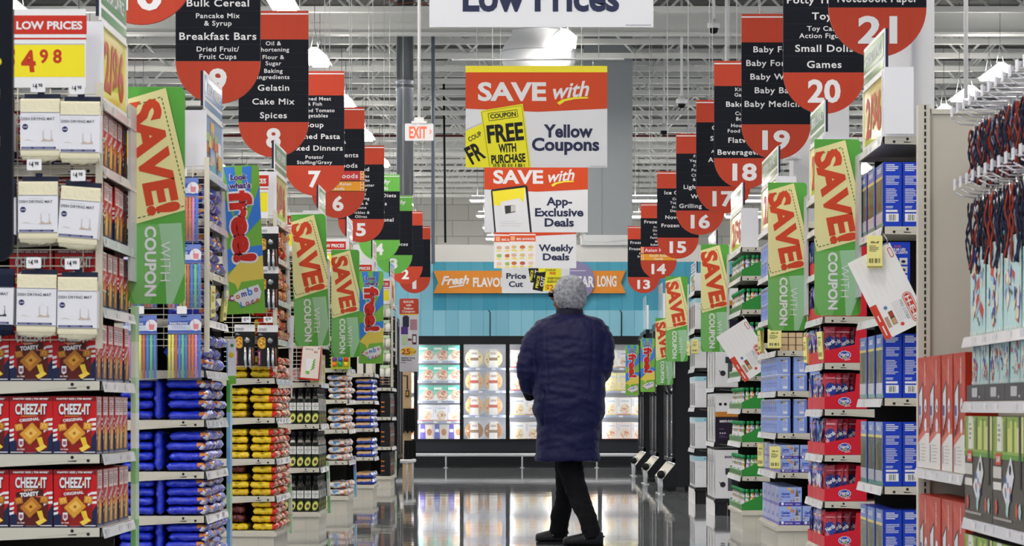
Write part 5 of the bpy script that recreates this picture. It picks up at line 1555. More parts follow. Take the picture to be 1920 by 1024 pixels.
def candy_tray():
    w, d = 0.21, 0.225
    prof = [(0, 0), (w, 0), (w, 0.175), (0.158, 0.175), (0.15, 0.09), (0, 0.058)]
    a = MB()
    for y in (0, d - 0.003): a.prism(prof, 'y', y, y + 0.003, TR)
    a.box(0, 0.003, 0.003, d - 0.003, 0, 0.058, TR); a.box(w - 0.003, w, 0.003, d - 0.003, 0, 0.175, TR); a.box(0.003, w - 0.003, 0.003, d - 0.003, 0, 0.003, TRD)
    b = MB()
    f = front(b, 0, -0.0006, 0)
    P = []
    for k in range(22):
        t = 2 * math.pi * k / 22; r_ = 0.026 + 0.003 * (k % 2)
        P.append((0.1 + r_ * 1.15 * math.cos(t), 0.038 + r_ * 0.75 * math.sin(t)))
    f.poly(P, mat('#dfe3f2', 0.4), 1); f.poly([(0.1 + (x - .1) * 0.88, 0.038 + (y - .038) * 0.86) for x, y in P], mat('#2743b0', 0.4), 2)
    f.text('Nerds', 0.1, 0.041, 0.017, PAPER, w=0.044, bold=0.034, l=3, rot=0.08); f.rect(0.088, 0.024, 0.112, 0.03, mat('#b8c23a', 0.4), 3); f.line((0.1, 0.012), (0.128, 0.016), 0.003, PAPER, 3)
    return [('tray_box', a.mesh('tray_box')), ('logo_print', b.mesh('logo_print'))]


CT = candy_tray()


def candy_bag(c1, c2, c3, seed):
    """upright film bag, wide face to -y"""
    q = random.Random(seed)
    w, h, d = 0.06, 0.155, 0.026
    a = MB(); vs = []; nu, nv = 10, 12
    for i in range(nu + 1):
        u = i / nu; e_ = max(0.0, 1 - abs(2 * u - 1) ** 5) ** 0.6
        for k in range(nv):
            t = 2 * math.pi * k / nv
            ww = w / 2 * (1 - 0.12 * (1 - abs(2 * u - 1)) + 0.03 * math.sin(9 * u + seed))
            vs.append((ww * math.copysign(abs(math.cos(t)) ** 0.7, math.cos(t)), d / 2 * math.sin(t) * (0.08 + 0.92 * e_) + 0.004 * math.sin(7 * u + seed), h * u))
    fs = []
    for i in range(nu):
        for k in range(nv): fs.append((i * nv + k, i * nv + (k + 1) % nv, (i + 1) * nv + (k + 1) % nv, (i + 1) * nv + k))
    a.add(vs, fs, film(c1), True)
    b = MB(); f = front(b, 0, -d * 0.5 - 0.004, 0)
    P = [(0.025 * math.cos(t) * (1 + 0.08 * (k % 2)), 0.08 + 0.03 * math.sin(t) * (1 + 0.08 * (k % 2))) for k, t in enumerate([2 * math.pi * j / 18 for j in range(18)])]
    f.poly(P, mat(c2, 0.3), 1); f.text('Nerds', 0, 0.084, 0.02, PAPER, w=0.046, bold=0.034, l=3, rot=0.5)
    f.circ(-0.012, 0.055, 0.009, mat(c3, 0.3), 2); f.circ(0.01, 0.045, 0.006, mat('#b9c03a', 0.3), 2, n=8); f.rect(-0.022, 0.128, 0.022, 0.134, mat(c3, 0.3))
    return [('bag', a.mesh('bag')), ('print', b.mesh('print'))]


NB = [candy_bag('#b81a34', '#26409c', '#d87a8a', 1), candy_bag('#c2203c', '#2a3a8c', '#e0a0b0', 2), candy_bag('#8a1730', '#22357c', '#c05a70', 3)]
NB2 = [candy_bag('#8fb9e6', '#2a49a8', '#d84a6a', 4), candy_bag('#3a4fae', '#e0e4f2', '#c8406a', 5), candy_bag('#b9a3d8', '#5a3a9a', '#e8d24a', 6)]
e = R3
SR3 = ['top tray shelf', 'second tray shelf', 'third tray shelf', 'fourth tray shelf', 'fifth tray shelf', 'sixth tray shelf', 'base deck']
for k, z in enumerate(e.Z[2:9]):
    for r_ in range(4):
        y0 = e.Y0 + 0.008 + r_ * 0.232
        put('candy_tray', CT, (e.X + 0.006, y0, z), 'red candy display tray, %s from the front, %s' % (ORD[r_], SR3[k]), 'display tray', 'red candy trays on the third right aisle end')
        if r_ == 0:
            for c_ in range(4):
                put('candy_bag', NB[(c_ + k) % 3], (e.X + 0.036 + c_ * 0.036 + R.uniform(-.004, .004), y0 + 0.03 + 0.012 * (c_ % 2) + c_ * 0.02, z + 0.006), 'red candy bag in the front tray, %s from the aisle, %s' % (ORD[c_], SR3[k]), 'candy bag', 'candy bags in the red trays', (R.uniform(-.06, .06), R.uniform(-.05, .05), R.uniform(-.5, .2)), (1.05, 1, 1.12))
        else:
            for c_ in range(3):
                put('candy_bag', (NB if r_ == 1 and c_ == 0 else NB2)[(c_ + r_ + k) % 3], (e.X + 0.03, y0 + 0.045 + c_ * 0.068, z + 0.006), 'candy bag facing the aisle, bag %s of tray %s, %s' % (('one', 'two', 'three')[c_], ('one', 'two', 'three', 'four')[r_], SR3[k]), 'candy bag', 'candy bags in the red trays', (R.uniform(-.05, .05), R.uniform(-.05, .05), -math.pi / 2 + R.uniform(-.3, .3), ), (1.05, 1, 1.12))
sign_frame(R3, 'price', 'yellow price sign with green header on the third right aisle end')

# ---------------------------------------------------------------- baby food
LBL = mat('#8fa6e6', 0.4); LBL2 = mat('#b9c6f0', 0.4); PURP = mat('#4b3fae', 0.4)


def canister():
    a = MB(); w = 0.041
    a.prism(rr(-w, -w * 1.35, w, w * 1.35, 0.012, 3), 'z', 0, 0.094, LBL)
    f = front(a, 0, -w * 1.35 - 0.0004, 0)
    f.rect(-w * 0.2, 0.012, w * 0.6, 0.084, LBL2); f.lines(-w * 0.15, w * 0.55, 0.07, 0.03, 6, mat('#6a7cc4', 0.4), 2, 0.35); f.rect(w * 0.55, 0.0, w * 0.9, 0.09, mat('#6f8ade', 0.4)); f.rect(-w * 0.1, 0.014, w * 0.5, 0.026, mat('#e6e8f2', 0.4), 2)
    f.circ(0.0, 0.082, 0.012, mat('#b9a878', 0.4), 2, ry=0.007, n=8); f.circ(-0.012, 0.08, 0.008, mat('#6a5a40', 0.4), 3, ry=0.004, n=7)
    f = Fr(a, (-w - 0.0004, 0, 0), (0, -1, 0), (0, 0, 1)); f.text('Gerber', 0, 0.05, 0.014, mat('#3a4fc0', 0.4), w=0.07, bold=0.04); f.rect(-0.04, 0.028, 0.04, 0.034, mat('#5a6ad0', 0.4)); 
    for k in range(5): f.circ(-0.036 + k * 0.018, 0.08, 0.01, mat(('#b9a878', '#8a5a40', '#c9c0a0')[k % 3], 0.4), 2, ry=0.006, n=8)
    b = MB(); b.prism(rr(-w * 0.95, -w * 1.3, w * 0.95, w * 1.3, 0.012, 3), 'z', 0.094, 0.1, mat('#e3e6ee', 0.3))
    return [('canister', a.mesh('canister')), ('lid', b.mesh('lid'))]


def multipack(w, d, h):
    a = MB(); a.box(0, w, 0, d, 0, h, mat('#9fb4ee', 0.4))
    f = Fr(a, (0, -0.0004, 0), (1, 0, 0), (0, 0, 1), w / 42)             # 42 x ~35
    hh = 42 * h / w
    f.rect(0, 0, 42, hh * 0.2, PURP); f.circ(6, hh * 0.12, 2.8, mat('#e8e8f4', 0.4), 2); f.text('MULTI PACK', 18, hh * 0.1, 2.2, PAPER, w=14, bold=0.04, l=2); f.rect(30, hh * 0.06, 39, hh * 0.13, mat('#a9a4e0', 0.4), 2)
    f.text('Gerber', 12, hh * 0.66, 5, mat('#2f4cc0', 0.4), w=16, bold=0.04, l=2); f.text('Baby snack', 12, hh * 0.5, 3, mat('#6a4fc0', 0.4), w=17, bold=0.04, l=2)
    f.circ(19, hh * 0.9, 5, mat('#d8b878', 0.4), 2, ry=3, n=8); f.circ(25, hh * 0.75, 4, mat('#c98a60', 0.4), 2, ry=3, n=8); f.poly([(30, hh * 0.5), (33, hh * 0.95), (36, hh * 0.5)], mat('#7d5a40', 0.4), 2)
    f.circ(37.5, hh * 0.75, 2.6, mat('#4f78d0', 0.4), 2); f.rect(30, hh * 0.22, 38, hh * 0.48, mat('#e6e6ea', 0.4), 3); f.bars(31, 37, hh * 0.26, hh * 0.44, CB, 4, 8)
    for p in ((3, .35), (22, .28), (27, .3)): f.circ(p[0], hh * p[1], 1.6, mat('#b5774a', 0.4), 2, n=7)
    f = Fr(a, (-0.0004, d, 0), (0, -1, 0), (0, 0, 1), d / 100); hh = 100 * h / d
    f.rect(0, 0, 100, hh, mat('#b4bce8', 0.4)); f.rect(4, hh * 0.2, 18, hh * 0.8, mat('#c9cdea', 0.4), 2); f.rect(0, 0, 100, hh * 0.15, mat('#7d78cc', 0.4), 2); f.rect(40, hh * 0.4, 80, hh * 0.6, mat('#7f8fd8', 0.4), 2)
    return a.mesh('snack_multipack')


CN = canister(); MP1 = multipack(0.11, 0.3, 0.081); MP2 = multipack(0.133, 0.31, 0.112)
e = R4
for k, zi in enumerate((1, 2, 4, 5)):
    z = e.Z[zi]
    sn = ('top canister shelf', 'second canister shelf', 'third canister shelf', 'lowest canister shelf')[k]
    for h_ in range(2):
        for r_ in range(9):
            put('baby_food_canister', CN, (e.X + 0.045, e.Y0 + 0.075 + r_ * 0.145, z + h_ * 0.1005), 'light blue canister, %s tier, %s from the front, %s' % (('lower', 'upper')[h_], ORD[r_], sn), 'canister', 'light blue canisters on the fourth right aisle end')
        if k > 1:
            for c_ in (1, 2):
                put('baby_food_canister', CN, (e.X + 0.045 + c_ * 0.098, e.Y0 + 0.075, z + h_ * 0.1005), 'light blue canister in front, %s tier, %s from the aisle, %s' % (('lower', 'upper')[h_], ORD[c_], sn), 'canister', 'light blue canisters on the fourth right aisle end')
for h_ in range(2):
    for r_ in range(4):
        put('snack_multipack', MP1, (e.X + 0.025, e.Y0 + 0.02 + r_ * 0.32, e.Z[6] + h_ * 0.0815), 'light blue snack multipack, upper shelf, %s tier, %s from the front' % (('lower', 'upper')[h_], ORD[r_]), 'multipack box', 'baby snack multipacks on the fourth right aisle end')
        if not (h_ == 1 and r_ > 3): put('snack_multipack', MP2, (e.X + 0.018, e.Y0 + 0.02 + r_ * 0.33, e.Z[7] + h_ * 0.1125), 'light blue snack multipack, base deck, %s tier, %s from the front' % (('lower', 'upper')[h_], ORD[r_]), 'multipack box', 'baby snack multipacks on the fourth right aisle end')
    put('snack_multipack', MP1, (e.X + 0.142, e.Y0 + 0.02, e.Z[6] + h_ * 0.0815), 'light blue snack multipack at the inner front, upper shelf, %s tier' % ('lower', 'upper')[h_], 'multipack box', 'baby snack multipacks on the fourth right aisle end')
put('snack_multipack', MP2, (e.X + 0.156, e.Y0 + 0.02, e.Z[7]), 'light blue snack multipack at the inner front, base deck', 'multipack box', 'baby snack multipacks on the fourth right aisle end')
a = MB(); a.prism(rr(-0.02, -0.05, 0.02, 0.05, 0.006, 2), 'z', 0, 0.105, mat('#d2b896', 0.5)); a.box(-0.021, 0.021, -0.051, -0.05, 0.03, 0.034, mat('#5a4a3c', 0.5)); a.box(-0.021, 0.021, -0.051, -0.05, 0.075, 0.079, mat('#5a4a3c', 0.5)); tj = a.mesh('puree_pack')
for c_ in range(5):
    put('puree_pack', tj, (e.X + 0.05 + c_ * 0.044, e.Y0 + 0.07, e.Z[3]), 'tan puree pack above the canisters, %s from the aisle' % ORD[c_], 'food pack', 'tan puree packs on the fourth right aisle end')
sign_frame(R4, 'price', 'yellow price sign with green header on the fourth right aisle end')
# ---------------------------------------------------------------- pouch trays
GT = mat('#2f8a3a', 0.4); GTL = mat('#a9c9a4', 0.4)


def pouch_tray():
    w, d = 0.15, 0.43; prof = [(0, 0), (w, 0), (w, 0.112), (0, 0.042)]
    a = MB()
    for y in (0, d - 0.003): a.prism(prof, 'y', y, y + 0.003, GT)
    a.box(0, 0.003, 0.003, d - 0.003, 0, 0.042, GTL); a.box(w - 0.003, w, 0.003, d - 0.003, 0, 0.112, GT); a.box(0.003, w - 0.003, 0.003, d - 0.003, 0, 0.003, GT)
    f = Fr(a, (-0.0004, d, 0), (0, -1, 0), (0, 0, 1))
    for k in range(12): f.rect(k * d / 12 + 0.006, 0.002, k * d / 12 + 0.022, 0.036, mat('#4f9a50', 0.4))
    return a.mesh('pouch_tray')


def pouch(c1, c2, seed):
    a = MB(); w, h, d = 0.032, 0.115, 0.02; vs = []; nu, nv = 8, 10
    for i in range(nu + 1):
        u = i / nu; th = (1 - u) ** 0.6 * 0.9 + 0.1
        for k in range(nv):
            t = 2 * math.pi * k / nv
            ww = w / 2 * (1 if u < 0.8 else 1 - (u - 0.8) * 2.6)
            vs.append((ww * math.copysign(abs(math.cos(t)) ** 0.6, math.cos(t)), d / 2 * math.sin(t) * th, h * u))
    fs = []
    for i in range(nu):
        for k in range(nv): fs.append((i * nv + k, i * nv + (k + 1) % nv, (i + 1) * nv + (k + 1) % nv, (i + 1) * nv + k))
    a.add(vs, fs, printed('pouch_print_%d' % seed, [c1, '#dfe2e6', c2, c1, '#6fb04e', '#e3e5e8'], 55, 0.25), True)
    b = MB(); b.lathe([(0.005, h - 0.004), (0.005, h + 0.004), (0.012, h + 0.006), (0.012, h + 0.024), (0.009, h + 0.026)], mat('#1f9a58', 0.3), 10)
    return [('pouch', a.mesh('pouch')), ('cap', b.mesh('cap'))]


PT = pouch_tray(); PO = [pouch('#e08a3a', '#d84a2a', 1), pouch('#8f8fc4', '#c9c9da', 2), pouch('#7fb04e', '#e0c04a', 3)]
e = R5
for k, z in enumerate(e.Z[1:]):
    sn = '%s pouch shelf' % ORD[k]
    for r_ in range(3):
        y0 = e.Y0 + 0.01 + r_ * 0.445
        put('pouch_tray', PT, (e.X + 0.004, y0, z), 'green pouch tray, %s from the front, %s from the top' % (ORD[r_], sn), 'display tray', 'green pouch trays on the fifth right aisle end')
        for c_ in range(7 if r_ < 2 else 5):
            put('food_pouch', PO[(c_ // 2 + r_ + k) % 3], (e.X + 0.022, y0 + 0.06 + c_ * 0.058, z + 0.004), 'food pouch with green cap facing the aisle, %s of %s tray, %s' % (ORD[c_], ORD[r_], sn), 'food pouch', 'food pouches with green caps', (0, 0, -math.pi / 2 + R.uniform(-.3, .3)))
    for c_ in range(1, 5):
        put('food_pouch', PO[(c_ + k) % 3], (e.X + 0.018 + c_ * 0.031, e.Y0 + 0.035 + 0.01 * (c_ % 2), z + 0.004), 'food pouch with green cap at the tray front, %s from the aisle, %s' % (ORD[c_], sn), 'food pouch', 'food pouches with green caps', (0, R.uniform(-.05, .05), R.uniform(-.2, .2)))
sign_frame(R5, 'price', 'yellow price sign with green header on the fifth right aisle end')

# ---------------------------------------------------------------- coffee machines and heaters
def coffee_box(kind):
    w, d, h = 0.25, 0.34, 0.385
    a = MB(); a.box(0, w, 0, d, 0, h, mat('#d9dade', 0.4) if kind else mat('#dcdde0', 0.4))
    f = Fr(a, (0, -0.0006, 0), (1, 0, 0), (0, 0, 1), lift=0.001)
    if kind == 0:
        f.rect(0, 0, w, 0.2, mat('#1f1628', 0.35)); f.rect(0, 0.2, w, 0.24, mat('#b97a2f', 0.4)); f.circ(0.04, 0.3, 0.012, CB); f.circ(0.08, 0.3, 0.012, CB)
        f.text('BARISTA PLUS', 0.085, 0.165, 0.018, PAPER, w=0.1, bold=0.04, l=2); f.rect(0.03, 0.1, 0.07, 0.105, mat('#6a5a80', 0.4), 2)
        for k in range(3): f.circ(0.04 + k * 0.018, 0.07, 0.007, mat('#b9b4c4', 0.4), 2, n=8)
        f.lines(0.03, 0.1, 0.05, 0.03, 2, mat('#6a5a80', 0.4), 2, 0.3)
    else:
        f.text('BARISTA', 0.12, 0.33, 0.02, mat('#4a3a6a', 0.4), w=0.09, bold=0.03); f.rect(0.1, 0.06, 0.2, 0.2, mat('#4a4a54', 0.4)); f.rect(0.08, 0.19, 0.22, 0.24, mat('#33333c', 0.4), 2); f.rect(0.13, 0.08, 0.18, 0.16, mat('#1c1c22', 0.4), 3); f.circ(0.06, 0.11, 0.022, mat('#2a2a30', 0.4), 2); f.line((0.03, 0.13), (0.06, 0.11), 0.006, CB, 2)
    f = Fr(a, (-0.0006, d, 0), (0, -1, 0), (0, 0, 1), lift=0.001); f.rect(0.02, 0.02, d - 0.02, h - 0.02, mat('#cfd0d2', 0.4)); f.rect(0.05, 0.28, 0.2, 0.34, mat('#9a9aa2', 0.4), 2); f.rect(0.22, 0.05, 0.3, 0.3, mat('#b9bab8', 0.4), 2)
    return a.mesh('coffee_machine_box')


KB = [coffee_box(0), coffee_box(1)]
e = R6
for k, z in enumerate(e.Z):
    if k == 0: continue
    for r_ in range(3):
        put('coffee_machine_box', KB[(k + 1) % 2], (e.X + 0.006, e.Y0 + 0.02 + r_ * 0.365, z), '%s coffee machine box, %s from the front, %s machine shelf' % (('white and purple', 'pale grey')[(k + 1) % 2], ORD[r_], ORD[k - 1]), 'coffee machine box', 'coffee machine boxes on the sixth right aisle end')


def heater_box():
    w, d, h = 0.1, 0.3, 0.275
    a = MB(); a.box(0, w, 0, d, 0, h, mat('#dfe0e6', 0.35)); f = Fr(a, (0, -0.0006, 0), (1, 0, 0), (0, 0, 1), lift=0.001)
    f.rect(0, 0.235, w, h, mat('#9fd0de', 0.4)); f.circ(0.086, 0.255, 0.006, mat('#3a5a9a', 0.4), 2, n=8); f.lines(0.02, 0.08, 0.19, 0.17, 2, mat('#b9bcc8', 0.4), 1, 0.2)
    f = Fr(a, (-0.0006, d, 0), (0, -1, 0), (0, 0, 1), lift=0.001); f.rect(0, 0.235, d, h, mat('#b4d8e2', 0.4))
    for x in (0.05, 0.17): f.rect(x, 0.02, x + 0.05, 0.22, mat('#1a1b20', 0.4))
    return a.mesh('heater_box')


HB = heater_box()
e = R7
for k, z in enumerate(e.Z[1:]):
    for r_ in range(3):
        put('heater_box', HB, (e.X + 0.004, e.Y0 + 0.02 + r_ * 0.315, z), 'white heater box with light blue top, %s from the front, %s heater shelf' % (ORD[r_], ORD[k]), 'heater box', 'heater boxes on the seventh right aisle end')
sign_frame(R6, 'print', 'yellow and white deal sign on the sixth right aisle end', 'g', -0.22, '#e6dfa0')
sign_frame(R7, 'print', 'blue and white deal sign on the seventh right aisle end', 'b', -0.42, '#c4d4e4')

# ---------------------------------------------------------------- coupon blades, flyers and pads
blade_save(1527, 592, 13.56, 87, 'coupon sign in front of the red candy trays, largest on the right')
blade_save(1440, 620, 16.12, 73, 'coupon sign in front of the light blue canisters on the right')
blade_save(1314, 660, 22.5, 53, 'coupon sign between the green pouches and the white boxes')
blade_save(1248, 678, 28.2, 42, 'coupon sign beside the heater boxes on the right')
blade_save(1229, 722, 30.98, 33, 'coupon sign on the nearest freezer at the right, smallest coupon sign')
blade_free(1201, 735, 35.0, 29, 'free offer sign on the right, in front of the middle freezer end')
blade_free(1173, 741, 39.0, 27, 'free offer sign on the right, farthest and smallest of its kind')
flyer(1668, 455, R2.Y0 - 0.06, 88, 161, -0.46, 'large shop flyer hanging askew over the blue light boxes')
flyer(1398, 597, R5.Y0 - 0.06, 66, 100, -0.57, 'small shop flyer hanging askew in front of the green pouches')
coupon_pad(1640, 442, R2.Y0 - 0.1, 28, 57, 'yellow coupon pad hanging over the corner of the large flyer')
coupon_pad(1452, 617, R4.Y0 - 0.05, 25, 35, 'pale blank coupon pad under the canister coupon sign')
coupon_pad(1424, 620, R4.Y1 - 0.1, 8, 40, 'golden coupon pad seen edge-on left of the tan puree packs', -0.05, -0.9)
coupon_pad(1427, 832, R4.Y1 - 0.1, 14, 42, 'yellow coupon pad seen edge-on left of the multipacks', 0, -0.7)
coupon_pad(1453, 837, R4.Y0 - 0.05, 20, 41, 'yellow coupon pad hanging in front of the snack multipacks')
coupon_pad(1510, 632, R3.Y1 - 0.1, 9, 48, 'golden coupon pad seen edge-on beside the candy trays, left one', -0.06, -0.9)
coupon_pad(1537, 622, R3.Y0 + 0.06, 12, 52, 'golden coupon pad seen edge-on beside the candy trays, right one', -0.1, -0.8)
coupon_pad(1303, 636, R7.Y0 - 0.05, 12, 26, 'small yellow coupon pad on the heater boxes')
coupon_pad(1291, 640, R7.Y1 - 0.05, 6, 26, 'small golden coupon pad left of the heater boxes', 0, -0.9)

# ---------------------------------------------------------------- foreground unit on the right
def unit(e_, lab, zs, base):
    e_.Z = zs + [base]
    return build_end(e_, lab, panel=False, ztop=2.0, depth=0.5)


RA = End(1, 1980, 1806, [0], 0); RA.Y0 = 8.1; RA.Y1 = 10.18; RA.X = 1.445
RB = End(1, 1806, 1718, [0], 0); RB.Y0 = 10.22; RB.Y1 = 11.5; RB.X = 1.452
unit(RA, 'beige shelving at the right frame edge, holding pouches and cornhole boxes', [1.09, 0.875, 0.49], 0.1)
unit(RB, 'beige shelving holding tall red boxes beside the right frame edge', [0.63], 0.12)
xa = PX(1720, 11.55)
t = thing('gondola_frame', (xa, 11.55, 0), 'beige slotted post and end panel behind the tall red boxes', 'shelving frame')
a = MB(); a.box(0, 0.044, -0.03, 0.03, 0, 2.0, BEIGE)
z = 0.03; f = front(a, 0, -0.0306, 0)
while z < 1.98: f.rect(0.022, z, 0.029, z + 0.017, SLOT); z += 0.025
a.build('upright', t)
a = MB(); a.box(0.044, 0.85, -0.01, 0.012, 0, 1.985, mat('#c2bdb2', 0.5)); a.box(0.047, 0.85, -0.018, -0.01, 1.965, 1.985, BEIGE); a.box(0.044, 0.05, -0.018, -0.01, 0, 1.985, BEIGE); a.build('end_panel', t)

# tall red window boxes
def red_box():
    w, d, h = 0.11, 0.295, 0.41
    a = MB(); a.box(0, w, 0, d, 0, h, mat('#b8301c', 0.35))
    f = Fr(a, (-0.0004, d, 0), (0, -1, 0), (0, 0, 1), d / 100); hh = 100 * h / d          # 100 x 139
    f.rect(0, 0, 100, hh, mat('#b8311c', 0.3)); f.poly([(0, hh), (100, hh - 30), (100, hh - 45), (0, hh - 12)], mat('#c4452c', 0.3), 2); f.poly([(0, 30), (0, 0), (100, 0), (100, 44), (70, 44)], mat('#e2dfde', 0.35), 2); f.poly([(0, 30), (70, 44), (100, 44), (100, 52), (64, 50), (0, 38)], mat('#d06a55', 0.3), 2)
    f.lines(30, 80, 30, 6, 6, mat('#b9b7b8', 0.4), 3, 0.3); f.bars(8, 18, 8, 30, CB, 3, 5)
    f.poly([(8, 40), (8, 95), (44, 108), (44, 64), (30, 50)], mat('#141416', 0.4), 2); f.poly([(14, 50), (14, 92), (42, 104), (42, 68), (32, 56)], mat('#d4dde6', 0.3), 3); f.rect(16, 66, 30, 78, mat('#3a4aa0', 0.3), 4); f.circ(24, 56, 5, mat('#c84a3a', 0.3), 4, ry=9)
    f.circ(70, 78, 11, mat('#dfe5ea', 0.3), 3, ry=9, n=8); f.circ(70, 54, 11, mat('#dfe5ea', 0.3), 3, ry=9, n=8); f.circ(72, 76, 3, CB, 4, n=7)
    f.text('cornhole', 66, 118, 7, PAPER, rot=-math.pi / 2, w=30, bold=0.03, l=3)
    f = Fr(a, (0, -0.0004, 0), (1, 0, 0), (0, 0, 1)); f.circ(0.065, 0.29, 0.045, mat('#1c2430', 0.35)); f.text('USA', 0.065, 0.29, 0.03, mat('#c86a5a', 0.4), w=0.04, bold=0.04, l=2)
    return a.mesh('red_game_box')


RBX = red_box()
for k, z in enumerate((0.63, 0.12)):
    for r_ in range(4):
        put('red_game_box', RBX, (RB.X + 0.006, RB.Y0 + 0.02 + r_ * 0.31, z), 'tall red box with cut-out window, %s from the front, %s shelf' % (ORD[r_], ('upper', 'lower')[k]), 'game box', 'tall red game boxes', (0, 0, R.uniform(-.015, .015)))


def corn_box():
    w, d, h = 0.1, 0.6, 0.335
    a = MB(); a.box(0, w, 0, d, 0, h, mat('#4c4843', 0.4))
    f = Fr(a, (-0.0004, d, 0), (0, -1, 0), (0, 0, 1), d / 100); hh = 100 * h / d          # 100 x 56
    f.rect(0, 36, 100, hh, mat('#8fae4a', 0.35)); q = random.Random(9)
    for k in range(14): f.rect(k * 7.2, 38, k * 7.2 + q.uniform(4, 8), hh - q.uniform(0, 6), mat(q.choice(['#c8cf72', '#6f8f3e', '#a9b85a', '#d4d698', '#4f6a30']), 0.35), 2)
    f.rect(0, 34, 100, 36.5, mat('#5f9a3a', 0.35), 2); f.rect(16, 38, 32, hh, mat('#e2e2dc', 0.35), 3); f.lines(19, 29, 52, 42, 4, mat('#9a9a94', 0.4), 4, 0.5); f.rect(86, 20, 93, hh, mat('#2b2b2d', 0.35), 3); f.rect(12, 31, 30, 37, mat('#cc3b2c', 0.4), 4); f.text('GAME', 21, 34, 3, PAPER, w=12, bold=0.04, l=5)
    f.rect(2, 24, 30, 30, mat('#c9c7c4', 0.4), 2); f.rect(2, 18, 30, 22, mat('#d9d7d4', 0.4), 2)
    f.poly([(62, 36), (72, 26), (52, 8), (34, 18)], mat('#dfe2e8', 0.3), 4); f.circ(60, 29, 3.4, CB, 5, ry=2.6)
    for k in range(9): f.circ(q.uniform(44, 62), q.uniform(13, 27), 2, mat(q.choice(['#3a4a9a', '#c8503a', '#6a86c0']), 0.3), 5, n=6)
    for x, c_ in ((14, '#c84a36'), (50, '#a8d0d0'), (80, '#c84a36'), (90, '#a8d0d0')): f.circ(x, 9, 4.5, mat(c_, 0.35), 4, n=5)
    f.lines(4, 96, 4, 1.5, 1, mat('#a09c98', 0.4), 3, 0.5)
    return a.mesh('cornhole_box')


KX = corn_box()
for k, z in enumerate((0.49, 0.1005)):
    for r_ in range(3):
        put('cornhole_box', KX, (RA.X - 0.004, RA.Y1 - 0.03 - (r_ + 1) * 0.615, z), 'dark cornhole game box with green top, %s from the post, %s shelf' % (ORD[r_], ('upper', 'lower')[k]), 'game box', 'dark cornhole game boxes', (0, 0, 0))
ICE = mat('#bfe0e2', 0.35)


def snack_print(f, w, h, seed, l=1):
    q = random.Random(seed)
    f.rect(0, 0, w, h, ICE, l)
    for k in range(11):
        cx, cy, r_ = q.uniform(0.12, 0.88) * w, q.uniform(0.1, 0.9) * h, w * q.uniform(0.07, 0.14)
        kind = k % 4; rot = q.uniform(-0.7, 0.7)
        def P(x, y): return (cx + r_ * (x * math.cos(rot) - y * math.sin(rot)), cy + r_ * (x * math.sin(rot) + y * math.cos(rot)))
        if kind == 0:
            f.poly([P(-.8, -1.2), P(.7, -1.0), P(.9, 1.0), P(-.2, 1.5)], mat('#2f3da8', 0.35), l + 1); f.poly([P(-.6, -1.1), P(.6, -.9), P(.5, -.1), P(-.5, -.2)], mat('#e6d9b0', 0.35), l + 2); f.poly([P(-.2, -1.1), P(.6, -1), P(.5, -.6)], mat('#cc3a24', 0.35), l + 3)
        elif kind == 1: f.poly([P(-1.1, -.7), P(1.1, -.7), P(1, .8), P(-.9, .6)], mat('#c93a28', 0.35), l + 1); f.poly([P(-1.1, -.7), P(1.1, -.7), P(1, -.2), P(-1, -.3)], mat('#9cc6dc', 0.35), l + 2)
        elif kind == 2: f.poly([P(-.8, -1), P(.8, -1), P(1, .8), P(-1, .8)], mat('#7f94c4', 0.35), l + 1); f.poly([P(-.7, -1), P(.7, -1), P(.6, 0), P(-.6, 0)], mat('#e2ded0', 0.35), l + 2)
        else: f.poly([P(0, -1.4), P(.7, .2), P(-.7, .2)], mat('#c9822e', 0.35), l + 1); f.circ(cx, cy + r_ * 0.5, r_ * 0.8, mat('#e6e4da', 0.35), l + 2, n=9)
    for k in range(5): f.circ(q.uniform(0.1, 0.9) * w, q.uniform(0.1, 0.9) * h, w * 0.028, mat('#3a3d44', 0.4), l + 4, n=8)


def snack_pouch(w, h, seed, clip):
    a = MB(); a.prism([(0.0, 0), (0.04, 0), (0.028, h * 0.8), (0.018, h), (0.014, h), (0.004, h * 0.7)], 'y', 0, w, ICE)
    f = Fr(a, (-0.0006, w, 0), (0, -1, 0), (0, 0, 1)); snack_print(f, w, h, seed)
    for k in range(6): f.rect(w * (0.05 + k * 0.16), 0.002, w * (0.12 + k * 0.16), 0.012, mat('#e9ecee', 0.4), 6)
    kit = [('pouch', a.mesh('pouch'))]
    if clip:
        b = MB(); b.tube([(0.02, w * 0.5, h - 0.005), (0.02, w * 0.5, h + 0.02), (0.035, w * 0.42, h + 0.035), (0.04, w * 0.5, h + 0.055)], 0.007, mat('#57bcc0', 0.3), 8); b.box(0.012, 0.026, w * 0.35, w * 0.65, h - 0.01, h + 0.004, mat('#57bcc0', 0.3)); kit.append(('hanging_clip', b.mesh('hanging_clip')))
    return kit


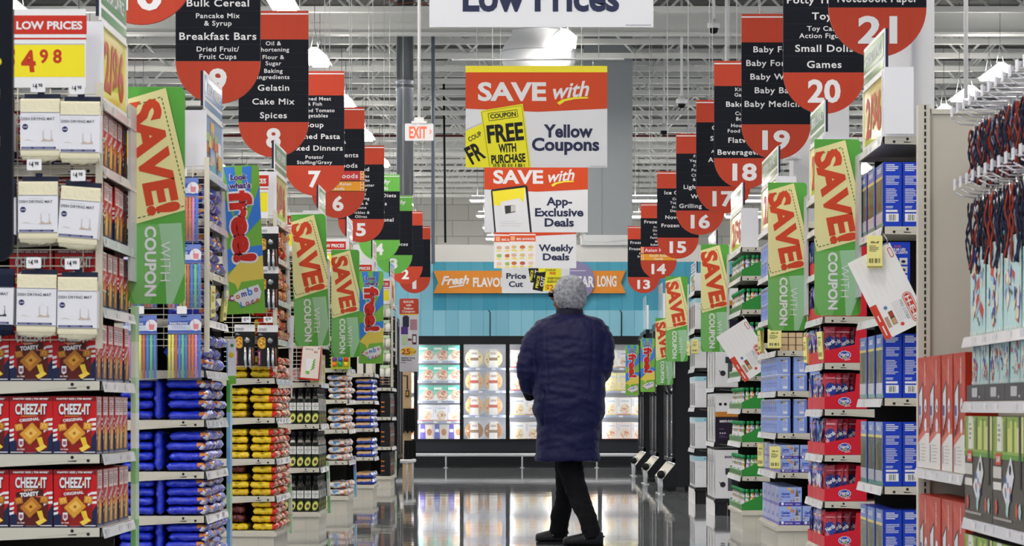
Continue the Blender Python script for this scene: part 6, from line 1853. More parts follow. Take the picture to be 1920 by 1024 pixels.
for r_ in range(5):
    put('snack_pouch', snack_pouch(0.33, 0.285, 60 + r_, True), (RA.X + 0.012, RA.Y1 - 0.04 - (r_ + 1) * 0.36, 1.09), 'large ice blue snack pouch with teal clip, %s from the post' % ORD[r_], 'snack pouch', 'large ice blue snack pouches on the right')
a = MB(); a.box(0, 0.1, 0, 0.4, 0, 0.052, mat('#403f44', 0.35)); f = Fr(a, (-0.0005, 0.4, 0), (0, -1, 0), (0, 0, 1)); f.rect(0.12, 0.012, 0.24, 0.042, mat('#b9babf', 0.4)); f.rect(0.27, 0.008, 0.3, 0.016, mat('#b9babf', 0.4)); dt = a.mesh('counter_tray')
for r_ in range(4):
    yy = RA.Y1 - 0.03 - (r_ + 1) * 0.405
    put('counter_tray', dt, (RA.X + 0.004, yy, 0.875), 'dark grey counter tray under the small pouches, %s from the post' % ORD[r_], 'display tray', 'dark counter trays on the right shelf')
    for c_ in range(2):
        put('snack_pouch', snack_pouch(0.18, 0.13, 80 + r_ * 2 + c_, False), (RA.X + 0.02, yy + 0.2 - c_ * 0.19, 0.928), 'small ice blue snack pouch on a dark tray, %s of %s tray from the post' % (('first', 'second')[c_], ORD[r_]), 'snack pouch', 'small ice blue snack pouches on the dark trays')
# peg hooks and lanyards
def double_hook():
    a = MB()
    for dz in (0, 0.05): a.tube([(0.48, 0, dz), (0.0 if dz else 0.06, 0, dz)] + ([] if dz else [(0.03, 0, 0.002), (0.0, 0, 0.018)]), 0.003, mat('#cfcfd6', 0.25, 0.7), 6)
    b = MB(); b.box(-0.003, 0.0, -0.022, 0.022, 0.025, 0.06, mat('#dfe0ea', 0.3)); b.box(0.0, 0.01, -0.004, 0.004, 0.04, 0.056, mat('#dfe0ea', 0.3))
    return [('rod', a.mesh('rod')), ('tag_plate', b.mesh('tag_plate'))]


DH = double_hook()
def lanyard(seed, L):
    q = random.Random(seed); a = MB()
    cs = ['#1f2540', '#262a48', '#6f241c', '#8e8fa2', '#1b1e30', '#23284a', '#9c3826', '#191c2c']
    for k in range(9):
        x = q.uniform(-0.016, 0.016); y = q.uniform(-0.024, 0.024); m_ = mat(q.choice(cs), 0.5)
        n = 16; path = []
        for i in range(n + 1):
            u = i / n; path.append((x + 0.006 * math.sin(9 * u + k), y + 0.014 * math.sin(math.pi * u) * (1 if k % 2 else -1) + 0.004 * math.sin(17 * u + k), -0.02 - L * u))
        a.tube(path, [0.0022 + 0.0016 * (i % 2) for i in range(n + 1)], m_, 6)
    b = MB(); b.tube([(0, 0, 0.0), (0, 0.004, -0.03), (0, -0.006, -0.045), (0, 0.0, -0.06)], 0.005, mat('#d4d6da', 0.2, 0.8), 7)
    return [('cords', a.mesh('cords')), ('clasp', b.mesh('clasp'))]


LY = [lanyard(s_, L_) for s_, L_ in ((1, 0.17), (2, 0.19), (3, 0.15))]
LY2 = [lanyard(s_, L_) for s_, L_ in ((4, 0.22), (5, 0.24), (6, 0.2))]
for k, (zt, kits, nm) in enumerate(((1.785, LY, 'upper'), (1.545, LY2, 'lower'))):
    for r_ in range(12):
        yy = RA.Y1 - 0.14 - r_ * 0.135
        put('peg_hook', DH, (1.385 + 0.01 * k, yy, zt), 'double wire peg hook, %s row, %s from the post' % (nm, ORD[r_]), 'peg hook', 'double peg hooks on the right')
        for c_ in range(3 if r_ else 2):
            put('lanyard', kits[(r_ + c_) % 3], (1.45 + c_ * 0.055 + (0.0 if r_ else 0.01), yy, zt + 0.002), 'dark beaded lanyard on the %s row, %s hook from the post, %s from the tip' % (nm, ORD[r_], ORD[c_]), 'lanyard', 'beaded lanyards hanging on the right', (0, 0, R.uniform(-.4, .4)))
t = thing('pegboard_panel', (1.875, 9.15, 1.3), 'beige back panel carrying the lanyard hooks', 'panel'); a = MB(); a.box(-0.005, 0.02, -1.0, 1.0, 0, 0.62, mat('#c2bdb2', 0.5)); a.build('panel', t)
# ================================================================ FREEZERS
FBK = mat('#17191d', 0.3); FGL = None
FW = emis('#fdfcff', 1.0)


def glass_mat():
    m, nt, b = node_mat('door_glass')
    b.inputs['Base Color'].default_value = (0.9, 0.95, 0.96, 1); b.inputs['Roughness'].default_value = 0.03; b.inputs['Alpha'].default_value = 0.1; b.inputs['Specular IOR Level'].default_value = 0.6
    return m


FGL = glass_mat()
FLAMP = emis('#f8fbff', FREEZER_STRENGTH)
YF = 44.0
DW = 86.2 * YF / F
ztop = PZ(630, YF); zd1 = PZ(642, YF); zd0 = PZ(827, YF); zk = PZ(834, YF)
xs = [PX(779.5 + 86.2 * k, YF) for k in range(-2, 6)]
x0, x1 = xs[0], xs[-1]
t = thing('freezer_case', ((x0 + x1) / 2, YF, 0), 'long black glass-door freezer case under the blue wall', 'freezer')
ox = (x0 + x1) / 2
a = MB(); a.box(x0 - ox, x1 - ox, 0, 0.62, zd1, ztop, FBK); a.box(x0 - ox, x1 - ox, 0.03, 0.62, 0.02, zd0, FBK); a.box(x0 - ox, x1 - ox, 0.0, 0.05, PZ(848, YF), zd0, mat('#262a31', 0.3)); a.box(x0 - ox - 0.02, x0 - ox, 0, 0.62, 0, ztop, FBK); a.box(x1 - ox, x1 - ox + 0.02, 0, 0.62, 0, ztop, FBK)
a.build('cabinet', t)
a = MB(); a.box(x0 - ox, x1 - ox, 0.6, 0.62, zd0, zd1, mat('#e8e9ee', 0.4)); a.box(x0 - ox, x1 - ox, 0.05, 0.6, zd0, zd0 + 0.01, mat('#d9dae0', 0.4)); a.build('liner', t)
SHP = {2: [677, 714, 752, 790], 0: [690, 733, 779]}
fshelf = mat('#8d97b0', 0.35)
for j in range(7):
    xa, xb = xs[j] - ox + 0.025, xs[j + 1] - ox - 0.025
    for k, p in enumerate(SHP.get(j, SHP[0])):
        a = MB(); z = PZ(p, YF); a.box(xa, xb, 0.09, 0.58, z - 0.012, z, fshelf); a.box(xa, xb, 0.085, 0.09, z - 0.03, z + 0.004, fshelf)
        f = front(a, 0, 0.0845, 0); q = random.Random(k * 9 + j); x = xa
        while x < xb - 0.06: f.rect(x, z - 0.026, x + 0.06, z - 0.004, mat('#e4e6ec', 0.4), 2); x += q.uniform(0.14, 0.3)
        a.build('shelf', t)
for k in range(7):
    xa, xb = xs[k] - ox, xs[k + 1] - ox
    d = MB(); b_ = 0.028
    d.box(xa + 0.004, xa + b_, -0.03, 0.0, zd0, zd1, FBK); d.box(xb - b_, xb - 0.004, -0.03, 0.0, zd0, zd1, FBK); d.box(xa + b_, xb - b_, -0.03, 0, zd0, zd0 + 0.03, FBK); d.box(xa + b_, xb - b_, -0.03, 0, zd1 - 0.03, zd1, FBK)
    do = d.build('door', t)
    g = MB(); g.box(xa + b_, xb - b_, -0.016, -0.012, zd0 + 0.03, zd1 - 0.03, FGL); g.build('pane', do)
    hd = MB(); hd.tube([(xb - 0.014, -0.03, PZ(760, YF)), (xb - 0.014, -0.06, PZ(756, YF)), (xb - 0.014, -0.06, PZ(706, YF)), (xb - 0.014, -0.03, PZ(702, YF))], 0.009, FBK, 8); hd.build('handle', do)
for k in range(8):
    a = MB(); a.box(xs[k] - ox - 0.012, xs[k] - ox + 0.012, 0.03, 0.05, zd0 + 0.02, zd1 - 0.02, FLAMP); a.box(xs[k] - ox - 0.024, xs[k] - ox + 0.024, 0.0, 0.028, zd0, zd1, FBK); a.build('strip_lamp', t)
# bumper rail
Yb = YF - 0.35
t = thing('bumper_rail', (0, Yb, 0), 'white bumper rail on thin legs along the far freezer case', 'bumper rail')
a = MB(); zr = PZ(853, Yb); a.tube([(PX(742, Yb), 0, zr), (PX(1200, Yb), 0, zr)], 0.024, mat('#cfd1d6', 0.3), 10); a.build('rail', t)
for px in (836, 979, 1119):
    a = MB(); a.tube([(PX(px, Yb), 0, 0), (PX(px, Yb), 0, zr)], 0.012, mat('#c3c5ca', 0.3), 8); a.lathe([(0.03, 0), (0.03, 0.008)], mat('#c3c5ca', 0.3), 12, (PX(px, Yb), 0, 0)); a.build('leg', t)

# frozen food boxes: per door the kind of each shelf
def fbox(name, w, h, base, fn):
    a = MB()
    if name == 'frozen_pizza': a.prism([(w * 0.5 * math.cos(2 * math.pi * k / 28), h * (0.5 + 0.5 * math.sin(2 * math.pi * k / 28))) for k in range(28)], 'y', 0, 0.035, mat('#bfa07a', 0.5)); a.box(-w * 0.27, w * 0.27, 0.002, 0.03, 0, h, mat('#e3e1de', 0.4))
    else: a.box(-w / 2, w / 2, 0, 0.12, 0, h, mat(base, 0.4))
    f = Fr(a, (0 if name == 'frozen_pizza' else -w / 2, -0.001, 0), (1, 0, 0), (0, 0, 1), w / 100, lift=0.0012); fn(f, 100 * h / w)
    return a.mesh(name)


def p_teal(f, H_):
    f.rect(0, H_ * 0.62, 100, H_, mat('#4fb39c', 0.4)); f.poly([(0, H_ * 0.62), (0, H_ * 0.3), (46, H_ * 0.62)], mat('#6fc4b0', 0.4)); f.circ(64, H_ * 0.38, 40, mat('#c9a58c', 0.4), 2, ry=H_ * 0.34)
    q = random.Random(3)
    for k in range(16): f.circ(64 + q.uniform(-30, 30), H_ * 0.38 + q.uniform(-.25, .25) * H_, 6, mat(q.choice(['#e0c8a8', '#b87a60', '#e8dcc4', '#a8504a']), 0.4), 3, n=7)
    f.rect(4, H_ * 0.72, 60, H_ * 0.86, mat('#dff0ea', 0.4), 3)
def p_pizza(col, H0):
    def fn(f, H_):
        f.circ(0, H_ * 0.5, 49, mat(col, 0.4), 1, ry=H_ * 0.48); q = random.Random(len(col) + H0)
        for k in range(26):
            t = q.uniform(0, 6.28); r_ = q.uniform(0.2, 0.9); f.circ(44 * r_ * math.cos(t), H_ * (0.5 + 0.42 * r_ * math.sin(t)), 5, mat(q.choice(['#e4d6ae', '#a4704c', '#c4a668', '#8a5a40']), 0.4), 2, n=7)
        f.poly([(-24, 0), (24, 0), (19, H_), (-19, H_)], mat('#e3e1de', 0.4), 3); f.rect(-23, H_ * 0.4, 23, H_ * 0.56, mat('#b8503f' if H0 % 2 else '#8a6a4a', 0.4), 4); f.rect(-16, H_ * 0.72, 16, H_ * 0.84, mat('#b9a8a0', 0.4), 4)
    return fn
def p_white(c1, c2):
    def fn(f, H_):
        f.circ(58, H_ * 0.36, 34, mat('#d9c8b0', 0.4), 1, ry=H_ * 0.3); q = random.Random(len(c1 + c2) + int(c1[1:3], 16))
        for k in range(18):
            t_ = q.uniform(0, 6.28); r_ = q.uniform(0.1, 0.9); f.circ(58 + 31 * r_ * math.cos(t_), H_ * (0.36 + 0.27 * r_ * math.sin(t_)), 5, mat(q.choice([c1, c2, '#e0cfa8', '#b98a5c']), 0.4), 2, n=7)
        f.rect(30, H_ * 0.74, 88, H_ * 0.84, mat('#b4bccc', 0.4), 2); f.rect(0, 0, 100, H_ * 0.08, mat(c1, 0.4), 2); f.rect(6, H_ * 0.5, 22, H_ * 0.9, mat('#c4c9d4', 0.4), 2)
    return fn
def p_bag(c1, c2):
    def fn(f, H_):
        f.poly([(4, 0), (48, 0), (42, H_), (10, H_)], mat(c1, 0.4), 1); f.rect(50, 0, 98, H_ * 0.94, mat(c2, 0.4), 1); f.circ(74, H_ * 0.5, 18, mat('#a8643a', 0.4), 2, ry=H_ * 0.22); f.rect(12, H_ * 0.5, 40, H_ * 0.7, mat('#e6e6f0', 0.4), 2)
    return fn


hh = 30 * YF / F
W3 = 0.205
FB_ = {
 'teal': ([fbox('frozen_meal_box', W3, hh * 0.98, '#dfe4e2', p_teal)], 'teal dinner box'),
 'whiteblue': ([fbox('frozen_meal_box', W3, hh * 1.02, '#e6e7ee', p_white('#c85a4a', '#e0a890')), fbox('frozen_meal_box', W3, hh * 1.02, '#e2e4ee', p_white('#b8a07a', '#8a4a3a'))], 'white box with bowl picture'),
 'bag': ([fbox('frozen_meal_box', W3, hh * 0.98, '#d9d4e6', p_bag('#5a4aa8', '#d8cdb8')), fbox('frozen_meal_box', W3, hh * 0.98, '#dadbe6', p_bag('#3f4aa8', '#c9c8b0'))], 'purple and cream bag'),
 'pizza1': ([fbox('frozen_pizza', 0.235, hh * 1.02, '#cfc9bc', p_pizza('#d6c694', 0))], 'round frozen pizza with white label'),
 'pizza2': ([fbox('frozen_pizza', 0.235, hh * 1.04, '#cfc6b8', p_pizza('#c49a68', 1))], 'round frozen pizza with red label'),
 'pizza3': ([fbox('frozen_pizza', 0.235, hh * 1.0, '#bdb4a8', p_pizza('#8f6238', 2))], 'dark round frozen pizza with white label'),
 'cream': ([fbox('frozen_meal_box', W3, hh * 0.98, '#e6e2da', p_white('#d8c07a', '#c99a5a')), fbox('frozen_meal_box', W3, hh * 0.98, '#e4e0dc', p_white('#c07a5a', '#d8a06a'))], 'cream pie box'),
 'yellow': ([fbox('frozen_meal_box', W3, hh * 0.98, '#e3d894', p_white('#e0c84a', '#e8dca0'))], 'yellow vegetable box'),
 'red': ([fbox('frozen_meal_box', W3, hh * 0.98, '#e0d2cc', p_white('#b8402f', '#d88a6a'))], 'white and red box'),
}
plan = [['cream', 'red', 'cream', 'bag'], ['cream', 'cream', 'red', 'bag'], ['teal', 'teal', 'teal', 'whiteblue', 'bag'], ['pizza1', 'pizza2', 'pizza2', 'pizza3'], ['red', 'red', 'cream', 'cream'], ['red', 'cream', 'cream', 'red'], ['cream', 'yellow', 'cream', 'red']]
DN = ['leftmost hidden door', 'door beside the black aprons', 'first door left of the person', 'second door left of the person', 'door behind the coat sleeve', 'door behind the person', 'door right of the person']
DN = ['outermost left door', 'left door beside the aprons', 'teal box door', 'round pizza door', 'door at the left sleeve', 'door at the right sleeve', 'rightmost far door']
for k in range(7):
    fl = [PZ(p, YF) for p in SHP.get(k, SHP[0])] + [zd0 + 0.012]
    for r_, kind in enumerate(plan[k]):
        ms, nm = FB_[kind]
        piz = kind.startswith('pizza'); n = 2 if piz else 3
        for c_ in range(n):
            x = xs[k] + 0.04 + (0.14 + c_ * 0.275 if piz else 0.105 + c_ * 0.208)
            put('frozen_pizza' if piz else 'frozen_meal_box', ms[c_ % len(ms)], (x, YF + 0.12, fl[r_] + 0.001), '%s, %s, %s shelf, %s from left' % (nm, DN[k], ORD[r_], ORD[c_]), 'frozen food', 'frozen foods in the far freezer case', (0, 0, 0), (1.12, 1, 1.14) if piz else (1, 1, 1.14 if k != 2 else 1))

# ---------------------------------------------------------------- freezer ends along the aisle
def cooler(s, Y0, Y1, X, lab, cols, handles=True, kick=True):
    """Tall black freezer at an aisle end, its glass doors towards the main aisle."""
    lo = lambda a_, b_: (min(a_, b_), max(a_, b_))
    t = thing('end_freezer', (s * (X + 0.25), (Y0 + Y1) / 2, 0), lab, 'freezer', 'freezer ends along the main aisle')
    hy = (Y1 - Y0) / 2; fx = -s * 0.25
    a = MB()
    for y in (-hy, hy - 0.03): a.prism([(fx - s * 0.0, 0.28), (fx + s * 0.03, 0.05), (fx + s * 0.5, 0.05), (fx + s * 0.5, 1.86), (fx, 1.86)], 'y', y, y + 0.03, FBK)
    a.box(*lo(fx + s * 0.46, fx + s * 0.5), -hy + 0.03, hy - 0.03, 0.05, 1.86, FBK); a.box(*lo(fx, fx + s * 0.5), -hy + 0.03, hy - 0.03, 1.78, 1.86, FBK); a.box(*lo(fx + s * 0.05, fx + s * 0.5), -hy + 0.03, hy - 0.03, 0.05, 0.3, FBK); a.box(*lo(fx + s * 0.1, fx + s * 0.45), -hy + 0.05, hy - 0.05, 0, 0.06, BLACK)
    a.build('cabinet', t)
    if kick:
     a = MB(); a.prism([(fx, 0.28), (fx - s * 0.13, 0.12), (fx - s * 0.12, 0.05), (fx + s * 0.03, 0.05), (fx + s * 0.03, 0.28)], 'y', -hy + 0.01, hy - 0.01, FBK); a.build('kick_base', t)
     a = MB(); a.add([(fx - s * 0.006, -hy + 0.04, 0.277), (fx - s * 0.006, hy - 0.04, 0.277), (fx - s * 0.128, hy - 0.04, 0.127), (fx - s * 0.128, -hy + 0.04, 0.127)], [(0, 1, 2, 3)], mat('#d8d3c6', 0.4)); a.build('kick_plate', t)
    for i in range(2):
        ya, yb = -hy + 0.03 + i * (hy - 0.03), -hy + 0.03 + (i + 1) * (hy - 0.03)
        d = MB(); b_ = 0.045
        d.box(*lo(fx - s * 0.03, fx), ya, ya + b_, 0.3, 1.8, FBK); d.box(*lo(fx - s * 0.03, fx), yb - b_, yb, 0.3, 1.8, FBK); d.box(*lo(fx - s * 0.03, fx), ya, yb, 0.3, 0.34, FBK); d.box(*lo(fx - s * 0.03, fx), ya, yb, 1.76, 1.8, FBK)
        do = d.build('door', t)
        g = MB(); g.box(*lo(fx - s * 0.016, fx - s * 0.012), ya + b_, yb - b_, 0.34, 1.76, FGL); g.build('pane', do)
        if handles:
            hd = MB(); yh = ya + 0.05
            hd.tube([(fx - s * 0.03, yh, 1.0), (fx - s * 0.06, yh, 1.03), (fx - s * 0.085, yh, 1.12), (fx - s * 0.085, yh, 1.22), (fx - s * 0.06, yh, 1.31), (fx - s * 0.03, yh, 1.34)], 0.012, FBK, 8); hd.build('handle', do)
    for y in (-hy + 0.05, 0.0, hy - 0.05):
        a = MB(); a.box(*lo(fx + s * 0.02, fx + s * 0.03), y - 0.008, y + 0.008, 0.34, 1.76, FLAMP); a.build('strip_lamp', t)
    q = random.Random(int(Y0))
    for k in range(4):
        z = 0.36 + k * 0.35
        a = MB(); a.box(*lo(fx + s * 0.05, fx + s * 0.44), -hy + 0.04, hy - 0.04, z - 0.012, z, fshelf); a.build('shelf', t)
        for j in range(4):
            m_ = MB(); c_ = q.choice(cols); w = (2 * hy - 0.12) / 4 - 0.01
            m_.box(0, 0.1, 0, w, 0, 0.27, mat(c_, 0.4)); f = Fr(m_, (-0.0008, w, 0), (0, -1, 0), (0, 0, 1)) if s > 0 else Fr(m_, (0.1008, 0, 0), (0, 1, 0), (0, 0, 1))
            f.circ(w / 2, 0.1, w * 0.34, mat(q.choice(['#b87a58', '#d8c09a', '#a5876a']), 0.4), ry=0.07); f.rect(w * 0.1, 0.19, w * 0.9, 0.25, mat('#d4d6de', 0.4)); f.rect(w * 0.1, 0.01, w * 0.5, 0.03, mat(q.choice(['#c85a3a', '#4a6ab0', '#7a9a5a']), 0.4))
            xw = s * X + s * 0.08; xw = xw if s > 0 else xw - 0.1
            o = m_.build('frozen_meal_box', None, (xw, (Y0 + Y1) / 2 - hy + 0.06 + j * ((2 * hy - 0.12) / 4), z + 0.0005))
            tag(o, 'food box in the %s, %s shelf up, %s along' % (lab.split(',')[0], ORD[k], ORD[j]), 'frozen food', 'frozen foods in the aisle end freezers')
    return t


CC = ['#e6e0d4', '#d8c9b4', '#c8452f', '#e4e2e6', '#b8c8d8', '#e8dcc0']
FE = [(31.0, 33.0), (35.0, 37.0), (39.0, 41.0)]
for i, (ya, yb) in enumerate(FE):
    cooler(1, ya, yb, 1.46, ('near right freezer end, black with curved handles', 'middle right freezer end, black with curved handles', 'far right freezer end, black with curved handles')[i], CC)
    Y = ya - 0.7
    t = thing('aisle_bumper', (1.27, Y, 0), ('short bumper rail before the near right freezer end', 'short bumper rail before the middle right freezer end', 'short bumper rail before the far right freezer end')[i], 'bumper rail', 'short bumper rails along the aisle')
    a = MB(); a.tube([(0, -0.35, 0.2), (0.05, 0.5, 0.2)], 0.04, mat('#c9c8c4', 0.3), 12); a.build('rail', t)
    a = MB(); a.tube([(0, -0.353, 0.2), (0, -0.365, 0.2)], 0.041, BLACK, 12); a.build('end_cap', t)
    for y in (-0.2, 0.35):
        a = MB(); a.tube([(0.01, y, 0), (0.01, y, 0.19)], 0.014, mat('#c3c5ca', 0.25, 0.5), 8); a.lathe([(0.035, 0), (0.035, 0.008)], mat('#c3c5ca', 0.3), 12, (0.01, y, 0)); a.build('leg', t)
for i, (px, py, Y) in enumerate(((1239, 590, 35.2), (1209, 610, 39.2))):
    t = thing('sign_holder', (PX(px, Y) , Y, 1.861), 'clear plastic sign holder with white card, %s of the two freezer tops' % ('nearer', 'farther')[i], 'sign holder', 'clear sign holders on the freezers')
    a = MB(); a.box(-0.01, 0.0, -0.5, 0.4, 0, 0.42, mat('#e6eaf2', 0.1, 0, 0.6, 0, 40, 0.45)); a.build('clear_sleeve', t); a = MB(); a.box(0.004, 0.03, -0.51, -0.49, 0, 0.3, WHITE); a.build('card', t)
cooler(-1, 33.4, 34.8, 1.5, 'left freezer end, black and seen edge-on', CC, False, False)
# tan end panel with black aprons
Y = 37.6
t = thing('tan_end_panel', (PX(764, Y), Y, 0), 'tan wooden end panel of a freezer with black latch', 'panel')
a = MB(); a.box(-0.06, 0.05, -0.02, 0.02, 0, 1.72, mat('#b59a76', 0.6, 0, 0.3, 0.15, 8)); a.build('panel', t)
a = MB(); z = PZ(738, Y); a.tube([(-0.05, -0.03, z + 0.22), (0, -0.04, z + 0.22), (0, -0.04, z + 0.05)], 0.008, BLACK, 6); a.box(-0.022, 0.022, -0.05, -0.02, z - 0.04, z + 0.04, BLACK); a.box(-0.012, 0.012, -0.052, -0.05, z - 0.025, z + 0.025, mat('#b08a3a', 0.5)); a.build('latch', t)
def apron(w, h, seed):
    a = MB(); n = 10; vs = []; q = random.Random(seed)
    for i in range(n + 1):
        x = -w / 2 + w * i / n
        for z, k in ((0, 0.5), (-h * 0.3, 0.8), (-h * 0.75, 1), (-h - 0.02 * math.sin(i * 1.7 + seed), 1.1)): vs.append((x * (0.85 + 0.15 * k), 0.02 * k * math.sin(i * 2.1 + seed), z))
    fs = [(i * 4 + j, i * 4 + 4 + j, i * 4 + 5 + j, i * 4 + 1 + j) for i in range(n) for j in range(3)]
    a.add(vs, fs, mat('#0c0c0e', 0.8), True)
    vs2 = [(v[0], v[1] + 0.02, v[2]) for v in vs]; a.add(vs2, [f[::-1] for f in fs], mat('#0c0c0e', 0.8), True)
    return a
apron(0.15, 0.29, 1).build('hanging_apron', None, (PX(767, Y), Y - 0.08, PZ(766, Y))); tag(bpy.data.objects['hanging_apron'], 'black apron hanging on the tan panel, upper one', 'apron', 'black aprons on the tan panel')
o = apron(0.15, 0.27, 2).build('hanging_apron', None, (PX(769, Y), Y - 0.08, PZ(826, Y))); tag(o, 'black apron hanging on the tan panel, lower one', 'apron', 'black aprons on the tan panel')
Y = 35.4
t = thing('aisle_bumper', (PX(758, Y), Y, 0), 'short curved bumper rail at the left end of the freezer', 'bumper rail', 'short bumper rails along the aisle')
z = PZ(865, Y); a = MB(); a.tube([(-0.12, 0, z), (0.05, 0, z), (0.085, 0.05, z), (0.1, 0.5, z)], 0.022, mat('#cfd1d6', 0.3), 10); a.build('rail', t)
for x, y in ((0.03, 0.0), (0.085, 0.35)):
    a = MB(); a.tube([(x, y, 0), (x, y, z)], 0.012, mat('#c3c5ca', 0.3), 8); a.build('leg', t)
# black hooks on the blue wall
for i, (px, py) in enumerate(((919, 582), (1165, 582), (1171, 583))):
    if i == 2: continue
    a = MB(); a.tube([(PX(px, YB - .03), YB - 0.03, PZ(632, YB)), (PX(px, YB - .03), YB - 0.03, PZ(py + 4, YB)), (PX(px - 3, YB - .03), YB - 0.05, PZ(py, YB))], 0.008, BLACK, 6)
    o = a.build('wall_cable'); tag(o, ('thin black cable running up the blue wall, left of the person', 'thin black cable running up the blue wall, right of the person')[i], 'cable')
# ================================================================ THE PERSON
from mathutils import noise as mnoise
YP = 18.85
SP = F / YP
def LX(px): return (px - 1062) / SP
def LZ(py): return H + (HZ - py) / SP


def union(name, mb_, voxel, smooth, parent, fn=None):
    """One continuous surface from overlapping closed shapes."""
    me = mb_.mesh('tmp'); o = bpy.data.objects.new('tmp', me); COL.objects.link(o)
    m = o.modifiers.new('r', 'REMESH'); m.mode = 'VOXEL'; m.voxel_size = voxel; m.use_smooth_shade = True
    s = o.modifiers.new('s', 'SMOOTH'); s.iterations = smooth; s.factor = 0.5
    dg = bpy.context.evaluated_depsgraph_get()
    out = bpy.data.meshes.new_from_object(o.evaluated_get(dg))
    bpy.data.objects.remove(o)
    out.materials.clear(); out.materials.append(mb_.m[0])
    for p in out.polygons: p.material_index = 0; p.use_smooth = True
    if fn:
        ns = [v.normal.copy() for v in out.vertices]
        for v, n in zip(out.vertices, ns): v.co = v.co + n * fn(v.co, n)
        out.update()
    r = bpy.data.objects.new(name, out); COL.objects.link(r); r.parent = parent
    return r


def loft(mb_, rings, m, n=28):
    """rings: (cx, cy, z, rx, ry) stacked ellipses."""
    vs = []
    for cx, cy, z, rx, ry in rings:
        for k in range(n):
            t = 2 * math.pi * k / n
            vs.append((cx + rx * math.copysign(abs(math.cos(t)) ** 0.85, math.cos(t)), cy + ry * math.copysign(abs(math.sin(t)) ** 0.85, math.sin(t)), z))
    fs = [(i * n + k, i * n + (k + 1) % n, (i + 1) * n + (k + 1) % n, (i + 1) * n + k) for i in range(len(rings) - 1) for k in range(n)]
    fs += [tuple(range(n))[::-1], tuple(range((len(rings) - 1) * n, len(rings) * n))]
    mb_.add(vs, fs, m, True)


def ball(mb_, c, r, m, sx=1, sy=1, sz=1, n=16):
    vs = []; fs = []
    for i in range(1, n):
        a_ = math.pi * i / n
        for k in range(n): vs.append((c[0] + r * sx * math.sin(a_) * math.cos(2 * math.pi * k / n), c[1] + r * sy * math.sin(a_) * math.sin(2 * math.pi * k / n), c[2] + r * sz * math.cos(a_)))
    top = len(vs); vs += [(c[0], c[1], c[2] + r * sz), (c[0], c[1], c[2] - r * sz)]
    for i in range(n - 2):
        for k in range(n): fs.append((i * n + k, (i + 1) * n + k, (i + 1) * n + (k + 1) % n, i * n + (k + 1) % n))
    for k in range(n): fs.append((top, k, (k + 1) % n)); fs.append((top + 1, (n - 2) * n + (k + 1) % n, (n - 2) * n + k))
    mb_.add(vs, fs, m, True)


P = thing('person', (PX(1062, YP), YP, 0), 'person walking away in a long navy quilted coat, hairnet and black trousers', 'person')
SKIN = mat('#7d5140', 0.5)
HXC, HZC = LX(1067), LZ(549)
yaw = math.radians(62)                          # the head is turned to the left
fd = Vector((-math.sin(yaw), math.cos(yaw), 0)); sd = Vector((math.cos(yaw), math.sin(yaw), 0))
hc = Vector((HXC, 0.03, HZC))
b = MB()
ball(b, hc, 0.095, SKIN, 0.95, 1.0, 1.15)
fc = hc + fd * 0.03 + Vector((0, 0, -0.035))
ball(b, fc, 0.072, SKIN, 0.95, 0.95, 1.1)
ball(b, hc + fd * 0.06 + Vector((0, 0, -0.095)), 0.03, SKIN)                       # chin
b.tube([hc + fd * 0.1 + Vector((0, 0, 0.01)), hc + fd * 0.118 + Vector((0, 0, -0.035)), hc + fd * 0.1 + Vector((0, 0, -0.045))], [0.009, 0.014, 0.01], SKIN, 8)   # nose
for e_ in (-1, 1):
    ball(b, hc + fd * 0.085 + sd * (e_ * 0.033) + Vector((0, 0, 0.012)), 0.02, SKIN, 1, 1, 0.6)     # brow
    ball(b, hc - fd * 0.005 + sd * (e_ * 0.092) + Vector((0, 0, -0.02)), 0.026, SKIN, 0.5, 0.8, 1.2)  # ear
b.tube([hc + fd * 0.095 + sd * -0.022 + Vector((0, 0, -0.068)), hc + fd * 0.104 + Vector((0, 0, -0.068)), hc + fd * 0.095 + sd * 0.022 + Vector((0, 0, -0.068))], 0.008, SKIN, 8)    # mouth
b.tube([hc + Vector((0, -0.01, -0.06)), (LX(1068), 0.0, LZ(596)), (LX(1068), 0, LZ(620))], [0.062, 0.06, 0.075], SKIN, 16)
loft(b, [(LX(1067), 0, LZ(616), 0.13, 0.075), (LX(1066), 0, LZ(660), 0.16, 0.11), (LX(1067), 0, LZ(750), 0.16, 0.12), (LX(1067), 0, LZ(790), 0.16, 0.12)], SKIN)
SHL, ELL, WRL = Vector((LX(1011), 0, LZ(640))), Vector((LX(990), -0.015, LZ(694))), Vector((LX(1004), 0.15, LZ(727)))
SHR, ELR, WRR = Vector((LX(1126), 0, LZ(638))), Vector((LX(1131), -0.01, LZ(690))), Vector((LX(1118), 0.16, LZ(714)))
for sh_, el_, wr_ in ((SHL, ELL, WRL), (SHR, ELR, WRR)):
    b.tube([sh_, el_, wr_], [0.042, 0.036, 0.027], SKIN, 12)
    dr = (wr_ - el_).normalized(); up = Vector((0, 0, 1)); sx_ = dr.cross(up).normalized()
    pc = wr_ + dr * 0.05
    ball(b, pc, 0.04, SKIN, 0.75, 1.1, 0.6)
    for k in range(4):
        o_ = sx_ * (0.027 - k * 0.018); ln = (0.034, 0.042, 0.038, 0.028)[k]
        p0 = pc + dr * 0.03 + o_; p1 = p0 + dr * ln; p2 = p1 + dr * 0.014 - up * 0.022; p3 = p2 - dr * 0.008 - up * 0.018
        b.tube([p0, p1, p2, p3], [0.009, 0.0085, 0.008, 0.007], SKIN, 8)
    t0 = pc + sx_ * 0.03 - dr * 0.01
    b.tube([t0, t0 + sx_ * 0.022 + dr * 0.02 - up * 0.01, t0 + sx_ * 0.02 + dr * 0.045 - up * 0.018], [0.011, 0.0095, 0.008], SKIN, 8)
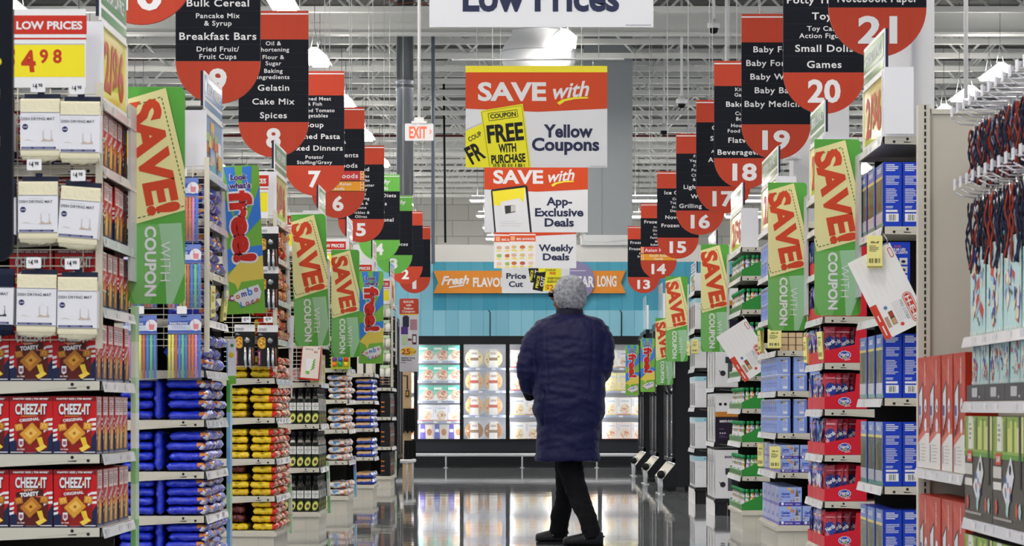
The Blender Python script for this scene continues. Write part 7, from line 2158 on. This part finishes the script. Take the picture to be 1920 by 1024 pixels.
# legs of the body
LEGR = [(1066, 845, 0, 25), (1070, 880, -0.02, 24), (1077, 905, -0.05, 21), (1087, 938, -0.12, 20), (1101, 968, -0.25, 18), (1108, 1000, -0.32, 18), (1110, 1013, -0.33, 19.5)]
LEGL = [(1062, 845, 0.03, 24), (1061, 885, 0.05, 20), (1060, 910, 0.07, 17.5), (1058, 938, 0.1, 16.5), (1050, 972, 0.16, 18.5), (1047, 1000, 0.2, 17), (1047, 1008, 0.2, 17.5)]
def lp(row, k):
    px, py, y, r = row
    sc = (YP + y) / F
    return Vector(((px - CX) * sc - PX(1062, YP), y, H + (HZ - py) * sc)), r * sc * k
for leg in (LEGR, LEGL):
    pts = [lp(r_, 0.72) for r_ in leg[:-1]]
    b.tube([p[0] for p in pts], [p[1] for p in pts], SKIN, 14)
ball(b, (LX(1065), 0, LZ(815)), 0.15, SKIN, 1, 0.75, 0.8)
union('body', b, 0.009, 3, P)

# trousers
TRO = mat('#0e0f13', 0.8, 0, 0.1, 0.25, 30)
b = MB()
for leg in (LEGR, LEGL):
    pts = [lp(r_, 1.0) for r_ in leg]
    b.tube([p[0] for p in pts], [p[1] for p in pts], TRO, 18)
ball(b, (LX(1065), 0.01, LZ(815)), 0.165, TRO, 1, 0.8, 0.9)
union('trousers', b, 0.009, 4, P, lambda c, n: 0.006 * mnoise.noise(Vector((c.x * 9, c.y * 9, c.z * 26))) + 0.004 * mnoise.noise(c * 40))

# shoes: clogs pointing left
def shoe(x_heel, y, L_, name_):
    sh = MB(); SM = mat('#17181c', 0.45); n = 20; prof = []
    st = [(0.0, 0.030, 0.062, 0.075), (0.1, 0.037, 0.066, 0.085), (0.28, 0.041, 0.066, 0.092), (0.5, 0.044, 0.058, 0.078), (0.7, 0.05, 0.05, 0.066), (0.87, 0.046, 0.044, 0.056), (0.96, 0.036, 0.042, 0.05), (1.0, 0.02, 0.034, 0.036)]
    vs = []
    for u, w, cz, hh_ in st:
        for k in range(n):
            t = 2 * math.pi * k / n
            z = max(0.012 + 0.012 * max(0, u - 0.8) * 5, cz * 0.62 + 0.014 + hh_ * 0.56 * math.sin(t))
            vs.append((x_heel - L_ * u, y + w * math.cos(t), z))
    fs = [(i * n + k, (i + 1) * n + k, (i + 1) * n + (k + 1) % n, i * n + (k + 1) % n) for i in range(len(st) - 1) for k in range(n)]
    fs += [tuple(range(n)), tuple(range((len(st) - 1) * n, len(st) * n))[::-1]]
    sh.add(vs, fs, SM, True)
    o = sh.build(name_, P)
    so = MB(); out = [(x_heel - L_ * u + 0.004, y - w * 1.02) for u, w, _, _ in st] + [(x_heel - L_ * u + 0.004, y + w * 1.02) for u, w, _, _ in reversed(st)]
    so.prism(out, 'z', 0.0, 0.017, mat('#101115', 0.6)); so.build('sole', o)
    ri = MB(); ball(ri, (x_heel - L_ * 0.46, y - 0.044, 0.06), 0.005, STEEL, n=8); ri.build('rivet', o)
    stp = MB(); stp.tube([(x_heel - L_ * 0.46, y - 0.046, 0.06), (x_heel - L_ * 0.1, y - 0.042, 0.07), (x_heel + 0.004, y, 0.072), (x_heel - L_ * 0.1, y + 0.042, 0.07), (x_heel - L_ * 0.46, y + 0.046, 0.06)], 0.006, SM, 6); stp.build('heel_strap', o)


xo = PX(1062, YP)
shoe((1131 - CX) * (YP - 0.33) / F - xo, -0.33, 0.245, 'shoe')
shoe((1064 - CX) * (YP + 0.2) / F - xo, 0.2, 0.2, 'shoe')

# coat
CO = mat('#0f1240', 0.55, 0, 0.25, 0.25, 18)
b = MB()
rg = []
for py, cx, hw, dep in ((587, 1069, 24, 0.068), (590, 1070, 33, 0.078), (594, 1071, 46, 0.09), (599, 1070, 58, 0.102), (606, 1069, 65, 0.117), (616, 1068.5, 69, 0.132), (630, 1068, 71, 0.148), (650, 1067, 69, 0.16), (680, 1066.5, 66, 0.17), (720, 1067, 67, 0.18), (752, 1067.5, 68.5, 0.19), (770, 1067.5, 67.5, 0.187), (796, 1067, 60.5, 0.177), (826, 1065, 58.5, 0.172), (850, 1064, 60, 0.174), (865, 1063, 62, 0.177)):
    rg.append((LX(cx), 0.0, LZ(py), hw / SP, dep))
loft(b, rg, CO, 36)
def arm(pts):
    b.tube([(LX(p[0]), p[2], LZ(p[1])) for p in pts], [p[3] / SP for p in pts], CO, 18)
arm([(1030, 618, 0, 19), (1012, 628, 0, 23), (1000, 648, 0, 23.5), (992, 672, -0.005, 22), (989, 693, -0.012, 21), (989, 711, 0.02, 18.5), (991, 727, 0.045, 15.5), (994, 736, 0.07, 12.5)])
arm([(1110, 616, 0, 19), (1124, 624, 0, 22.5), (1130, 645, 0, 22.5), (1131, 668, -0.005, 21.5), (1131, 688, -0.01, 20), (1126, 703, 0.06, 17), (1118, 714, 0.16, 14)])


def coat_fold(c, n):
    d = 0.009 * mnoise.noise(Vector((c.x * 5, c.y * 5, c.z * 15))) + 0.005 * mnoise.noise(Vector((c.x * 11 + 3, c.y * 9, c.z * 38))) + 0.003 * mnoise.noise(c * 45)
    d += 0.0015 * math.sin(c.z * 70 + 9 * mnoise.noise(c * 5))
    if n.y < 0.3:                               # side pocket slit, armhole seams
        px = LX(1018) + 0.02 * (c.z - LZ(765))
        if LZ(800) < c.z < LZ(732): d -= 0.014 * math.exp(-((c.x - px) / 0.008) ** 2)
        for xs_, t in ((LX(1024), 1), (LX(1110), -1)):
            if LZ(735) < c.z < LZ(615): d -= 0.004 * math.exp(-((c.x - xs_ + t * 0.12 * (c.z - LZ(670)) * 0.3) / 0.01) ** 2)
    return d


union('coat', b, 0.0085, 3, P, coat_fold)
b = MB(); n = 30
vs = []
for z, k in ((LZ(594), 1.06), (LZ(581), 1.0), (LZ(579), 0.94), (LZ(590), 0.9)):
    for i in range(n):
        t = 2 * math.pi * i / n; vs.append((LX(1068) + 0.083 * k * math.cos(t), 0.005 + 0.078 * k * math.sin(t), z))
b.add(vs, [(j * n + i, j * n + (i + 1) % n, (j + 1) * n + (i + 1) % n, (j + 1) * n + i) for j in range(3) for i in range(n)], mat('#14152a', 0.7), True)
b.build('collar', P)
for p0, p1, r_ in (((991, 731, 0.05), (995, 745, 0.085), 0.042), ((1119, 712, 0.15), (1116, 717, 0.2), 0.042)):
    b = MB(); b.tube([(LX(p0[0]), p0[2], LZ(p0[1])), (LX(p1[0]), p1[2], LZ(p1[1]))], [r_, r_ * 0.85], mat('#0a0b12', 0.85), 18); b.build('cuff', P)


# hairnet: crinkled white mesh stretched over dark hair
def net_mat():
    m, nt, p = node_mat('hairnet_mesh'); L = nt.links.new
    tc = nt.nodes.new('ShaderNodeTexCoord'); mp = nt.nodes.new('ShaderNodeMapping'); mp.inputs['Rotation'].default_value = (0.3, 0.5, 0.35)
    w = nt.nodes.new('ShaderNodeTexWave'); w.inputs['Scale'].default_value = 62; w.inputs['Distortion'].default_value = 14; w.inputs['Detail'].default_value = 3; w.bands_direction = 'Z'
    w2 = nt.nodes.new('ShaderNodeTexNoise'); w2.inputs['Scale'].default_value = 48; w2.inputs['Detail'].default_value = 6
    ad = nt.nodes.new('ShaderNodeMath'); ad.operation = 'MULTIPLY_ADD'; ad.inputs[1].default_value = 0.34
    cr = nt.nodes.new('ShaderNodeValToRGB'); cr.color_ramp.elements[0].position = 0.4; cr.color_ramp.elements[0].color = rgb('#50525c'); cr.color_ramp.elements[1].position = 0.95; cr.color_ramp.elements[1].color = rgb('#b4b8c4')
    bp = nt.nodes.new('ShaderNodeBump'); bp.inputs['Strength'].default_value = 0.6; bp.inputs['Distance'].default_value = 0.004
    L(tc.outputs['Object'], mp.inputs[0]); L(mp.outputs[0], w.inputs['Vector']); L(tc.outputs['Object'], w2.inputs['Vector']); L(w.outputs['Fac'], ad.inputs[0]); L(w2.outputs['Fac'], ad.inputs[2]); L(ad.outputs[0], cr.inputs[0]); L(cr.outputs[0], p.inputs['Base Color']); L(ad.outputs[0], bp.inputs['Height']); L(bp.outputs['Normal'], p.inputs['Normal'])
    p.inputs['Roughness'].default_value = 0.7
    return m


b = MB(); NM = net_mat()
bk = Vector((LX(1069), 0.0, LZ(549)))
ball(b, bk, 0.104, NM, 1.0, 1.0, 1.06, 22)
ball(b, (LX(1076), -0.012, LZ(563)), 0.077, NM, 1.0, 1.0, 0.95, 18)
ball(b, (LX(1062), -0.02, LZ(558)), 0.082, NM, 0.95, 1.0, 1.0, 18)
union('hairnet', b, 0.006, 4, P, lambda c, n: 0.004 * mnoise.noise(Vector((c.x * 22, c.y * 22, c.z * 34))) + 0.0025 * mnoise.noise(c * 75))
b = MB()                                        # sunglasses
gl = mat('#0b0b0d', 0.2)
for e_ in (-1, 1):
    ball(b, hc + fd * 0.104 + sd * (e_ * 0.036) + Vector((0, 0, -0.008)), 0.026, gl, 0.9, 0.9, 0.75, 12)
    b.tube([hc + fd * 0.1 + sd * (e_ * 0.06) + Vector((0, 0, 0.0)), hc + fd * 0.05 + sd * (e_ * 0.095) + Vector((0, 0, 0)), hc - fd * 0.0 + sd * (e_ * 0.1) + Vector((0, 0, -0.004))], 0.0045, gl, 6)
b.tube([hc + fd * 0.118 + sd * -0.02, hc + fd * 0.118 + sd * 0.02], 0.004, gl, 6)
b.build('glasses', P)
